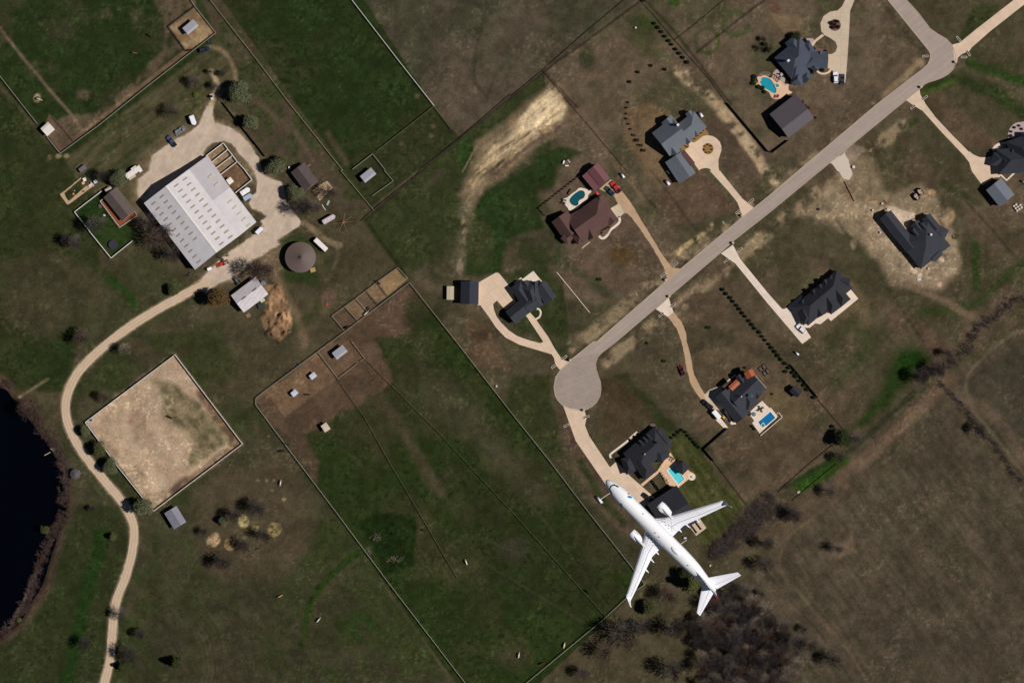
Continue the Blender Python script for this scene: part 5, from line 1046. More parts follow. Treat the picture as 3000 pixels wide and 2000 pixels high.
trailer('semi_trailer', 'long plain white box trailer beside the round building', 'B1', (648, 728), (546, 632), (240, 230, 226), 6.9, 2.1, vnose=False)
trailer('box_trailer', 'bright white box trailer behind the black pickup', 'Zf', (522, 1278), (392, 1126), (246, 246, 246), 4.2, 2.1, vnose=False)
rv = trailer('camper', 'white camper with slide-outs half under a bare tree', 'Zk', (1660, 455), (1975, 245), (236, 222, 222), 7.6, 2.3, vnose=False, cat='camper', pods=3)
part('slide_out', MB().box((1.2, 1.45, 1.5), (2.6, 0.7, 1.8)), M_TRIM, rv); part('slide_out', MB().box((3.0, -1.45, 1.5), (1.4, 0.7, 1.8)), M_TRIM, rv); part('awning', MB().box((-1.6, -1.7, 2.2), (3.4, 1.2, 0.08)), mat('camper_awning', (190, 178, 160), 0.8), rv)
# flatbed trailer with gear
A, B = WT('A0', 1605, 1220), WT('A0', 1705, 1185); m_ = (A + B) / 2
ft = thing('flatbed_trailer', 'grey flatbed trailer loaded with gear on the verge', 'trailer', (m_.x, m_.y, 0), R(33))
part('bed', MB().box((0, 0, 0.7), (5.0, 2.3, 0.16)), mat('grey_steel', (112, 116, 124), 0.6, 0.1), ft)
for x, y, sx, sy, h in ((-1.4, 0.5, 1.4, 0.9, 0.7), (0.5, 0.7, 1.0, 0.7, 0.5), (1.6, -0.4, 1.1, 1.1, 0.8), (-0.4, -0.7, 1.6, 0.5, 0.4)):
    part('load_crate', MB().box((x, y, 0.78 + h / 2), (sx, sy, h)), mat('crate_grey', (128, 130, 138), 0.7, 0.2, 3.0), ft)
for x in (-0.5, 0.4):
    for y in (1.1, -1.1): wheel(ft, x, y, 0.35)
# tractor(s), golf cart, small machines
def tractor(label, t, x, y, ang, c):
    p = WT(t, x, y); r = thing('tractor', label, 'tractor', (p.x, p.y, 0.05), ang); pm = paint('paint_%d_%d_%d' % c, c)
    part('hood', MB().box((0.9, 0, 1.15), (1.7, 0.8, 0.7), 0, 0, 0.85), pm, r); part('seat_platform', MB().box((-0.4, 0, 0.95), (1.0, 1.1, 0.25)), pm, r)
    part('seat', MB().box((-0.55, 0, 1.2), (0.45, 0.5, 0.15)).box((-0.78, 0, 1.45), (0.1, 0.5, 0.45)), M_TYRE, r)
    part('loader_bucket', MB().box((2.5, 0, 0.45), (0.6, 1.7, 0.5), 0, 0, 0.8), pm, r); part('loader_arm', MB().tube((0.4, 0.55, 1.2), (2.4, 0.6, 0.55), 0.08).tube((0.4, -0.55, 1.2), (2.4, -0.6, 0.55), 0.08).tube((0.4, -0.6, 1.2), (0.4, 0.6, 1.2), 0.06), pm, r)
    for sy in (1, -1): wheel(r, -0.55, sy * 0.85, 0.72, 0.42); wheel(r, 1.35, sy * 0.65, 0.42, 0.28)
tractor('red tractor with a front loader below the barn', 'Zm', 735, 205, R(205), (206, 44, 34))
tractor('grey tractor beside the long half-white shed', 'Zm', 1020, 555, R(130), (96, 100, 106))
def implement(name, label, t, x, y, ang, c, cat='machine'):
    p = WT(t, x, y); r = thing(name, label, cat, (p.x, p.y, 0), ang); pm = mat('impl_%d_%d_%d' % c, c, 0.6, 0.2, 3.0)
    part('frame', MB().box((0, 0, 0.5), (1.6, 0.12, 0.12)).box((0, 0, 0.52), (0.14, 1.5, 0.12)).box((0.5, 0, 0.6), (0.5, 0.6, 0.4)), pm, r)
    for sy in (1, -1): wheel(r, -0.4, sy * 0.7, 0.38)
implement('hay_rake', 'small dark farm implement on the gravel above the red tractor', 'Zm', 725, 130, R(20), (60, 60, 66))
implement('wheel_rake', 'spoked rake lying right of the red tractor', 'Zm', 825, 165, R(60), (150, 116, 84))
implement('sprayer', 'green-grey implement on the gravel by the barn wall', 'Zm', 830, 45, R(-30), (84, 120, 106))
implement('mower', 'dark mower parked on grass off the lower barn corner', 'Zm', 90, 420, R(-45), (64, 66, 72))
implement('scraper', 'black drum implement against the barn wall', 'Zm', 645, 45, R(30), (58, 58, 62))
p = WT('Zm', 490, 312); gc_ = thing('golf_cart', 'golf cart with white roof on the lane by the barn corner', 'golf cart', (p.x, p.y, 0.05), R(20))
part('roof', MB().prism(rrect(2.0, 1.3, 0.2), 1.85, 1.93), mat('white_plastic', (240, 238, 244), 0.4), gc_); part('body', MB().prism(rrect(2.3, 1.15, 0.2), 0.3, 0.7), mat('cart_body', (170, 160, 150), 0.5), gc_)
part('seat', MB().box((-0.2, 0, 0.85), (0.5, 1.0, 0.2)), M_TYRE, gc_)
for sx in (0.85, -0.85):
    for sy in (0.5, -0.5): part('roof_post', MB().tube((sx * 0.9, sy, 0.7), (sx * 0.9, sy, 1.86), 0.025), M_RIM, gc_); wheel(gc_, sx * 0.85, sy, 0.24, 0.18)
p = WT('A0', 1945, 893); uv = thing('utility_cart', 'small white utility cart on the narrow sandy track', 'utility cart', (p.x, p.y, 0.03), R(110))
part('body', MB().prism(rrect(2.6, 1.3, 0.2), 0.3, 0.75), mat('cart_white', (210, 206, 204), 0.5), uv); part('roof', MB().prism(rrect(1.1, 1.2, 0.15, cx=0.2), 1.7, 1.78), M_TYRE, uv); part('seat', MB().box((0.1, 0, 0.9), (0.5, 1.1, 0.3)), M_TYRE, uv)
for sx in (0.85, -0.85):
    for sy in (0.6, -0.6): wheel(uv, sx, sy, 0.3, 0.2)
p = WT('Zf', 630, 1270); ex = thing('mini_loader', 'yellow mini loader beside the white box trailer', 'loader', (p.x, p.y, 0.05), R(-45))
part('cab', MB().box((-0.1, 0, 1.1), (1.1, 1.1, 1.4), 0, 0, 0.8), mat('loader_yellow', (236, 184, 24), 0.4), ex); part('chassis', MB().box((-0.1, 0, 0.45), (2.2, 1.2, 0.45)), mat('grey_steel', (112, 116, 124)), ex)
part('bucket', MB().box((1.5, 0, 0.35), (0.6, 1.5, 0.4), 0, 0, 0.8), mat('grey_steel', (112, 116, 124)), ex)
for sx in (0.6, -0.7):
    for sy in (0.6, -0.6): wheel(ex, sx, sy, 0.32, 0.26)
# propane tanks
def tank(label, t, a, b, rad=0.5, group=None):
    A, B = WT(t, *a), WT(t, *b); m = (A + B) / 2; L = (B - A).length; ang = math.atan2((B - A).y, (B - A).x)
    r = thing('propane_tank', label, 'gas tank', (m.x, m.y, 0), ang, group); wm = mat('white_tank', (238, 236, 244), 0.35, 0.02, 1.0)
    prof = []; n = 5
    rings = []
    for k in range(n + 1): a_ = math.pi / 2 * k / n; rings.append((-L / 2 + rad * (1 - math.sin(a_)), rad * math.cos(math.pi / 2 - a_) if k else 0.03))
    rings += [(-x, rr) for x, rr in rings[::-1]]
    part('vessel', MB().loft([[(x, rr * math.cos(t_), 0.85 + rr * math.sin(t_)) for t_ in (2 * math.pi * j / 14 for j in range(14))] for x, rr in rings]), wm, r, smooth=True)
    part('dome', MB().lathe([(0.16, 0), (0.16, 0.18), (0.05, 0.24)], (0, 0, 0.85 + rad - 0.03), 10), wm, r)
    for x in (-L * 0.28, L * 0.28): part('leg', MB().box((x, 0, 0.22), (0.18, 0.8, 0.44)), M_CONC3, r)
tank('white gas tank beside the grey roofed house', 'Zb', (1478, 235), (1555, 340), 0.55)
tank('white gas tank left of the grey-blue garage', 'B2', (1412, 92), (1448, 132), 0.62)
tank('stubby white tank against the grey-blue garage', 'B2', (1418, 0), (1448, 26), 0.4)
tank('white gas tank above the red pickup', 'B2', (1000, 28), (1032, 66), 0.5)
tank('small white gas tank in the field right of the bush row', 'C3', (248, 96), (282, 124), 0.4)
tank('long white gas tank left of the aircraft nose', 'C2', (776, 1422), (828, 1482), 0.55)
tank('white gas tank cut by the right edge of the frame', 'Zj', (800, 995), (880, 1040), 0.5)
# ------------------------------------------------------------------ FENCES
def fence(label, pts, m, h=1.3, wd=0.12, rails=2, step=3.4, post=0.08, name='paddock_fence', cat='fence', group=None, panel=False, close=False):
    P = [W(p) for p in pts] + ([W(pts[0])] if close else []); c = P[0]
    r = thing(name, label, cat, (c.x, c.y, 0), 0, group); mb = MB(); pb = MB()
    def sec(A, B, z, hh):
        d = (B - A).normalized(); nn = Vector((-d.y, d.x, 0)) * wd / 2; e = d * 0.02
        vs = [A - e - nn, B + e - nn, B + e + nn, A - e + nn]
        mb.add([(v.x - c.x, v.y - c.y, z) for v in vs] + [(v.x - c.x, v.y - c.y, z + hh) for v in vs], [(3, 2, 1, 0), (4, 5, 6, 7), (0, 1, 5, 4), (1, 2, 6, 5), (2, 3, 7, 6), (3, 0, 4, 7)])
    for A, B in zip(P[:-1], P[1:]):
        L = (B - A).length; k = max(1, int(L / step))
        if panel: sec(A, B, 0.02, h)
        else:
            for i in range(rails): sec(A, B, h - 0.13 - i * (h - 0.3) / max(1, rails), 0.13)
        for j in range(k + 1):
            q = A.lerp(B, j / k); ang = math.atan2((B - A).y, (B - A).x)
            if post: pb.box((q.x - c.x, q.y - c.y, h / 2 + 0.03), (post, post, h + 0.06), ang)
    part('panel' if panel else 'rail', mb, m, r)
    if post: part('fence_post', pb, m, r)
    return r
FW = mat('white_rail', (226, 222, 216), 0.6, 0.04, 1.0); FG = mat('weathered_rail', (148, 143, 132), 0.8, 0.08, 1.0); FO = mat('olive_wire_rail', (98, 104, 72), 0.8, 0.08, 1.0); FD = mat('dark_rail', (62, 50, 42), 0.85, 0.1, 1.0); FB = mat('dark_board_fence', (52, 46, 46), 0.9, 0.12, 1.5)
fence('white rail fence of the riding arena', T('C0', 1610, 122, 2230, 940, 1415, 1555, 1335, 1460, 1110, 1180, 900, 895, 785, 742), FW, 1.5, 0.17, 3, close=True, name='arena_fence')
fence('pale fence from the left edge to the left paddock shelter', T('A0', -60, 620, 0, 700, 345, 1140), FG, wd=0.18)
fence('thin white fence between lawn and left paddock up to the top pen', T('A0', 435, 1260, 555, 1412, 900, 1160, 1340, 808, 1985, 305, 1795, 62, 1730, -40), FG, wd=0.18)
fence('dark wooden fence round the dry pen with its shelter', T('A0', 1795, 62, 1550, 245, 1712, 470), FD, wd=0.16)
fence('dark divider fence inside the brown corner pen', T('A0', 490, 1085, 600, 1200, 680, 1300), FD, wd=0.1)
fence('long thin yellowish fence from the top edge past the farmhouse', T('A0', 1900, -40, 1930, 0, 2352, 540) + T('A1', 0, 540, 300, 940, 800, 1568) + T('B1', 780, 0, 1080, 360), mat('yellow_rail', (150, 152, 112), 0.7, 0.05), 1.2, 0.13)
fence('bright white straight fence along the right of the top green paddock', T('A1', 850, -40, 880, 0, 1300, 545, 1638, 975), FW, 1.4, 0.18)
fence('olive fence across the green paddock towards the small yard', T('A1', 1636, 978, 1115, 1387), FO, wd=0.15)
fence('dark fence stub running down from the white fence corner', T('A1', 1642, 985, 1800, 1195), FO, wd=0.12)
fence('dark boundary fence below the top brown field', T('A1', 2352, 865, 1870, 1280, 1520, 1560) + T('B1', 1500, 30, 1080, 365, 975, 462), FD, wd=0.12)
fence('pale fence round the small yard of the grey shelter', T('A1', 888, 1557, 1072, 1415, 1188, 1562), FG, wd=0.2)
fence('lower fence of the small yard of the grey shelter', T('B1', 1180, 0, 1262, 95, 1070, 232), FG, wd=0.16)
fence('white railing round the barn pens', T('A0', 1895, 1435, 2053, 1315, 2180, 1485) + T('Zl', 400, 610, 516, 768) + T('B0', 2165, 205), FW, 1.5, 0.26, 3, name='pen_fence')
for k, (a, b) in enumerate((((1942, 1497), (2095, 1375)), ((1988, 1545), (2140, 1430)))): fence(['uppermost white divider of the barn pens', 'middle white divider of the barn pens'][k], T('A0', *a, *b), FW, 1.5, 0.24, 3, name='pen_divider')
fence('lowest white divider of the barn pens', T('Zl', 38, 690, 293, 490), FW, 1.5, 0.24, 3, name='pen_divider')
fence('white picket fence round the trampoline yard', T('B0', 935, 190, 687, 380, 850, 590, 1022, 803, 1220, 645), FW, 1.4, 0.24, 3, name='yard_fence')
fence('white fence of the big central pasture, running down its right side', T('B1', 695, 1570, 830, 1470, 1412, 1028, 1840, 1568) + T('C1', 2352, 660) + T('C2', 350, 1100, 705, 1568) + T('D2', 1100, 500, 1220, 660, 1080, 758, 865, 960, 130, 1568, 0, 1680), FG, 1.4, 0.16)
fence('white fence down the left side of the big central pasture', T('C1', 695, 0, 30, 495, 0, 525, 0, 582, 300, 985, 740, 1568) + T('D1', 1200, 620, 1950, 1600), FG, 1.4, 0.17)
fence('white fence of the brown shelter pen', T('C1', 572, 97, 755, 340, 937, 200), FG, wd=0.14)
fence('thin fence beside the brown shelter pen', T('C1', 880, 0, 1002, 157, 960, 180), FG, wd=0.14)
fence('thin wire fence crossing the pasture, upper run', T('C1', 1005, 160, 1380, 540, 1660, 815, 2352, 1560) + T('D2', 860, 955), FO, 1.1, 0.08)
fence('thin wire fence crossing the pasture, lower run', T('C1', 750, 345, 1000, 700, 1240, 1130, 1500, 1568) + T('D1', 1850, 600), FO, 1.1, 0.07)
fence('wooden fence round the row of brown east pens', T('B1', 812, 1470, 698, 1335, 920, 1175, 1120, 1020, 1305, 890, 1395, 990), FG, 1.3, 0.13, name='pen_fence')
for k, (a, b) in enumerate((((820, 1252), (935, 1377)), ((920, 1175), (1020, 1290)), ((1020, 1108), (1120, 1232)), ((1112, 1022), (1212, 1150)))): fence(['first', 'second', 'third', 'fourth'][k] + ' divider of the brown east pens counted from their lower left end', T('B1', *a, *b), FG if k < 2 else FD, 1.3, 0.13, name='pen_divider')
M_WHW = mat('white_low_wall', (226, 206, 190), 0.7, 0.05); fence('straight low white wall on the lawn right of the charcoal house', T('B2', 410, 932, 714, 1304), M_WHW, 0.5, 0.28, panel=True, post=0, name='low_wall', cat='wall')
fence('tall dark board fence left of the brown-grey workshop', T('A2', 1978, 948, 2352, 1392) + T('S', 2262, 448) + T('A3', 188, 1292), FB, 1.9, 0.12, panel=True, name='board_fence')
fence('tall black board fence beside the row of bushes', T('C3', 170, 215, 205, 210, 455, 510), FB, 1.9, 0.12, panel=True, name='board_fence')
fence('black board fence corner between the two pool houses', T('Zf', 735, 1575, 920, 1420) if False else T('C2', 1985, 795, 1765, 988, 1857, 1097), FB, 1.9, 0.14, panel=True, name='board_fence')
fence('long dark board fence along the sandy lane right of the leafy trees', T('A0', 2050, 945, 2352, 1330) + T('Zl', 430, 32, 725, 415), FB, 1.5, 0.14, panel=True, name='board_fence')
fence('brown shadowed fence of the maroon house garden', T('B2', 610, 62, 248, 345, 308, 412), FD, 1.5, 0.14, step=1.6, post=0.3, name='garden_fence')
fence('grey post fence between two lots at the top', T('A2', 290, 655, 545, 960, 780, 1240, 1060, 1568), FD, 1.0, 0.07)
fence('dark wire fence of the top right lots', T('A2', 1180, 0, 1300, 130, 1500, 370, 1830, 740, 1980, 950), FD, 1.0, 0.08)
fence('dark wire fence meeting the top edge', T('A2', 1960, 0, 1700, 215, 1502, 370), FD, 1.0, 0.08)
fence('dark boundary fence rising to the top edge', T('A2', 1050, -10, 650, 325, 285, 650, 0, 885), FD, 1.0, 0.1)
fence('brown wire fence down from the black board fence', T('C3', 455, 515, 590, 680, 725, 835), FD, 1.1, 0.1)
fence('brown wire fence beside the mown lawn', T('C2', 1857, 1097, 2170, 1510), FD, 1.1, 0.1)
fence('dark fence of the bright green drain strip, upper side', T('C3', 600, 950, 380, 1130, 100, 1380), FD, 1.1, 0.12)
fence('dark fence of the bright green drain strip, lower side', T('C3', 640, 1120, 480, 1250, 230, 1460), FD, 1.1, 0.12)
fence('orange silt fence at the building site', T('B3', 705, 100, 795, 283, 950, 298), mat('orange_mesh', (190, 128, 84), 0.8), 0.7, 0.12, panel=True, name='silt_fence')
fence('short orange silt fence by the unfinished house', T('B3', 955, 275, 1065, 268, 1100, 305), mat('orange_mesh', (190, 128, 84), 0.8), 0.7, 0.12, panel=True, name='silt_fence')
fence('garden retaining wall beside the deep blue pool', T('Zf', 1840, 1190, 1890, 1160, 1975, 1260, 1470, 1690), M_WHW, 0.5, 0.3, panel=True, post=0, name='low_wall', cat='wall')
# ------------------------------------------------------------------ mailboxes, culvert headwalls
def place(proto, spots, group, base):
    first = True
    for x, y, a, lab in spots:
        if first: proto.location = (x, y, proto.location.z); proto.rotation_euler = (0, 0, a); proto['label'] = lab; first = False; proto['group'] = group
        else: dup(proto, (x, y, proto.location.z), a, lab, group)
mbx = thing('mailbox', '', 'mailbox'); part('pillar', MB().box((0, 0, 0.75), (0.75, 0.75, 1.5)), mat('dark_brick', (74, 62, 58), 0.9, 0.2, 4.0), mbx); part('letter_box', MB().box((0.3, 0, 1.15), (0.5, 0.3, 0.3)), M_TRIM, mbx); part('cap', MB().box((0, 0, 1.54), (0.9, 0.9, 0.08)), M_CONC3, mbx)
MBS = [('A3', 1405, 803, 'by the driveway of the right-edge house'), ('A3', 1722, 573, 'at the road bend by the top right driveway'), ('B2', 2030, 665, 'across the road from the white driveway mouth'), ('B2', 2112, 415, 'at the driveway mouth of the grey roofed house'),
       ('B2', 1412, 1005, 'at the foot of the tan gravel driveway'), ('B2', 1445, 1155, 'by the apron of the narrow tan driveway'), ('C2', 535, 172, 'at the forked driveway by the turning circle'), ('C2', 660, 632, 'on the lower rim of the turning circle')]
place(mbx, [(*WT(t, x, y)[:2], R(50), 'brick mailbox ' + s) for t, x, y, s in MBS], 'brick mailboxes along the road', None)
cul = thing('culvert_headwall', '', 'culvert')
mb = MB(); 
for (cx, cy, sx, sy) in ((0, 0.36, 2.7, 0.13), (0, -0.36, 2.7, 0.13), (1.285, 0, 0.13, 0.59), (-1.285, 0, 0.13, 0.59)): mb.box((cx, cy, 0.12), (sx, sy, 0.5))
part('headwall', mb, M_COPE, cul); part('drain_shade_block', MB().box((0, 0, 0.0), (2.44, 0.54, 0.2)), mat('hole_shade', (50, 42, 34), 0.9), cul)  # solid dark block fills the frame, painting in the shade of the hole
CUS = [('A3', 1750, 360, -52, 'above the top right driveway'), ('A3', 1840, 490, -62, 'right of the top right driveway mouth'), ('A3', 1800, 527, 0, 'below the top right driveway mouth'), ('A3', 1442, 900, 38, 'on the upper side of the right-edge driveway'), ('A3', 1332, 985, 38, 'on the lower side of the right-edge driveway'),
       ('A3', 1445, 518, 4, 'inside the road bend'), ('B2', 2195, 280, 38, 'above the circular drive mouth'), ('B2', 2078, 377, 38, 'below the circular drive mouth'), ('B2', 2092, 727, 38, 'above the white driveway mouth'), ('B2', 1970, 825, 38, 'below the white driveway mouth'),
       ('B2', 1500, 860, 38, 'above the tan driveway mouth'), ('B2', 1388, 955, 38, 'below the tan driveway mouth'), ('B2', 1480, 1235, 40, 'right of the narrow tan driveway apron'), ('B2', 1372, 1322, 40, 'left of the narrow tan driveway apron'), ('C2', 480, 148, 38, 'above the forked driveway neck'), ('C2', 385, 226, 38, 'below the forked driveway neck'), ('C2', 683, 693, 22, 'right of the driveway below the turning circle'), ('C2', 500, 770, 25, 'left of the driveway below the turning circle')]
place(cul, [(*WT(t, x, y)[:2], R(a), 'white rectangular culvert headwall ' + s) for t, x, y, a, s in CUS], 'white culvert headwalls beside driveways', None)
# ------------------------------------------------------------------ small props
def prop(name, label, cat, t, x, y, build, ang=0.0, z=0.0, group=None):
    p = WT(t, x, y); r = thing(name, label, cat, (p.x, p.y, z), ang, group); build(r); return r
p = WT('B0', 1040, 680); tr = thing('trampoline', 'round black trampoline in the fenced farmhouse yard', 'trampoline', (p.x, p.y, 0))
part('mat', MB().lathe([(1.75, 0.84), (1.75, 0.87)], n=24), mat('trampoline_mat', (36, 36, 48), 0.8), tr); part('rim', MB().lathe([(1.75, 0.82), (2.0, 0.82), (2.0, 0.9), (1.75, 0.9)], n=24), mat('trampoline_pad', (52, 48, 66), 0.7), tr)
for k in range(6): a = k * math.pi / 3; part('leg', MB().tube((1.9 * math.cos(a), 1.9 * math.sin(a), 0), (1.9 * math.cos(a), 1.9 * math.sin(a), 0.82), 0.04), M_RIM, tr)
p = WT('B1', 805, 475); hw = thing('horse_walker', 'hot walker with six thin arms on the grass right of the livestock trailer', 'horse walker', (p.x, p.y, 0))
part('post', MB().tube((0, 0, 0), (0, 0, 2.6), 0.14), mat('rust_steel', (120, 76, 54), 0.7), hw); part('motor_box', MB().box((0, 0, 0.45), (1.2, 1.0, 0.9)), mat('rust_steel', (120, 76, 54)), hw)
for k, a in enumerate((80, 35, 5, -70, -115, 190)): part('arm', MB().tube((0, 0, 2.6), (4.6 * math.cos(R(a)), 4.6 * math.sin(R(a)), 2.2), 0.06, 0.035), mat('pale_rust', (176, 138, 108), 0.7), hw)
def dumpster(label, x, y):
    p = WT('B3', x, y); r = thing('dumpster', label, 'dumpster', (p.x, p.y, 0), R(-52))
    mb = MB()
    for cx, cy, sx, sy in ((0, 0.9, 3.0, 0.1), (0, -0.9, 3.0, 0.1), (1.45, 0, 0.1, 1.7), (-1.45, 0, 0.1, 1.7)): mb.box((cx, cy, 0.85), (sx, sy, 1.5))
    mb.box((0, 0, 0.2), (2.8, 1.7, 0.1)); part('bin', mb, mat('black_bin', (24, 24, 28), 0.7), r); rr = random.Random(int(x))
    deb = MB()
    for k in range(26): deb.box((rr.uniform(-1.1, 1.1), rr.uniform(-0.6, 0.6), rr.uniform(0.9, 1.5)), (rr.uniform(0.3, 0.8), rr.uniform(0.15, 0.5), rr.uniform(0.1, 0.4)), rr.uniform(0, 3))
    part('debris', deb, mat('pale_debris', (206, 184, 162), 0.8, 0.3, 6.0), r)
dumpster('open black dumpster of pale debris, upper right of the pair', 1395, 196); dumpster('open black dumpster of pale debris, lower left of the pair', 1360, 240)
# fire ring with three white benches
p = WT('Za', 625, 455); fr = thing('fire_ring', 'stone fire ring on the green lawn', 'fire pit', (p.x, p.y, 0))
part('ring_wall', MB().lathe([(0.55, 0), (0.6, 0.35), (0.35, 0.35), (0.35, 0.1)], n=16), mat('fire_stone', (120, 98, 76), 0.9, 0.3, 5.0), fr); part('stone_circle', MB().lathe([(1.2, 0.0), (1.2, 0.05)], n=18), mat('dark_stone', (92, 76, 60), 0.9, 0.3, 5.0), fr)
for k, (x, y, a, s) in enumerate(((563, 435, 75, 'left of'), (680, 405, -52, 'above right of'), (633, 516, 0, 'below'))):
    p = WT('Za', x, y); b_ = thing('garden_bench', 'white bench ' + s + ' the fire ring', 'bench', (p.x, p.y, 0), R(a), 'white benches round the fire ring')
    part('seat', MB().box((0, 0, 0.45), (1.5, 0.55, 0.08)), M_TRIM, b_); part('backrest', MB().box((0, -0.28 if k == 2 else 0.28, 0.75), (1.5, 0.06, 0.5)), M_TRIM, b_)
    for sx in (-0.65, 0.65): part('leg', MB().box((sx, 0, 0.21), (0.08, 0.45, 0.4)), M_TRIM, b_)
# play slide
p = WT('Za', 1345, 1170); sl_ = thing('play_slide', 'bright pink and orange play slide between garage and house', 'slide', (p.x, p.y, 0), R(-60))
part('slide_bed', MB().loft([[(-1.4, -0.45, 0.1), (-1.4, 0.45, 0.1), (-1.4, 0.45, 0.25), (-1.4, -0.45, 0.25)], [(1.2, -0.45, 1.5), (1.2, 0.45, 1.5), (1.2, 0.45, 1.65), (1.2, -0.45, 1.65)]]), mat('hot_pink', (250, 70, 110), 0.4), sl_)
part('slide_stripe', MB().loft([[(-1.3, -0.15, 0.27), (-1.3, 0.1, 0.27), (-1.3, 0.1, 0.31), (-1.3, -0.15, 0.31)], [(1.1, -0.15, 1.65), (1.1, 0.1, 1.65), (1.1, 0.1, 1.69), (1.1, -0.15, 1.69)]]), mat('slide_orange', (255, 150, 80), 0.4), sl_)
part('ladder', MB().tube((1.3, -0.35, 0), (1.2, -0.35, 1.6), 0.04).tube((1.3, 0.35, 0), (1.2, 0.35, 1.6), 0.04).tube((1.25, -0.35, 0.6), (1.25, 0.35, 0.6), 0.03).tube((1.23, -0.35, 1.1), (1.23, 0.35, 1.1), 0.03), M_RIM, sl_)
# sun loungers, tables, umbrellas
lg = thing('sun_lounger', '', 'sun lounger', (0, 0, 0.2)); LM = mat('dark_wicker', (60, 46, 44), 0.9, 0.2, 6.0)
part('frame', MB().box((0, 0, 0.28), (1.8, 0.65, 0.08)), LM, lg); part('backrest', MB().box((0.85, 0, 0.5), (0.5, 0.62, 0.08)), LM, lg); part('cushion', MB().box((-0.15, 0, 0.36), (1.3, 0.5, 0.07)), mat('tan_cushion', (196, 160, 130), 0.9), lg)
for sx in (-0.75, 0.75):
    for sy in (-0.26, 0.26): part('leg', MB().box((sx, sy, 0.12), (0.06, 0.06, 0.24)), LM, lg)
LG = [('Zc', 668, 1125, 50, 'first lounger from the left of the turquoise pool row'), ('Zc', 712, 1160, 50, 'second lounger of the turquoise pool row'), ('Zc', 752, 1195, 50, 'third lounger of the turquoise pool row'), ('Zc', 790, 1228, 50, 'last lounger of the turquoise pool row'),
      ('Zg', 1605, 890, 60, 'upper of the two loungers by the top of the cyan pool'), ('Zg', 1650, 925, 60, 'lower of the two loungers by the top of the cyan pool')]
LG += [('Zg', x, y, 125, s + ' lounger of the row left of the cyan pool') for (x, y), s in zip(((1400, 1250), (1440, 1305), (1475, 1365), (1530, 1405)), ('uppermost', 'second', 'third', 'lowest'))]
place(lg, [(*WT(t, x, y)[:2], R(a), s) for t, x, y, a, s in LG], 'dark wicker loungers by the pools', None)
redl = mat('red_cushion', (132, 50, 46), 0.8)
for k, (x, y, s) in enumerate(((66, 888, 'left'), (92, 886, 'right'))):
    p = WT('A3', x, y); q = thing('garden_chair', 'red cushioned chair at the foot of the turquoise pool, the ' + s + ' one', 'chair', (p.x, p.y, 0.16), R(70)); part('seat', MB().box((0, 0, 0.4), (1.4, 0.6, 0.12)), redl, q); part('backrest', MB().box((0.65, 0, 0.65), (0.12, 0.6, 0.5)), redl, q); part('leg', MB().box((-0.5, 0, 0.17), (0.08, 0.5, 0.34)), LM, q); part('leg', MB().box((0.5, 0, 0.17), (0.08, 0.5, 0.34)), LM, q)
def table_set(label, t, x, y, r0, nch, m, z=0.2, rt=0.7):
    p = WT(t, x, y); tb = thing('garden_table', 'round table ' + label, 'table', (p.x, p.y, z)); part('tabletop', MB().lathe([(rt, 0.72), (rt, 0.78)], n=16), m, tb); part('pedestal', MB().tube((0, 0, 0), (0, 0, 0.72), 0.08), LM, tb)
    for k in range(nch):
        a = 2 * math.pi * k / nch + 0.5; q = thing('garden_chair', 'dark chair at the round table ' + label, 'chair', (p.x + r0 * math.cos(a), p.y + r0 * math.sin(a), z), a, 'chairs at the round table ' + label)
        part('seat', MB().box((0, 0, 0.42), (0.6, 0.6, 0.1)), LM, q); part('backrest', MB().box((0.28, 0, 0.7), (0.08, 0.6, 0.5)), LM, q)
        for sx in (-0.25, 0.25): part('leg', MB().box((sx, 0, 0.19), (0.05, 0.5, 0.37)), LM, q)
table_set('on the lavender patio of the slate blue house', 'Zc', 862, 1085, 1.25, 5, mat('pale_tabletop', (176, 166, 160), 0.6))
table_set('on the terrace of the deep blue pool', 'Zf', 1475, 1080, 1.2, 4, mat('dark_tabletop', (50, 46, 50), 0.6))
table_set('on the paving left of the teal pool', 'Za', 565, 1335, 0.9, 4, mat('pale_tabletop', (176, 166, 160), 0.6), rt=0.4)
p = WT('Zf', 1310, 1195); um = thing('garden_umbrella', 'grey octagonal umbrella on the terrace of the deep blue pool', 'umbrella', (p.x, p.y, 0.16)); part('canopy', MB().lathe([(1.05, 2.1), (1.03, 2.16), (0.05, 2.55)], n=8), mat('umbrella_grey', (112, 122, 132), 0.8), um); part('pole', MB().tube((0, 0, 0), (0, 0, 2.5), 0.03), M_RIM, um); part('base', MB().lathe([(0.3, 0), (0.3, 0.1)], n=10), LM, um)
p = WT('Zg', 2085, 1300); fb = thing('fire_bowl', 'dark fire bowl on the round cream patio', 'fire pit', (p.x, p.y, 0.17)); part('bowl', MB().lathe([(0.2, 0), (0.32, 0.35), (0.25, 0.35), (0.15, 0.1)], n=12), M_TYRE, fb); part('rim', MB().lathe([(0.34, 0.33), (0.34, 0.38), (0.26, 0.38)], n=12), M_RIM, fb)
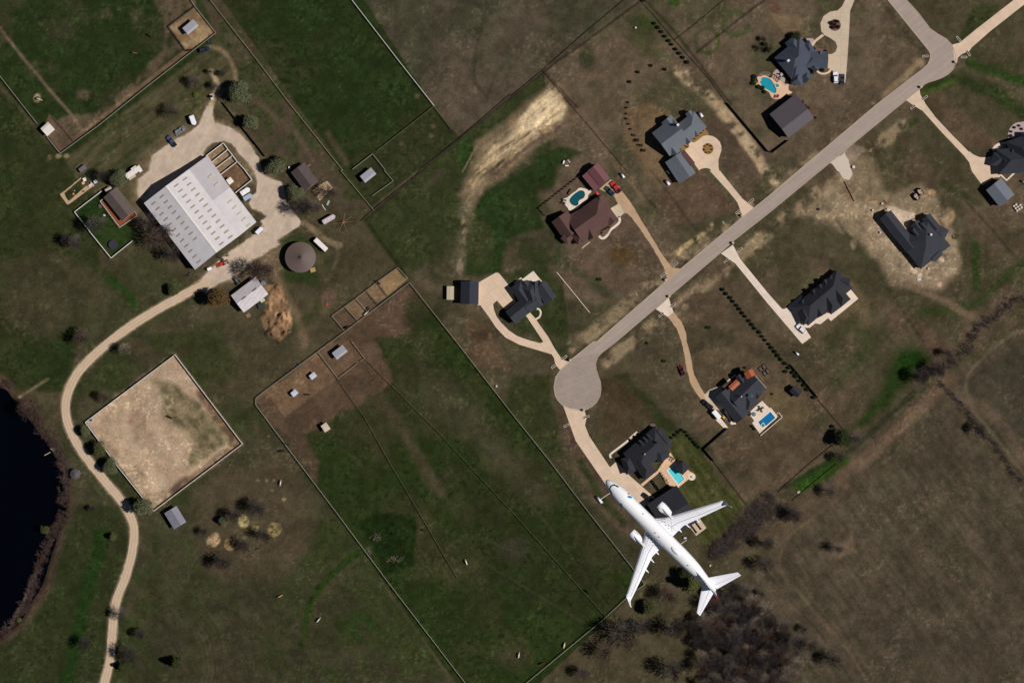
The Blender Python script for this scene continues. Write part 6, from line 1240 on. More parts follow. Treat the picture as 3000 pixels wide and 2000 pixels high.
# raised garden beds
gbd = thing('raised_bed', '', 'planter'); mb = MB()
for cx, cy, sx, sy in ((0, 0.62, 2.0, 0.12), (0, -0.62, 2.0, 0.12), (0.94, 0, 0.12, 1.12), (-0.94, 0, 0.12, 1.12)): mb.box((cx, cy, 0.3), (sx, sy, 0.6))
part('frame', mb, mat('black_timber', (34, 26, 24), 0.9), gbd); part('soil', MB().box((0, 0, 0.2), (1.76, 1.12, 0.4)), mat('bed_soil', (104, 90, 80), 0.95, 0.3, 5.0), gbd)
place(gbd, [(*WT('Zf', x, y)[:2], R(-53), 'raised black bed right of the copper roof, the ' + s + ' of four') for x, y, s in ((1480, 165, 'leftmost'), (1560, 108, 'uppermost'), (1577, 265, 'lowest'), (1647, 215, 'rightmost'))], 'four raised beds right of the copper roofed house', None)
for k, (x, y, s) in enumerate((((1380, 700), 0, 'left'), ((1465, 635), 0, 'right'))):
    (xx, yy) = x; P_ = (1820 + xx / 6.533, 1440 + yy / 6.533); p = W(P_); q = thing('planted_strip', 'dark planted strip on the concrete pad, the ' + s + ' one', 'planter', (p.x, p.y, 0.08), R(-53))
    mb = MB(); 
    for cx, cy, sx, sy in ((0, 0.33, 4.9, 0.1), (0, -0.33, 4.9, 0.1), (2.4, 0, 0.1, 0.56), (-2.4, 0, 0.1, 0.56)): mb.box((cx, cy, 0.15), (sx, sy, 0.3))
    part('frame', mb, mat('black_timber', (34, 26, 24)), q); rr = random.Random(k); mb = MB().box((0, 0, 0.1), (4.7, 0.56, 0.2))
    for i in range(90): mb.box((rr.uniform(-2.3, 2.3), rr.uniform(-0.22, 0.22), 0.3), (0.18, 0.08, 0.25), rr.uniform(0, 3))
    part('plant_mass', mb, mat('brown_plants', (82, 62, 52), 0.9, 0.4, 8.0), q)
# stepping stones
def stepping(label, t, a, b, n, m=M_CONC2, r=0.2, wd=None):
    A, B = WT(t, *a), WT(t, *b)
    base = None
    for k in range(n):
        p = A.lerp(B, k / (n - 1)); o = single('stepping_stone', MB().lathe([(r, 0), (r, 0.09)], n=8), m, label, 'paving stone', (p.x, p.y, 0), group=label) if base is None else base.copy()
        if base is None: base = o
        else: SC.collection.objects.link(o); o.location = (p.x, p.y, 0)
stepping('pale stepping stone in the dotted line from the gas tank to the aircraft nose', 'C2', (812, 1450), (905, 1388), 14)
stepping('pale stepping stone in the short dotted line behind the wing', 'D2', (1552, 290), (1602, 255), 8)
stepping('cream block in the dotted edging above the black house with copper roofs', 'Zf', (1370, 330), (1600, 590), 14, r=0.17)
stepping('cream stone in the arc of stepping stones below the maroon house', 'Zh', (1150, 1300), (1300, 1180), 7, r=0.28)
stepping('pale stone in the arc above the turquoise pool', 'Zc', (390, 1100), (565, 1105), 5, r=0.2)
stepping('small green-white lid by the copper roofed house', 'Zf', (1458, 312), (1545, 430), 5, mat('green_lid', (150, 190, 160), 0.6), 0.13)
# pallets and building materials
def stack(label, t, x, y, ang, n, sz, m, name='block_stack', cat='building materials', spread=1.2, base=0.0):
    p = WT(t, x, y); r = thing(name, label, cat, (p.x, p.y, 0), ang); rr = random.Random(int(x * 7 + y))
    k = int(math.ceil(math.sqrt(n)))
    for i in range(n):
        cx, cy = (i % k - (k - 1) / 2) * spread, (i // k - (k - 1) / 2) * spread; h = rr.uniform(0.5, 1.0)
        part('pallet', MB().box((cx, cy, 0.08), (sz, sz, 0.14)).box((cx + rr.uniform(-0.08, 0.08), cy, 0.16 + h / 2), (sz * 0.85, sz * 0.8, h), rr.uniform(-0.2, 0.2)), m, r)
stack('white wrapped pallets below the blue-grey garage at the right edge', 'Zj', 740, 1390, R(35), 8, 0.95, mat('wrapped_blocks', (216, 202, 190), 0.7, 0.15, 3.0))
stack('pale building blocks beside the navy roofed house gable', 'Ze', 510, 318, R(20), 2, 0.7, mat('wrapped_blocks', (216, 202, 190)))
# septic tank pit
p = WT('Ze', 1940, 720); sp = thing('septic_tank', 'white twin-lidded septic tank in an orange earth pit', 'septic tank', (p.x, p.y, 0), R(-52))
part('tank_top', MB().prism(rrect(2.6, 0.9, 0.3), 0.0, 0.5), M_COPE, sp)
for x in (-0.75, 0.55): part('lid', MB().lathe([(0.28, 0.5), (0.28, 0.6)], (x, 0, 0), 12), mat('dark_green_lid', (30, 84, 74), 0.6), sp)
p = WT('Ze', 2090, 960); single('soil_pit_ring', MB().lathe([(1.1, -0.05), (1.2, 0.3), (0.8, 0.3), (0.7, 0.02)], n=16), mat('dark_spoil', (78, 60, 50), 0.95, 0.3, 3.0), 'round dark spoil heap by the septic tank', 'soil heap', (p.x, p.y, 0))
def can(label, t, x, y, m, r=0.4, h=1.0, name='site_barrel', cat='barrel'):
    p = WT(t, x, y); q = thing(name, label, cat, (p.x, p.y, 0)); part('barrel_body', MB().lathe([(r, 0), (r * 1.05, h * 0.5), (r, h)], n=12), m, q); part('lid', MB().lathe([(r * 0.8, h), (r * 0.7, h + 0.06)], n=12), m, q)
WPm = mat('pale_drum', (206, 198, 200), 0.5, 0.05)
for t, x, y, s in (('B3', 1048, 305, 'white barrel above the navy roofed house gable'), ('B3', 962, 365, 'white barrel at the corner of the navy roofed wing'), ('B3', 1032, 568, 'white barrel left of the navy roofed wing'), ('B3', 1475, 900, 'white barrel at the lower tip of the navy roofed house'), ('B3', 466, 355, 'dark barrel at the end of the sandy track'),
                   ('A3', 785, 1535, 'white portable bin on the white gravel apron'), ('C1', 2210, 410, 'white post cap right of the pasture fence'), ('A0', 660, 0, ''), ('A2', 1136, 257, 'white round well cover on the grass'), ('B1', 68, 1030, 'silver water tank at the end of the machinery shed')):
    if not s: continue
    can(s, t, x, y, mat('silver_tank', (150, 160, 174), 0.3, metal=0.5) if 'silver' in s else (mat('dark_drum', (40, 44, 56), 0.6) if 'dark' in s else WPm), 1.0 if 'silver' in s else (0.45 if 'portable' not in s else 0.7), 1.8 if 'silver' in s else 0.9)
can('bright blue water trough in the corner of the arena', 'C0', 838, 722, mat('blue_plastic', (30, 90, 190), 0.4), 0.55, 0.6, 'water_trough', 'trough')
can('small blue barrel by the top dry pen', 'A0', 1915, 385, mat('blue_plastic2', (40, 70, 120), 0.4), 0.45, 0.8)
can('blue trough on the edge of the brown shelter pen', 'C1', 392, 207, mat('blue_plastic3', (44, 44, 110), 0.4), 0.5, 0.6, 'water_trough', 'trough')
can('red feed tub by the small round pen', 'B1', 650, 1230, mat('red_plastic', (206, 66, 50), 0.5), 0.5, 0.5, 'feed_tub', 'tub')
# vegetable garden clutter
def clutter(label, t, x, y, sx, sy, h, ang, c, name, cat):
    p = WT(t, x, y); q = thing(name, label, cat, (p.x, p.y, 0), R(ang)); m = mat('cl_%d_%d_%d' % c, c, 0.7, 0.12, 2.5)
    part('body', MB().box((0, 0, h / 2), (sx, sy, h)), m, q); part('top_cover', MB().box((0, 0, h + 0.03), (sx * 1.06, sy * 1.06, 0.06), 0, 0, 0.96), m, q)
for a in (('white tarp-covered heap in the vegetable garden', 'Zk', 690, 520, 1.3, 1.5, 0.8, 20, (240, 226, 206), 'covered_heap', 'tarp'), ('cream crate under the white tarp heap', 'Zk', 660, 600, 1.2, 1.0, 0.6, 30, (222, 182, 140), 'garden_crate', 'crate'),
          ('cream board table at the end of the vegetable garden path', 'Zk', 828, 645, 0.9, 1.9, 0.7, -52, (232, 204, 184), 'garden_table', 'table'), ('thin white board table beside the blue bin', 'Zk', 875, 625, 0.3, 2.0, 0.8, 40, (226, 214, 206), 'plank', 'plank'),
          ('white and blue water tote by the vegetable garden', 'Zk', 940, 570, 1.3, 1.3, 1.1, 30, (220, 226, 240), 'water_tote', 'container'), ('brown tub heap next to the white water tote', 'Zk', 925, 540, 1.2, 0.8, 0.7, 30, (176, 132, 92), 'tub', 'tub'),
          ('orange box in the vegetable garden', 'Zk', 437, 848, 0.8, 0.7, 0.5, 30, (224, 150, 66), 'garden_crate', 'crate'), ('grey coop roof at the top of the vegetable garden', 'Zk', 650, 270, 1.9, 3.2, 1.5, -52, (108, 100, 104), 'chicken_coop', 'coop'),
          ('dark green compost box in the garden', 'Zk', 790, 410, 1.3, 2.3, 0.6, 30, (20, 36, 34), 'compost_box', 'compost box'), ('black bucket on the garden path', 'Zk', 668, 790, 0.7, 0.5, 0.4, 10, (30, 28, 32), 'bucket', 'bucket'),
          ('white bucket among the vegetables', 'Zk', 460, 775, 0.35, 0.35, 0.4, 10, (226, 220, 214), 'bucket', 'bucket'), ('pile of rusty boards below the machinery shed', 'Zm', 1222, 1200, 1.9, 1.8, 0.3, 30, (132, 104, 86), 'board_pile', 'board pile'),
          ('pale green hutch at the machinery shed corner', 'Zm', 1500, 915, 1.2, 2.0, 0.8, -60, (190, 196, 168), 'rabbit_hutch', 'hutch'), ('dark tanks behind the machinery shed', 'Zm', 1470, 1020, 2.6, 2.0, 0.9, 20, (50, 58, 56), 'storage_tank', 'tank'),
          ('weathered chest on the orange bank', 'Zm', 2015, 1515, 1.6, 1.3, 0.8, 30, (104, 82, 66), 'wooden_chest', 'chest'), ('white box by the top corner of the brown farmhouse', 'Zl', 1088, 580, 0.8, 0.8, 0.8, 0, (226, 224, 220), 'white_box', 'box'),
          ('pale upturned boat beside the tan pad', 'Zl', 1680, 1122, 0.9, 2.1, 0.4, -25, (150, 168, 160), 'small_boat', 'boat'), ('white plank near the tan pad', 'Zl', 1613, 1190, 0.25, 2.8, 0.1, 32, (222, 218, 214), 'plank', 'plank'),
          ('brown feed bunk at the pen gate', 'Zl', 1388, 545, 1.6, 0.9, 0.6, 30, (120, 92, 80), 'feed_bunk', 'feeder'), ('long dark log on the grass above the round building', 'B1', 350, 612, 4.6, 0.5, 0.4, 12, (64, 48, 42), 'log', 'log'),
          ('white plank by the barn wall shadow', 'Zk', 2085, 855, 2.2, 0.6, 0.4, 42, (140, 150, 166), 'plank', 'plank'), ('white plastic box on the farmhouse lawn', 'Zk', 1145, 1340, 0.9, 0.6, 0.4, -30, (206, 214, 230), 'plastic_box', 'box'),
          ('round stone table end by the house deck steps', 'Zk', 1050, 1130, 1.4, 1.4, 0.5, 0, (92, 82, 80), 'stone_table', 'table'), ('hay bale remains beside the round building', 'B1', 522, 912, 2.2, 1.8, 0.5, 20, (178, 146, 100), 'hay_pile', 'hay'),
          ('ring feeder standing in scattered hay in the left paddock', 'A0', 345, 905, 1.6, 1.0, 0.7, 30, (60, 52, 44), 'hay_feeder', 'feeder'), ('pale stone block near the lane', 'Zq', 1330, 552, 1.2, 1.0, 0.5, 30, (186, 164, 150), 'stone_block', 'stone'),
          ('white block in the mud beside the aircraft tail', 'D2', 1822, 488, 0.9, 0.7, 0.5, 50, (196, 176, 160), 'stone_block', 'stone'), ('silver tank by the short dotted stones', 'D2', 1590, 235, 1.2, 0.7, 0.9, 0, (200, 206, 220), 'storage_tank', 'tank'),
          ('rock heap of the pool waterfall', 'Za', 720, 1120, 1.2, 2.4, 0.9, -35, (96, 72, 56), 'rock_feature', 'rocks'), ('pale boulder at the left rim of the turquoise pool', 'Zc', 340, 1190, 1.4, 2.0, 0.6, 20, (214, 186, 156), 'boulder', 'rock'), ('lower pale boulder at the turquoise pool rim', 'Zc', 300, 1310, 1.2, 0.9, 0.5, 50, (196, 158, 110), 'boulder', 'rock'),
          ('white pallet pile on bare earth below the unfinished house', 'B3', 1388, 998, 1.6, 1.1, 0.3, 10, (216, 200, 190), 'pallet_pile', 'pallets'), ('heap of pale stone by the roadside ditch', 'B2', 1143, 1135, 0.8, 1.6, 0.2, 25, (138, 126, 114), 'stone_heap', 'stones'), ('heap of pale stone in the verge right of the maroon house drive', 'B2', 1942, 478, 0.9, 1.5, 0.2, 35, (138, 126, 114), 'stone_heap', 'stones')):  # both stone_heap boxes stand for loose pale stones
    clutter(*a)
# ------------------------------------------------------------------ TREES AND PLANTS
def tube_fast(vs, fs, p0, p1, r0, r1, n=3):
    d = p1 - p0; L = d.length
    if L < 1e-5: return
    d = d / L; u = d.cross(Vector((0, 0, 1))); u = u.normalized() if u.length > 1e-3 else Vector((1, 0, 0)); v = d.cross(u); o = len(vs)
    for p, r in ((p0, r0), (p1, r1)):
        for k in range(n):
            t = 2 * math.pi * k / n; vs.append(p + u * (math.cos(t) * r) + v * (math.sin(t) * r))
    for k in range(n): fs.append((o + k, o + (k + 1) % n, o + n + (k + 1) % n, o + n + k))
def branch_tree(seed, Hh=7.0, Rr=4.0, trunk=1.6, levels=5, twig=0.03, kids=(3, 4), n0=5, spread=0.75, grow=(0.68, 0.92)):
    rr = random.Random(seed); tv, tf, bv, bf = [], [], [], []; tips = []
    g0, g1 = grow
    def grow(p, d, L, r, lev):
        segs = 2 if lev < levels - 1 else 1; q = p; dd = d
        for s in range(segs):
            dd = (dd + Vector((rr.uniform(-1, 1), rr.uniform(-1, 1), rr.uniform(-0.5, 0.6))) * 0.16).normalized(); e = q + dd * (L / segs)
            r1 = r * (0.8 if segs == 2 else 0.5)
            (tube_fast(tv, tf, q, e, r, r1, 6) if lev == 0 else tube_fast(bv, bf, q, e, r, r1, 4 if lev < 3 else 3)); q = e; r = r1
            if lev >= 2 and s == 0 and rr.random() < 0.7 and lev < levels:
                a = (dd + Vector((rr.uniform(-1, 1), rr.uniform(-1, 1), rr.uniform(-0.3, 0.8)))).normalized(); grow(q, a, L * 0.6, r * 0.6, lev + 1)
        if lev >= levels: tips.append(q); return
        k = rr.randint(*kids) + (2 if lev == 0 else 0); ph = rr.uniform(0, 6.28)
        for i in range(k):
            a = ph + 2 * math.pi * i / k + rr.uniform(-0.4, 0.4); sp = spread * rr.uniform(0.7, 1.25)
            u = dd.cross(Vector((0.3, 0.2, 1))).normalized(); v = dd.cross(u)
            nd = (dd * math.cos(sp) + (u * math.cos(a) + v * math.sin(a)) * math.sin(sp) + Vector((0, 0, 0.12))).normalized()
            grow(q, nd, L * rr.uniform(g0, g1), max(twig, r * 0.6), lev + 1)
    grow(Vector((0, 0, -0.1)), Vector((0, 0, 1)), trunk, 0.2, 0)
    ext = max(max(math.hypot(v.x, v.y) for v in bv), 0.1); top = max(v.z for v in bv); sx, sz = Rr / ext, Hh / top
    def sc(l): return [(v.x * sx, v.y * sx, v.z * sz) for v in l]
    return sc(tv), tf, sc(bv), bf, [Vector((t.x * sx, t.y * sx, t.z * sz)) for t in tips]
BARKG = mat('grey_twig', (104, 94, 92), 0.95, 0.2, 1.0); BARKR = mat('reddish_twig', (98, 78, 72), 0.95, 0.2, 1.0); BARKD = mat('dark_twig', (74, 66, 66), 0.95, 0.2, 1.0); BARKP = mat('pale_twig', (150, 136, 122), 0.95, 0.2, 1.0)
def leafmat(name, c, var=0.35): return mat(name, c, 0.8, var, 1.4, spec=0.15)
LVG = leafmat('greygreen_leaf', (104, 108, 78)); LVD = leafmat('deep_green_leaf', (56, 66, 34)); LVB = leafmat('brown_leaf', (104, 82, 50)); LVO = leafmat('olive_leaf', (86, 88, 52)); LVY = leafmat('yellow_green_leaf', (96, 104, 38)); LVK = leafmat('shrub_leaf', (34, 46, 26)); LVT = leafmat('tan_dry_leaf', (150, 120, 74)); LVR = leafmat('plum_shrub_leaf', (78, 52, 48))
PROTO = {}
def mk_proto(key, tv, tf, bv, bf, barkm, lv=None, lf=None, leafm=None):
    def me(nm, v, f, m):
        x = bpy.data.meshes.new(nm); x.from_pydata([tuple(p) for p in v], [], f); x.materials.append(m); x.update(); return x
    PROTO[key] = (me('trunk', tv, tf, barkm), me('branches', bv, bf, barkm) if bv else None, me('foliage', lv, lf, leafm) if lv else None)
def leaves(tips, seed, n, size, sprd, flat=0.7):
    rr = random.Random(seed); vs, fs = [], []
    for t in tips:
        for k in range(n):
            c = t + Vector((rr.gauss(0, sprd), rr.gauss(0, sprd), rr.gauss(0, sprd * flat))); s = size * rr.uniform(0.6, 1.3)
            a = Vector((rr.uniform(-1, 1), rr.uniform(-1, 1), rr.uniform(-0.7, 0.7))).normalized(); b_ = a.cross(Vector((rr.uniform(-1, 1), rr.uniform(-1, 1), 1))).normalized(); o = len(vs)
            vs += [tuple(c - a * s), tuple(c + b_ * s * 0.6), tuple(c + a * s), tuple(c - b_ * s * 0.6)]; fs.append((o, o + 1, o + 2, o + 3))
    return vs, fs
for k in range(4):
    tv, tf, bv, bf, tips = branch_tree(10 + k, 8.0, 4.2, 1.4, 5, 0.022, (3, 5), spread=0.62)
    tv2, tf2, bv2, bf2, _t = branch_tree(70 + k, 8.5, 4.5, 1.3, 4, 0.034, (4, 5), spread=0.55, grow=(0.86, 1.12))
    for nm, bm in (('g', BARKG), ('r', BARKR), ('d', BARKD), ('p', BARKP)): mk_proto('open_%s%d' % (nm, k), tv2, tf2, bv2, bf2, bm)
    for nm, bm in (('g', BARKG), ('r', BARKR), ('d', BARKD), ('p', BARKP)): mk_proto('bare_%s%d' % (nm, k), tv, tf, bv, bf, bm)
for k in range(3):
    tv, tf, bv, bf, tips = branch_tree(40 + k, 8.0, 4.2, 1.5, 4, 0.05, (3, 4)); rr = random.Random(k); tp = rr.sample(tips, min(len(tips), 330))
    lv, lf = leaves(tp, k, 16, 0.20, 0.36)
    for nm, lm_, bm in (('live', LVG, BARKD), ('brown', LVB, BARKR), ('olive', LVO, BARKG), ('deep', LVD, BARKD)): mk_proto('%s%d' % (nm, k), tv, tf, bv, bf, bm, lv, lf, lm_)
# conifer
def conifer(seed):
    rr = random.Random(seed); tv, tf, bv, bf = [], [], [], []; tube_fast(tv, tf, Vector((0, 0, 0)), Vector((0, 0, 8)), 0.2, 0.03, 6); tips = []
    for i in range(190):
        z = 0.7 + 7.2 * (i / 190); r = 3.0 * (1 - (z - 0.3) / 8.2) ** 0.8 * rr.uniform(0.75, 1.1); a = rr.uniform(0, 6.28); e = Vector((r * math.cos(a), r * math.sin(a), z - 0.15 * r)); tube_fast(bv, bf, Vector((0, 0, z)), e, 0.04, 0.015, 3)
        for f in (0.35, 0.6, 0.8, 0.97): tips.append(Vector((0, 0, z)).lerp(e, f))
    lv, lf = leaves(tips, seed, 7, 0.2, 0.2); return tv, tf, bv, bf, lv, lf
for k in range(2):
    tv, tf, bv, bf, lv, lf = conifer(k); mk_proto('conifer%d' % k, tv, tf, bv, bf, BARKD, lv, lf, LVD); mk_proto('yellowbush%d' % k, tv, tf, bv, bf, BARKD, lv, lf, LVO)
# shrub
def shrub(seed):
    rr = random.Random(seed); tv, tf = [], []; tube_fast(tv, tf, Vector((0, 0, 0)), Vector((0, 0, 0.6)), 0.06, 0.03, 5); tips = []
    for i in range(110):
        u = rr.uniform(0, 6.28); w_ = rr.uniform(-0.4, 1); q = math.sqrt(1 - w_ * w_) * rr.uniform(0.6, 1); tips.append(Vector((q * math.cos(u) * 0.8, q * math.sin(u) * 0.8, 0.75 + w_ * 0.75)))
    lv, lf = leaves(tips, seed, 6, 0.13, 0.1); return tv, tf, lv, lf
for k in range(2):
    tv, tf, lv, lf = shrub(k)
    for nm, m_ in (('shrub', LVK), ('plum', LVR), ('tansh', LVT), ('greensh', LVY)): mk_proto('%s%d' % (nm, k), tv, tf, None, None, BARKD, lv, lf, m_)
TR = random.Random(99)
def plant(kind, t, x, y, rad, label, cat='tree', group=None, name=None, h=None, sx=1.0):
    """rad in photo px of the crown; trunk placed so that crown and shadow fall as seen"""
    key = kind if kind in PROTO else kind + str(TR.randint(0, max(i for i in range(4) if kind + str(i) in PROTO)))
    tm, bm, lm_ = PROTO[key]; p = WT(t, x, y); base = 4.2 if (bm and 'conifer' not in key and 'yellowbush' not in key) else (3.0 if bm else 0.85)
    k = rad * S / base; hz = k if h is None else h
    o = thing(name or {'bare': 'bare_tree', 'open': 'bare_tree', 'live': 'live_oak', 'coni': 'conifer', 'shru': 'shrub', 'plum': 'shrub', 'tans': 'shrub', 'gree': 'shrub', 'brow': 'russet_tree', 'oliv': 'olive_tree', 'deep': 'evergreen_tree', 'yell': 'round_bush'}[key[:4]], label, cat, (p.x, p.y, 0), TR.uniform(0, 6.28), group)
    o.scale = (k * sx, k, hz)
    link('trunk', tm, o)
    if bm: link('branch_crown', bm, o)
    if lm_: link('crown' if not bm else 'foliage', lm_, o)
    return o
# leafy trees ------------------------------------------------------------
for a in (('live', 'A0', 2205, 865, 37, 'big round grey-green tree at the end of the sandy track'), ('live', 'A0', 2300, 1120, 27, 'grey-green tree beside the upper right bend of the yard'), ('live', 'Zl', 915, 590, 30, 'grey-green tree overhanging the right bend of the yard'),
          ('olive', 'Zl', 985, 500, 22, 'yellowish tree joined to the yard bend tree'), ('live', 'Zl', 1190, 990, 28, 'grey-green tree below the brown farmhouse'), ('live', 'Zn', 990, 650, 20, 'uppermost dark evergreen by the arena corner'), ('olive', 'Zn', 1150, 860, 27, 'middle green tree between lane and arena'),
          ('live', 'Zn', 1290, 1040, 26, 'lowest grey-green tree between lane and arena'), ('live', 'C0', 1310, 1510, 34, 'grey-green tree at the lowest corner of the arena'), ('olive', 'B0', 1600, 1095, 19, 'small olive tree beside the lane below the barn'), ('brown', 'Zm', 640, 860, 38, 'large russet tree left of the machinery shed'),
          ('live', 'Zk', 1510, 520, 28, 'grey tree over the camper')):
    plant(a[0], *a[1:5], a[5])
plant('conifer', 'D0', 1615, 1368, 21, 'dark green conifer with a long pointed shadow at the bottom left'); plant('conifer', 'D0', 1120, 1410, 17, 'small conifer beside the lane near the bottom edge', h=0.72)
plant('yellowbush', 'D0', 1035, 222, 15, 'round golden bush on the grass left of the lane', h=0.55); plant('yellowbush', 'D2', 1640, 640, 30, 'yellow-green tree under the aircraft tail'); plant('deep', 'D2', 1600, 560, 24, 'dark evergreen under the aircraft tail')
plant('live', 'Zo', 620, 540, 17, 'pale grey leafy tree in the orchard clump')
# bare trees (crown centre = trunk)
for a in (('bare_g', 'A0', 1800, 752, 24, 'bare tree left of the sandy track'), ('bare_d', 'A0', 1940, 665, 12, 'small bare tree above the sandy track, left one'), ('bare_d', 'A0', 2040, 680, 14, 'small bare tree above the sandy track, right one'), ('bare_g', 'A0', 1985, 790, 18, 'bare tree standing on the sandy track'),
          ('bare_d', 'A0', 1580, 1030, 24, 'bare tree above the white trailer on grass'), ('bare_g', 'B0', 880, 500, 36, 'big bare tree over the trampoline yard fence'), ('bare_g', 'B0', 690, 665, 28, 'bare tree just outside the trampoline yard'), ('bare_d', 'B0', 620, 640, 22, 'bare tree left of the trampoline yard'),
          ('bare_d', 'B0', 1380, 490, 34, 'uppermost bare tree against the barn wall'), ('bare_r', 'B0', 1460, 640, 40, 'middle bare tree against the barn wall'), ('bare_d', 'B0', 1600, 780, 34, 'lower bare tree against the barn wall'), ('bare_d', 'B0', 1540, 560, 28, 'bare tree squeezed closest to the barn wall'), ('bare_d', 'Zk', 1170, 420, 26, 'dark bare tree beside the vegetable garden'),
          ('bare_r', 'Zm', 1400, 330, 44, 'big bare tree above the machinery shed'), ('bare_r', 'Zm', 1620, 330, 30, 'bare tree between machinery shed and round building'), ('bare_d', 'Zl', 1700, 945, 27, 'bare tree over the tan pad'), ('bare_d', 'Zl', 1300, 1210, 36, 'bare tree above the livestock trailer'), ('bare_g', 'Zl', 1500, 1200, 26, 'bare tree touching the white plank'),
          ('bare_r', 'B0', 760, 1530, 30, 'lone reddish bare tree on the left field'), ('bare_p', 'C0', 1150, 62, 24, 'thin bare tree shading the lane bend'), ('bare_r', 'C0', 965, 500, 22, 'bare tree between lane and arena top'), ('bare_g', 'D0', 1110, 930, 24, 'bare tree leaning over the lower lane'), ('bare_d', 'D0', 790, 1200, 27, 'dark bare tree left of the lane near the bottom'),
          ('bare_d', 'D0', 1290, 1110, 22, 'bare tree right of the lane near the bottom'), ('bare_d', 'D0', 1200, 1290, 34, 'wide bare tree above the small conifer'), ('bare_d', 'C0', 850, 1530, 14, 'small faint bare tree below the gazebo'), ('bare_d', 'Zo', 1290, 320, 34, 'upper right bare tree of the orchard clump'), ('bare_d', 'Zo', 840, 440, 30, 'upper middle bare tree of the orchard clump'),
          ('bare_d', 'Zo', 1400, 810, 27, 'bare tree right of the middle of the orchard clump'), ('bare_d', 'Zo', 1040, 985, 26, 'bare tree with forked shadow in the orchard clump'), ('bare_d', 'Zo', 650, 1320, 34, 'lowest bare tree of the orchard clump'), ('bare_d', 'Zo', 260, 740, 18, 'left bare tree of the orchard clump'),
          ('bare_r', 'Zn', 340, 400, 34, 'big reddish bare tree on the lake bank'), ('bare_d', 'Zp', 360, 660, 52, 'wide dark bare tree below the left wing tip'), ('bare_d', 'Zp', 560, 590, 26, 'bare tree beside the wide one below the wing'), ('bare_r', 'Zp', 110, 880, 34, 'reddish bare tree along the bottom pasture fence'), ('bare_g', 'D2', 640, 1460, 26, 'bare tree nearest the bottom edge by the pasture fence'),
          ('bare_r', 'Zp', 850, 250, 34, 'reddish bare tree between wing and tail'), ('olive', 'Zp', 650, 385, 22, 'olive tree below the left wing'), ('bare_d', 'Zp', 930, 630, 42, 'broad bare tree left of the dense wood'), ('bare_d', 'Zp', 900, 1060, 42, 'bare tree in the clearing at the bottom'), ('bare_g', 'Zq', 1680, 530, 24, 'lone bare tree on the brown field right of the scrub'),
          ('bare_d', 'Zq', 1280, 800, 30, 'bare tree at the right end of the scrub belt'), ('bare_d', 'Zq', 960, 1130, 30, 'bare tree on the green patch above the tail'), ('bare_d', 'Zq', 930, 1380, 30, 'bare tree between tail and field track'), ('bare_g', 'Zq', 1760, 1190, 24, 'bare tree by the bare earth patch on the brown field'), ('bare_d', 'D3', 325, 1065, 15, 'small bare tree by the field track'),
          ('bare_d', 'D3', 400, 1215, 24, 'round bare tree right of the dense wood'), ('bare_d', 'D3', 600, 1345, 32, 'lowest bare tree by the field track'), ('bare_d', 'Zp', 1920, 230, 15, 'small bare tree at the upper rim of the dense wood'), ('bare_r', 'C3', 640, 1060, 22, 'reddish bare tree at the top of the bright green strip'), ('deep', 'C3', 680, 900, 26, 'dark tree clump on the drain corner'),
          ('bare_g', 'C3', 780, 880, 24, 'grey bare tree on the drain corner'), ('bare_d', 'C3', 1400, 330, 34, 'bare tree at the creek fork, left one'), ('bare_d', 'C3', 1540, 250, 30, 'bare tree at the creek fork, middle one'), ('bare_d', 'C3', 1640, 110, 20, 'bare tree by the sandy spot of the creek'), ('bare_d', 'C3', 1930, 800, 24, 'bare tree halfway down the right creek'),
          ('bare_g', 'B3', 1750, 1100, 1, '')):
    if a[5]: plant(a[0].replace('bare_', 'open_'), *a[1:4], a[4] * 1.12, a[5])
for x, y in ((440, 285), (380, 500), (600, 470), (550, 550)): plant('bare_d', 'Zc', x, y, 14 if x < 500 else 11, 'small bare garden tree left of the slate blue house', group='small trees left of the slate blue house', name='young_tree')
for x, y in ((500, 400), (545, 520)): plant('deep', 'Zc', x, y, 9, 'small dark evergreen left of the slate blue house', group='small evergreens left of the slate blue house')
plant('deep', 'Zc', 1190, 230, 16, 'dark evergreen pressed against the top gable of the slate blue house')
for x, y in ((60, 880), (150, 990), (215, 1105)): plant('bare_d', 'Zb', x, y, 8, 'faint little bare tree left of the grey roofed house', group='three little trees left of the grey roofed house', name='young_tree')
# dense wood by the aircraft tail
wood = T('Zp', 1330, 240, 1500, 130, 1700, 120, 1900, 330, 2050, 500, 2250, 640, 2340, 830, 2300, 1250, 1900, 1300, 1250, 1300, 1180, 900, 1120, 620, 1180, 480, 1330, 420)
def inside(p, poly_):
    c = False
    for i in range(len(poly_)):
        a, b = poly_[i], poly_[(i + 1) % len(poly_)]
        if (a[1] > p[1]) != (b[1] > p[1]) and p[0] < (b[0] - a[0]) * (p[1] - a[1]) / (b[1] - a[1]) + a[0]: c = not c
    return c
cnt = 0; pts_ = []
for _ in range(4000):
    x = TR.uniform(2000, 2345); y = TR.uniform(1690, 2030)
    if inside((x, y), wood) and all(math.hypot(x - a, y - b) > 27 for a, b in pts_): pts_.append((x, y))
for x, y in pts_: plant(TR.choice(['bare_d', 'open_g', 'open_p', 'bare_g', 'open_r']), 'S', x, y, TR.uniform(26, 38), 'leafless tree inside the dense dark wood right of the aircraft tail', group='leafless trees of the dense wood')
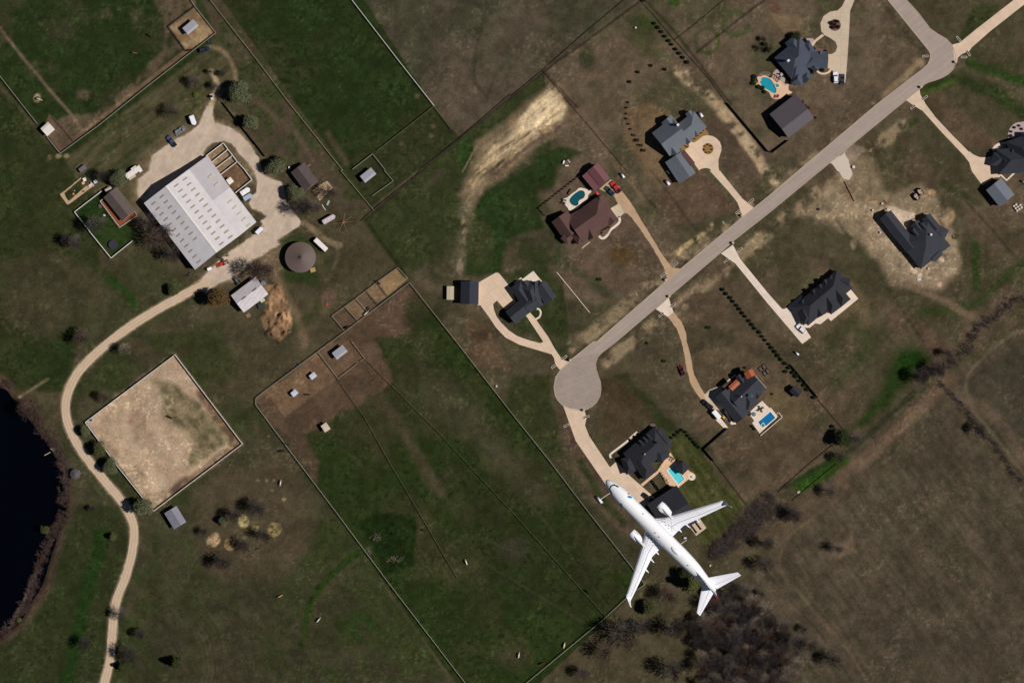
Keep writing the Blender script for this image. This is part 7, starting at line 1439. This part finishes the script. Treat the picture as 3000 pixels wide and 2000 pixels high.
# scrub belts: countable shrubs only as a mass
def scrub(name, label, segs, dens, hgt, m, seed):
    rr = random.Random(seed); vs, fs = [], []
    for a, b, wd in segs:
        A, B = W(a), W(b); L = (B - A).length; d = (B - A).normalized(); nn = Vector((-d.y, d.x, 0)); n = int(L * wd * S * dens * 1.5)
        for k in range(n):
            c = A.lerp(B, rr.random()) + nn * rr.gauss(0, wd * S * 0.26); h = hgt * rr.uniform(0.4, 1.2)
            for j in range(9):
                e = c + Vector((rr.gauss(0, 0.42) * h, rr.gauss(0, 0.42) * h, h * rr.uniform(0.5, 1.0))); tube_fast(vs, fs, c + Vector((0, 0, -0.3)), e, 0.045, 0.02, 3)
                for q in range(3):
                    s0 = (c + Vector((0, 0, 0))).lerp(e, rr.uniform(0.4, 0.95)); tube_fast(vs, fs, s0, s0 + Vector((rr.gauss(0, 0.3), rr.gauss(0, 0.3), rr.uniform(0, 0.5))) * h, 0.022, 0.012, 3)
    me_ = bpy.data.meshes.new(name); me_.from_pydata([tuple(v) for v in vs], [], fs); me_.materials.append(m); me_.update(); o = link(name, me_); o['kind'] = 'stuff'; o['label'] = label; o['category'] = 'scrub'
    return o
SCR = mat('scrub_twig', (96, 84, 80), 0.95, 0.3, 0.5)
def chain(pts, wd): return [(a, b, wd) for a, b in zip(pts[:-1], pts[1:])]
scrub('creek_scrub', 'dense dark leafless scrub belt above the aircraft tail', chain(T('Zq', 330, 1290, 520, 1080, 700, 900, 880, 740, 1060, 620), 38) + chain(T('Zq', 330, 1290, 560, 1170, 860, 900, 1080, 760, 1280, 790), 34), 0.6, 2.8, SCR, 1)
scrub('creek_scrub', 'dark leafless scrub along the upper right creek', chain(T('B3', 2352, 1150, 2200, 1240, 2050, 1370, 1900, 1480) + T('C3', 1850, 60, 1760, 130), 30) + chain(T('C3', 1350, 330, 1500, 280, 1640, 230, 1720, 150), 30), 0.5, 2.2, SCR, 2)
scrub('creek_scrub', 'thin dark scrub line down the right creek', chain(T('C3', 1560, 360, 1650, 440, 1740, 530, 1860, 680, 1940, 790, 2080, 950, 2180, 1080, 2250, 1200, 2352, 1290), 14), 0.7, 1.7, SCR, 3)
LKB = T('Zn', 0, 30, 60, 90, 130, 150) ; 
scrub('lake_scrub', 'reddish leafless brush along the lake bank', chain(T('Zn', 30, 60, 130, 130), 26) + chain(T('Zn', 230, 300, 400, 360, 450, 560, 560, 700, 690, 900, 760, 1100, 750, 1300, 720, 1500), 26) + chain(T('D0', 600, 0, 560, 60, 470, 250, 400, 400, 350, 520, 300, 700, 250, 850, 130, 1020, 0, 1130), 28), 0.75, 2.0, BARKR, 4)
scrub('lake_scrub', 'grey brush along the water line of the lake', chain(T('Zn', 700, 1000, 745, 1100, 750, 1280), 8) + chain(T('D0', 330, 560, 230, 800, 60, 1110), 8), 1.0, 1.4, BARKP, 5)
plant('olive', 'D0', 430, 160, 17, 'grey-green bush tree leaning over the lake'); plant('greensh', 'D0', 178, 985, 7, 'bright green bush at the lake bank', 'bush')
scrub('orchard_brush', 'reddish ground brush under the orchard clump', chain(T('Zo', 1050, 1350, 1200, 1150, 1500, 900, 1650, 560), 10), 0.5, 0.6, BARKR, 6)
scrub('field_brush', 'purple-grey brush patches in the pasture', [(T('D1', 1080, 200)[0], T('D1', 1130, 260)[0], 28), (T('D1', 1010, 320)[0], T('D1', 1060, 390)[0], 16), (T('D1', 1240, 400)[0], T('D1', 1310, 460)[0], 26)], 0.9, 0.8, BARKP, 7)
# planted rows -----------------------------------------------------------------
def row(kind, t, pts, rad, label, group, h=None):
    for x, y in pts: plant(kind, t, x, y, rad * TR.uniform(0.85, 1.15), label, 'bush', group, name='young_bush', h=h)
row('shrub', 'A2', [(1210, 5), (1309, 218), (1344, 256), (1376, 295), (1406, 337), (1443, 378), (1469, 412), (1506, 455), (1538, 493), (1573, 532), (1609, 575)], 5.0, 'small dark evergreen bush in the straight row by the top wire fence', 'row of bushes by the top wire fence', h=1.0)
row('shrub', 'A2', [(1278, 605), (1408, 640), (1160, 665), (1083, 755)], 4.4, 'scattered dark bush on the dry lawn below the top row', 'scattered bushes on the dry lawn', h=1.0)
row('shrub', 'A2', [(1068, 943), (1053, 993), (1051, 1045), (1053, 1092), (1071, 1142), (1091, 1187)], 2.9, 'tiny dark bush in the short curved row left of the grey roofed house', 'short curved row of tiny bushes', h=0.8)
row('bare_d', 'A2', [(1122, 1245), (1155, 1290), (1190, 1335), (1215, 1385)], 6.0, 'tiny leafless sapling at the end of the curved row', 'leafless saplings of the curved row')
row('shrub', 'B2', [(1938, 1092), (1970, 1130), (2008, 1168), (2033, 1201), (2068, 1238), (2091, 1271), (2120, 1308), (2146, 1339), (2181, 1379), (2208, 1414), (2234, 1449), (2276, 1484), (2301, 1523), (2328, 1556)], 5.2, 'dark bush in the long diagonal row left of the black terrace house', 'long diagonal row of bushes', h=1.0)
row('shrub', 'C3', [(12, 26), (36, 58), (66, 94), (93, 129), (123, 166), (158, 202), (193, 244), (163, 276), (230, 286), (258, 321), (293, 363), (333, 402), (360, 442), (420, 516), (594, 781)], 5.4, 'dark bush of the diagonal row beside the black board fence', 'bushes beside the black board fence', h=1.0)
row('shrub', 'C2', [(1562, 813), (1530, 832), (1498, 858), (1466, 883), (1595, 830), (1618, 865), (1648, 895), (1674, 925), (1696, 950), (1718, 970)], 4.6, 'dark bush of the angled hedge right of the pool house', 'angled hedge of bushes', h=0.9)
row('shrub', 'C2', [(1290, 1285), (1305, 1305), (1318, 1322), (1332, 1340), (1347, 1358), (1360, 1375), (1372, 1392)], 3.8, 'dark bush of the short hedge beside the aircraft nose', 'short hedge beside the aircraft nose', h=0.9)
row('tansh', 'Zb', [(1150 + 35 * i, 1000 + 25 * ((i * 7) % 3) - 10 * i) for i in range(3)] + [(1340 + 40 * i, 850 - 33 * i + 20 * (i % 2)) for i in range(7)], 2.2, 'little tan-green shrub in the bed before the grey roofed house', 'shrubs in the tan bed', h=0.6)
row('plum', 'Zb', [(1680 + 90 * math.cos(k), 1065 + 95 * math.sin(k)) for k in (0.2, 1.1, 2.0, 2.9, 3.8, 4.7, 5.6)], 2.2, 'little shrub on the round tan bed of the circular drive', 'shrubs on the round tan bed', h=0.6)
row('plum', 'A3', [(590, 215), (640, 200), (600, 255), (645, 250), (615, 228)], 5.0, 'dark plum bush in the round bed of the loop driveway', 'plum bushes in the round bed', h=1.3)
row('plum', 'A3', [(318, 940), (345, 975), (372, 995), (435, 1082)], 4.0, 'plum shrub along the right side of the brown-grey workshop', 'plum shrubs by the workshop', h=0.8)
row('shrub', 'Zc', [(230, 1140), (220, 1220), (200, 1290), (330, 1370), (420, 1400), (470, 1490)], 6.0, 'dark planting beside the turquoise pool rocks', 'planting round the turquoise pool', h=0.8)
row('shrub', 'Zc', [(1400, 290), (1460, 350), (1600, 500), (1560, 1040), (1800, 985), (1880, 560)], 5.0, 'dark bed shrub close to the slate blue house wall', 'bed shrubs of the slate blue house', h=0.8)
row('plum', 'Zh', [(1620, 900), (1680, 870), (1720, 840), (1760, 830), (1600, 960), (850, 30), (830, 70)], 2.6, 'small shrub by the maroon roofed house', 'shrubs by the maroon roofed house', h=0.5)
row('plum', 'Zj', [(690, 178), (640, 240), (760, 150), (620, 310), (640, 300), (480, 480), (800, 200)], 3.4, 'shrub in the pinkish bed at the right edge', 'shrubs in the pinkish bed', h=0.7)
row('shrub', 'Zf', [(1270, 1470), (1300, 1500), (1335, 1540), (1120, 130), (1740, 735)], 3.4, 'small dark shrub near the black house with copper roofs', 'small shrubs near the copper roofed house', h=0.7)
row('shrub', 'C2', [(1385, 180), (1405, 182), (1240, 15)], 4.6, 'low dark shrub on the lawn between turning circle and red car', 'low shrubs on the open lawn', h=0.5)
row('shrub', 'B2', [(790, 998), (810, 998), (1790, 1440), (1810, 1440)], 4.8, 'low dark shrub alone on a brown lawn', 'lone low shrubs on brown lawns', h=0.5)
plant('greensh', 'Zb', 1360, 840, 3, 'bright green shrub in the tan bed', 'bush', h=0.6); plant('greensh', 'A0', 1800, 875, 8, 'small bright green bush on the lawn below the bare tree', 'bush', h=0.9)
for x, y, s in ((1565, 690, 'right'),): pass
# ------------------------------------------------------------------ ANIMALS
def animal_mesh(kind):
    """one continuous body grown with the skin modifier; x forward"""
    if kind == 'horse':
        J = [((-0.75, 0, 1.22), .30), ((-0.3, 0, 1.2), .33), ((0.3, 0, 1.18), .32), ((0.7, 0, 1.22), .30), ((1.0, 0, 1.45), .20), ((1.25, 0, 1.3), .15), ((1.45, 0, 1.0), .12), ((1.6, 0, 0.72), .13), ((1.72, 0, 0.45), .08), ((-0.98, 0, 1.15), .10), ((-1.15, 0, 0.75), .08)]
        E = [(0, 1), (1, 2), (2, 3), (3, 4), (4, 5), (5, 6), (6, 7), (7, 8), (0, 9), (9, 10)]; LEG = ((3, 0.68, 1), (3, 0.68, -1), (0, -0.72, 1), (0, -0.72, -1)); hh = 1.0
    else:
        J = [((-0.85, 0, 1.05), .34), ((-0.3, 0, 1.0), .40), ((0.3, 0, 1.0), .40), ((0.75, 0, 1.08), .34), ((1.1, 0, 1.05), .22), ((1.35, 0, 0.75), .17), ((1.5, 0, 0.45), .14), ((1.58, 0, 0.25), .09), ((-1.1, 0, 0.95), .06), ((-1.15, 0, 0.45), .05)]
        E = [(0, 1), (1, 2), (2, 3), (3, 4), (4, 5), (5, 6), (6, 7), (0, 8), (8, 9)]; LEG = ((3, 0.7, 1), (3, 0.7, -1), (0, -0.8, 1), (0, -0.8, -1))
    for root_, x, s in LEG:
        f = x > 0; i = len(J); top = (x, s * 0.17, 0.9)
        pts = [(top, .15), ((x + (0.03 if f else -0.12), s * 0.2, 0.52), .075), ((x + (0.0 if f else -0.02), s * 0.2, 0.12), .05), ((x + 0.05, s * 0.2, 0.03), .06)]
        J += pts; E += [(root_, i), (i, i + 1), (i + 1, i + 2), (i + 2, i + 3)]
    me_ = bpy.data.meshes.new(kind); me_.from_pydata([j[0] for j in J], E, []); o = bpy.data.objects.new('tmp', me_); SC.collection.objects.link(o)
    sk = o.modifiers.new('skin', 'SKIN'); sk.use_smooth_shade = True
    for v, (p_, r) in zip(me_.skin_vertices[0].data, J): v.radius = (r, r)
    me_.skin_vertices[0].data[0].use_root = True; su = o.modifiers.new('sub', 'SUBSURF'); su.levels = 1; su.render_levels = 1
    dg = bpy.context.evaluated_depsgraph_get(); out = bpy.data.meshes.new_from_object(o.evaluated_get(dg)); bpy.data.objects.remove(o); return out
AM = {'horse': animal_mesh('horse'), 'cow': animal_mesh('cow')}
def animal(kind, label, t, x, y, deg, c, s=1.0):
    me_ = AM[kind].copy(); me_.materials.clear(); me_.materials.append(mat('coat_%d_%d_%d' % c, c, 0.8, 0.25, 2.0)); p = WT(t, x, y)
    o = link(kind, me_, None, (p.x, p.y, 0), R(deg)); o.scale = (s, s, s); o['label'] = label; o['category'] = kind
    ears = MB(); hx, hz = (1.5, 1.12) if kind == 'horse' else (1.3, 0.95)
    for sy in (1, -1): part('ear', MB().tube((hx - 0.12, sy * 0.08, hz - 0.02), (hx - 0.18, sy * 0.12, hz + 0.16), 0.04, 0.01, 5), me_.materials[0], o)
    if kind == 'horse': part('mane', MB().box((1.08, 0, 1.55), (0.5, 0.06, 0.16)), mat('dark_mane', (20, 16, 14), 0.9), o)
HB = (60, 34, 26); HK = (24, 20, 20); HW = (226, 214, 196); HT = (168, 132, 90)
for a in (('horse', 'dark bay horse grazing in the top left paddock, the upper one', 'A0', 1382, 333, 150, HB), ('horse', 'dun horse grazing in the top left paddock, the lower one', 'A0', 1240, 490, 170, (120, 84, 60)), ('horse', 'white horse at the hay ring in the left paddock', 'A0', 358, 912, -20, HW),
          ('horse', 'dark horse standing in the riding arena', 'C0', 1568, 697, 150, HK), ('horse', 'black horse at the divider of the brown east pens', 'B1', 1030, 1278, 60, HK), ('horse', 'white horse beside the black one at the pen divider', 'B1', 1008, 1312, 40, HW), ('horse', 'dark horse in the upper brown east pen', 'B1', 1128, 1030, 140, HK),
          ('horse', 'black horse in the lowest brown east pen', 'B1', 830, 1440, 30, HK), ('horse', 'bay horse at the corner of the top dry pen', 'A0', 1735, 465, 20, HB), ('horse', 'dark horse at the pasture fence above the brush', 'C1', 286, 942, 160, HK), ('horse', 'dark horse just outside the pasture fence', 'C1', 230, 1005, 10, HK),
          ('horse', 'white horse in the bottom left field near the pasture fence', 'C1', 225, 1302, 80, HW), ('cow', 'tan cow in the bottom left field', 'D1', 218, 770, 25, HT), ('horse', 'white horse in the middle of the bottom left field', 'D1', 572, 990, 50, HW), ('horse', 'white horse in the big pasture near the thin fence', 'D1', 1932, 460, 110, HW),
          ('horse', 'black horse beside the purple brush in the pasture', 'D1', 1275, 203, 170, HK), ('horse', 'dark bay horse near the brush in the pasture', 'D1', 1555, 167, 160, HB), ('horse', 'black horse alone in the lower pasture', 'D2', 697, 730, 140, HK), ('horse', 'white horse near the bottom pasture fence', 'D2', 62, 1314, 80, HW),
          ('cow', 'cream cow in the lower right pasture corner', 'D2', 478, 1224, 75, (216, 196, 140)), ('cow', 'dark red cow by the bottom pasture fence', 'D2', 270, 1388, 20, (70, 30, 24)), ('horse', 'small dark horse in the brown shelter pen', 'C1', 472, 488, 0, HK)):
    animal(*a)
# ------------------------------------------------------------------ AIRCRAFT (x aft from the nose, y starboard, z up)
PZ = 658.0
pn = W((1775, 1407), PZ); ac = thing('passenger_aircraft', 'white twin-engine passenger jet flying over the lower right houses', 'aeroplane', tuple(pn), R(-44.76)); ac.rotation_euler = (R(7.0), 0, R(-44.76))
PW = mat('aircraft_white', (253, 253, 255), 0.32, 0.015, 0.3, spec=0.5); PWW = mat('aircraft_wing_paint', (244, 244, 250), 0.4, 0.02, 0.3, spec=0.4); PB = mat('cockpit_glass', (8, 9, 12), 0.1, 0.02, 1.0, spec=0.5)
PBL = mat('logo_blue', (20, 130, 200), 0.4); PRD = mat('livery_red', (206, 30, 30), 0.4); PGR = mat('panel_gap_grey', (150, 150, 156), 0.5); POR = mat('walkway_orange', (206, 140, 70), 0.5); PDK = mat('marking_black', (30, 30, 36), 0.5); PMT = mat('bare_metal', (176, 178, 184), 0.3, 0.04, 1.0, metal=0.6)
prof = [(0.0, 0.03), (0.15, 0.34), (0.45, 0.62), (0.9, 0.88), (1.5, 1.12), (2.3, 1.36), (3.3, 1.58), (4.4, 1.75), (5.6, 1.85), (7.0, 1.88), (26.0, 1.88), (28.5, 1.80), (31.0, 1.58), (33.5, 1.24), (35.8, 0.84), (37.2, 0.52), (38.0, 0.25), (38.2, 0.12)]
def frad(s):
    for (a, ra), (b, rb_) in zip(prof[:-1], prof[1:]):
        if s <= b:
            return ra + (rb_ - ra) * (s - a) / (b - a)
    return 0.1
def fzc(s):
    r = frad(s)
    if s < 7: return -0.55 * (1 - s / 7) ** 1.6
    if s > 26: return (1.88 - r) * 0.82
    return 0
st = sorted(set([round(x, 3) for x in list(np.arange(0, 1.4, 0.1)) + list(np.arange(1.4, 3.8, 0.07)) + list(np.arange(3.8, 5.8, 0.4)) + list(np.arange(5.8, 8.0, 0.07)) + list(np.arange(8, 30, 1.0)) + list(np.arange(30, 38.21, 0.25)) + [38.2]]))
NA = 72; rings = []
for s in st:
    r = max(0.03, frad(s)); z = fzc(s); rings.append([(s, r * math.sin(2 * math.pi * k / NA), z + r * math.cos(2 * math.pi * k / NA)) for k in range(NA)])
def pdist(px, py, pl):
    d = 9
    for a, b in zip(pl[:-1], pl[1:]):
        dx, dy = b[0] - a[0], b[1] - a[1]; t = max(0, min(1, ((px - a[0]) * dx + (py - a[1]) * dy) / (dx * dx + dy * dy))); d = min(d, math.hypot(px - a[0] - t * dx, py - a[1] - t * dy))
    return d
fus, cw, lb, lr_, red = MB(), MB(), [MB(), MB()], [MB(), MB()], MB()
grp = {}
for j in range(len(st) - 1):
    for k in range(NA):
        q = [rings[j][k], rings[j][(k + 1) % NA], rings[j + 1][(k + 1) % NA], rings[j + 1][k]]; c = [sum(p[i] for p in q) / 4 for i in range(3)]; s, y, z = c; tgt = None; off = 0.0
        top = z > fzc(s)
        if top and s < 3.8 and pdist(s, abs(y), [(1.78, 0), (2.05, 0.72), (3.15, 1.16)]) < 0.15: tgt, off = cw, 0.004
        elif z > fzc(s) - 0.3 and s < 8:
            i = 0 if y > 0 else 1; u, v = s - 6.95, abs(y) - 1.43; u2, v2 = u * 0.9 + v * 0.45, -u * 0.45 + v * 0.9
            if (u2 / 0.62) ** 2 + (v2 / 0.24) ** 2 < 1 and u2 > -0.62 + abs(v2): tgt, off = lb[i], 0.004
            elif abs(s - 6.2) < 0.28 and abs(abs(y) - 1.72) < 0.09: tgt, off = lr_[i], 0.004
        if tgt is None and s > 31.6 and z < fzc(s) + 0.25 * frad(s) * min(1, (s - 31.6) / 1.5) and s < 35.6 and z > fzc(s) - 0.8 * frad(s): tgt, off = red, 0.004
        fus.add(q, [(0, 1, 2, 3)])
        if tgt is not None:
            zc = fzc(s); f = 1 + off / max(0.3, frad(s)); tgt.add([(p[0], p[1] * f, zc + (p[2] - zc) * f) for p in q], [(0, 1, 2, 3)])
def weld(mb):
    """merge shared corners so the skin shades smoothly"""
    m_, nv, nf = {}, [], []
    for p in mb.v:
        k = tuple(round(c, 4) for c in p)
        if k not in m_: m_[k] = len(nv); nv.append(p)
    nf = [tuple(dict.fromkeys(m_[tuple(round(c, 4) for c in mb.v[i])] for i in f)) for f in mb.f]; o = MB(); o.v = nv; o.f = [f for f in nf if len(f) > 2]; o.m = [0] * len(o.f); return o
part('fuselage', weld(fus), PW, ac, smooth=True); part('cockpit_window', weld(cw), PB, ac)
for i in (0, 1):
    part('logo_mark', weld(lb[i]), PBL, ac, label='blue leaf-shaped mark behind the cockpit'); part('logo_mark', weld(lr_[i]), PRD, ac, label='small red mark ahead of the blue one')
part('livery_stripe', weld(red), PRD, ac, label='red stripe along the lower rear fuselage')
for sy in (1, -1):
    for k in range(44):
        s = 8.4 + k * 0.52; a = R(78); part('cabin_window', MB().box((s, sy * 1.885 * math.sin(a), 1.88 * math.cos(a)), (0.24, 0.03, 0.32)), PB, ac)
LE = [(1.4, 15.0), (1.83, 15.3), (3.8, 16.95), (16.9, 23.75)]; TE = [(1.4, 21.5), (5.4, 21.45), (16.9, 25.35)]
def itp(t, y):
    for (a, va), (b, vb) in zip(t[:-1], t[1:]):
        if y <= b: return va + (vb - va) * (y - a) / (b - a)
    return t[-1][1]
FR = [0, 0.03, 0.10, 0.28, 0.5, 0.72, 0.88, 1.0]; UP = [0, 0.36, 0.66, 0.95, 0.9, 0.6, 0.28, 0.03]; LO = [0, -0.25, -0.42, -0.5, -0.42, -0.2, -0.06, 0.0]
def wz(y): return -1.45 + 0.105 * (y - 1.6)
def wt(y): return 0.55 * (1 - (y - 1.6) / 15.3) + 0.16
def wsurf(s, y):
    a, b = itp(LE, y), itp(TE, y); f = (s - a) / (b - a)
    f = max(0, min(1, f))
    for i in range(len(FR) - 1):
        if f <= FR[i + 1]: return wz(y) + wt(y) * (UP[i] + (UP[i + 1] - UP[i]) * (f - FR[i]) / (FR[i + 1] - FR[i]))
    return wz(y)
for sy in (1, -1):
    rs = []
    for y in (1.4, 1.83, 2.8, 3.8, 5.4, 8, 11, 14, 16.4, 16.9):
        a, b = itp(LE, y), itp(TE, y); pu = [(a + (b - a) * f, sy * y, wz(y) + wt(y) * u) for f, u in zip(FR, UP)]; pl = [(a + (b - a) * f, sy * y, wz(y) + wt(y) * l_) for f, l_ in zip(FR, LO)]
        rg = pu + pl[-2:0:-1]; rs.append(rg if sy < 0 else rg[::-1])
    part('wing', MB().loft(rs), PWW, ac, smooth=False)
    wing_o = ac.children[-1]
    def ln(pts, wd, m, nm):
        mb = MB()
        sub = []
        for a, b in zip(pts[:-1], pts[1:]):
            n_ = max(1, int(math.hypot(b[0] - a[0], b[1] - a[1]) / 0.8)); sub += [(a[0] + (b[0] - a[0]) * k / n_, a[1] + (b[1] - a[1]) * k / n_) for k in range(n_)]
        sub.append(pts[-1]); V = []
        for i, (s, y) in enumerate(sub):
            d = Vector((sub[min(i + 1, len(sub) - 1)][0] - sub[max(i - 1, 0)][0], sub[min(i + 1, len(sub) - 1)][1] - sub[max(i - 1, 0)][1])).normalized(); nx, ny = -d.y * wd / 2, d.x * wd / 2
            V += [(s + nx, sy * (y + ny), wsurf(s + nx, y + ny) + 0.035), (s - nx, sy * (y - ny), wsurf(s - nx, y - ny) + 0.035)]
        fs = [(2 * i, 2 * i + 1, 2 * i + 3, 2 * i + 2) for i in range(len(sub) - 1)]
        mb.add(V, fs if sy > 0 else [f[::-1] for f in fs]); part(nm, mb, m, wing_o)
    def fr(y, f): return (itp(LE, y) + (itp(TE, y) - itp(LE, y)) * f, y)
    ln([fr(5.2, 0.10), fr(8, 0.11), fr(16.2, 0.14)], 0.11, PGR, 'slat_gap'); ln([fr(3.0, 0.62), fr(5.4, 0.62), fr(10.5, 0.70), fr(16.2, 0.74)], 0.11, PGR, 'flap_gap'); ln([fr(10.3, 0.12), fr(10.5, 0.7)], 0.05, PGR, 'panel_gap')
    ln([fr(4.5, 0.14), fr(4.0, 0.4), fr(3.3, 0.62)], 0.06, PGR, 'panel_gap'); ln([(16.2, 2.1), (16.4, 3.0), (16.9, 3.7)], 0.12, POR, 'walkway_line'); ln([(16.6, 2.0), (17.4, 2.9), (18.8, 3.2), (21.0, 3.2)], 0.06, PGR, 'walkway_line')
    ln([fr(1.9, 0.06), fr(3.6, 0.04)], 0.5, PMT, 'leading_edge_strip')
    for s, y in ((17.0, 2.6), (17.6, 2.9), (18.2, 2.5), (18.9, 2.9), (19.3, 2.4), (19.9, 2.9), (20.4, 2.5)): part('wing_marking', MB().box((s, sy * y, wsurf(s, y) + 0.03), (0.28, 0.12, 0.04)), PDK, wing_o)
    part('winglet', MB().loft([[(23.9, sy * 16.85, wz(16.9) - 0.02), (25.35, sy * 16.85, wz(16.9) - 0.02), (25.35, sy * 16.95, wz(16.9) + 0.1), (23.9, sy * 16.95, wz(16.9) + 0.1)][::sy], [(25.0, sy * 17.25, wz(16.9) + 1.3), (25.85, sy * 17.25, wz(16.9) + 1.3), (25.85, sy * 17.32, wz(16.9) + 1.3), (25.0, sy * 17.32, wz(16.9) + 1.3)][::sy], [(25.9, sy * 17.55, wz(16.9) + 2.4), (26.5, sy * 17.55, wz(16.9) + 2.4), (26.5, sy * 17.6, wz(16.9) + 2.4), (25.9, sy * 17.6, wz(16.9) + 2.4)][::sy]]), PWW, wing_o)
    for y, l_ in ((4.0, 1.2), (6.2, 1.6), (8.9, 1.4)):
        e = itp(TE, y); part('flap_fairing', MB().loft([[(x, sy * y + r * math.cos(t), wz(y) - 0.2 + r * math.sin(t)) for t in (2 * math.pi * k / 8 for k in range(8))] for x, r in ((e - 1.6, 0.08), (e - 1.0, 0.22), (e, 0.24), (e + l_ * 0.5, 0.14), (e + l_ * 0.75, 0.03))]), PWW, wing_o)
    # engine
    ey, ez = 4.93, -2.1
    prof_e = [(13.55, 0.80), (13.5, 0.92), (13.65, 1.02), (14.4, 1.12), (15.6, 1.08), (16.6, 0.92), (17.2, 0.80)]
    en = part('engine', MB().loft([[(x, sy * ey + r * math.cos(t), ez + r * math.sin(t)) for t in (2 * math.pi * k / 28 for k in range(28))] for x, r in prof_e], caps=False), PW, ac, smooth=True)
    part('engine_fan', MB().loft([[(x, sy * ey + r * math.cos(t), ez + r * math.sin(t)) for t in (2 * math.pi * k / 20 for k in range(20))] for x, r in ((13.9, 0.05), (14.2, 0.3), (14.25, 0.85))]), PDK, en)
    part('exhaust_cone', MB().loft([[(x, sy * ey + r * math.cos(t), ez + r * math.sin(t)) for t in (2 * math.pi * k / 20 for k in range(20))] for x, r in ((17.0, 0.7), (17.9, 0.45), (18.4, 0.1))]), PMT, en)
    part('pylon', MB().loft([[(x, sy * ey - w_, z0), (x, sy * ey + w_, z0), (x, sy * ey + w_ * 0.7, z1), (x, sy * ey - w_ * 0.7, z1)] for x, w_, z0, z1 in ((14.9, 0.05, -0.95, -0.78), (15.8, 0.2, -1.1, -0.65), (17.0, 0.28, -1.3, -0.55), (18.2, 0.28, -1.4, -0.5))]), PW, en)
    part('nacelle_strake', MB().box((14.9, sy * (ey - 0.95), ez + 0.75), (1.0, 0.06, 0.42)), PW, en)
    # tailplane
    tl = []
    for y, a, b, t_ in ((0.4, 34.3, 38.2, 0.34), (7.15, 38.75, 39.9, 0.12)):
        z0 = 0.95 + 0.12 * y; tl.append([(a + (b - a) * f, sy * y, z0 + t_ * u * 0.6) for f, u in zip(FR, UP)] + [(a + (b - a) * f, sy * y, z0 + t_ * l_ * 0.8) for f, l_ in list(zip(FR, LO))[-2:0:-1]])
        if sy > 0: tl[-1] = tl[-1][::-1]
    part('tailplane', MB().loft(tl), PWW, ac); tp_ = ac.children[-1]
    mb = MB(); a0, a1 = (34.3 + 3.9 * 0.70, 0.9), (38.75 + 1.15 * 0.66, 7.0)
    mb.add([(a0[0], sy * a0[1], 0.95 + 0.108 + 0.20), (a0[0] + 0.07, sy * a0[1], 0.95 + 0.108 + 0.20), (a1[0] + 0.05, sy * a1[1], 0.95 + 0.84 + 0.075), (a1[0], sy * a1[1], 0.95 + 0.84 + 0.075)], [(0, 1, 2, 3) if sy > 0 else (3, 2, 1, 0)]); part('elevator_gap', mb, PGR, tp_)
def finring(z, a, b, t_): return [(a, 0, z), (a + (b - a) * 0.12, -t_ * 0.6, z), (a + (b - a) * 0.4, -t_, z), (b, -t_ * 0.1, z), (b, t_ * 0.1, z), (a + (b - a) * 0.4, t_, z), (a + (b - a) * 0.12, t_ * 0.6, z)]
fin = part('tail_fin', MB().loft([finring(1.45, 29.6, 38.0, 0.2), finring(2.3, 32.7, 38.1, 0.2), finring(6.4, 36.2, 38.9, 0.13)]), PW, ac)
part('fin_tip', MB().loft([finring(6.4, 36.2, 38.9, 0.135), finring(8.3, 37.8, 39.25, 0.1)]), mat('tail_blue', (40, 90, 120), 0.5), fin); part('fin_cap', MB().loft([finring(8.3, 37.8, 39.25, 0.11), finring(8.75, 38.4, 39.6, 0.06)]), PRD, fin)
part('antenna_fairing', MB().lathe([(1.0, 0), (0.95, 0.12), (0.7, 0.26), (0.3, 0.34), (0.02, 0.36)], (24.3, 0, 1.84), 24, sx=1.5, sy=0.5), PW, ac, smooth=True)
for s, y in ((17.6, -0.3), (19.0, -0.35), (29.0, -0.3), (12.2, 0.9)): part('blade_antenna', MB().box((s, y, fzc(s) + math.sqrt(max(0.01, frad(s) ** 2 - y * y)) + 0.12), (0.4, 0.08, 0.34), 0, 0, 0.6), PDK, ac)
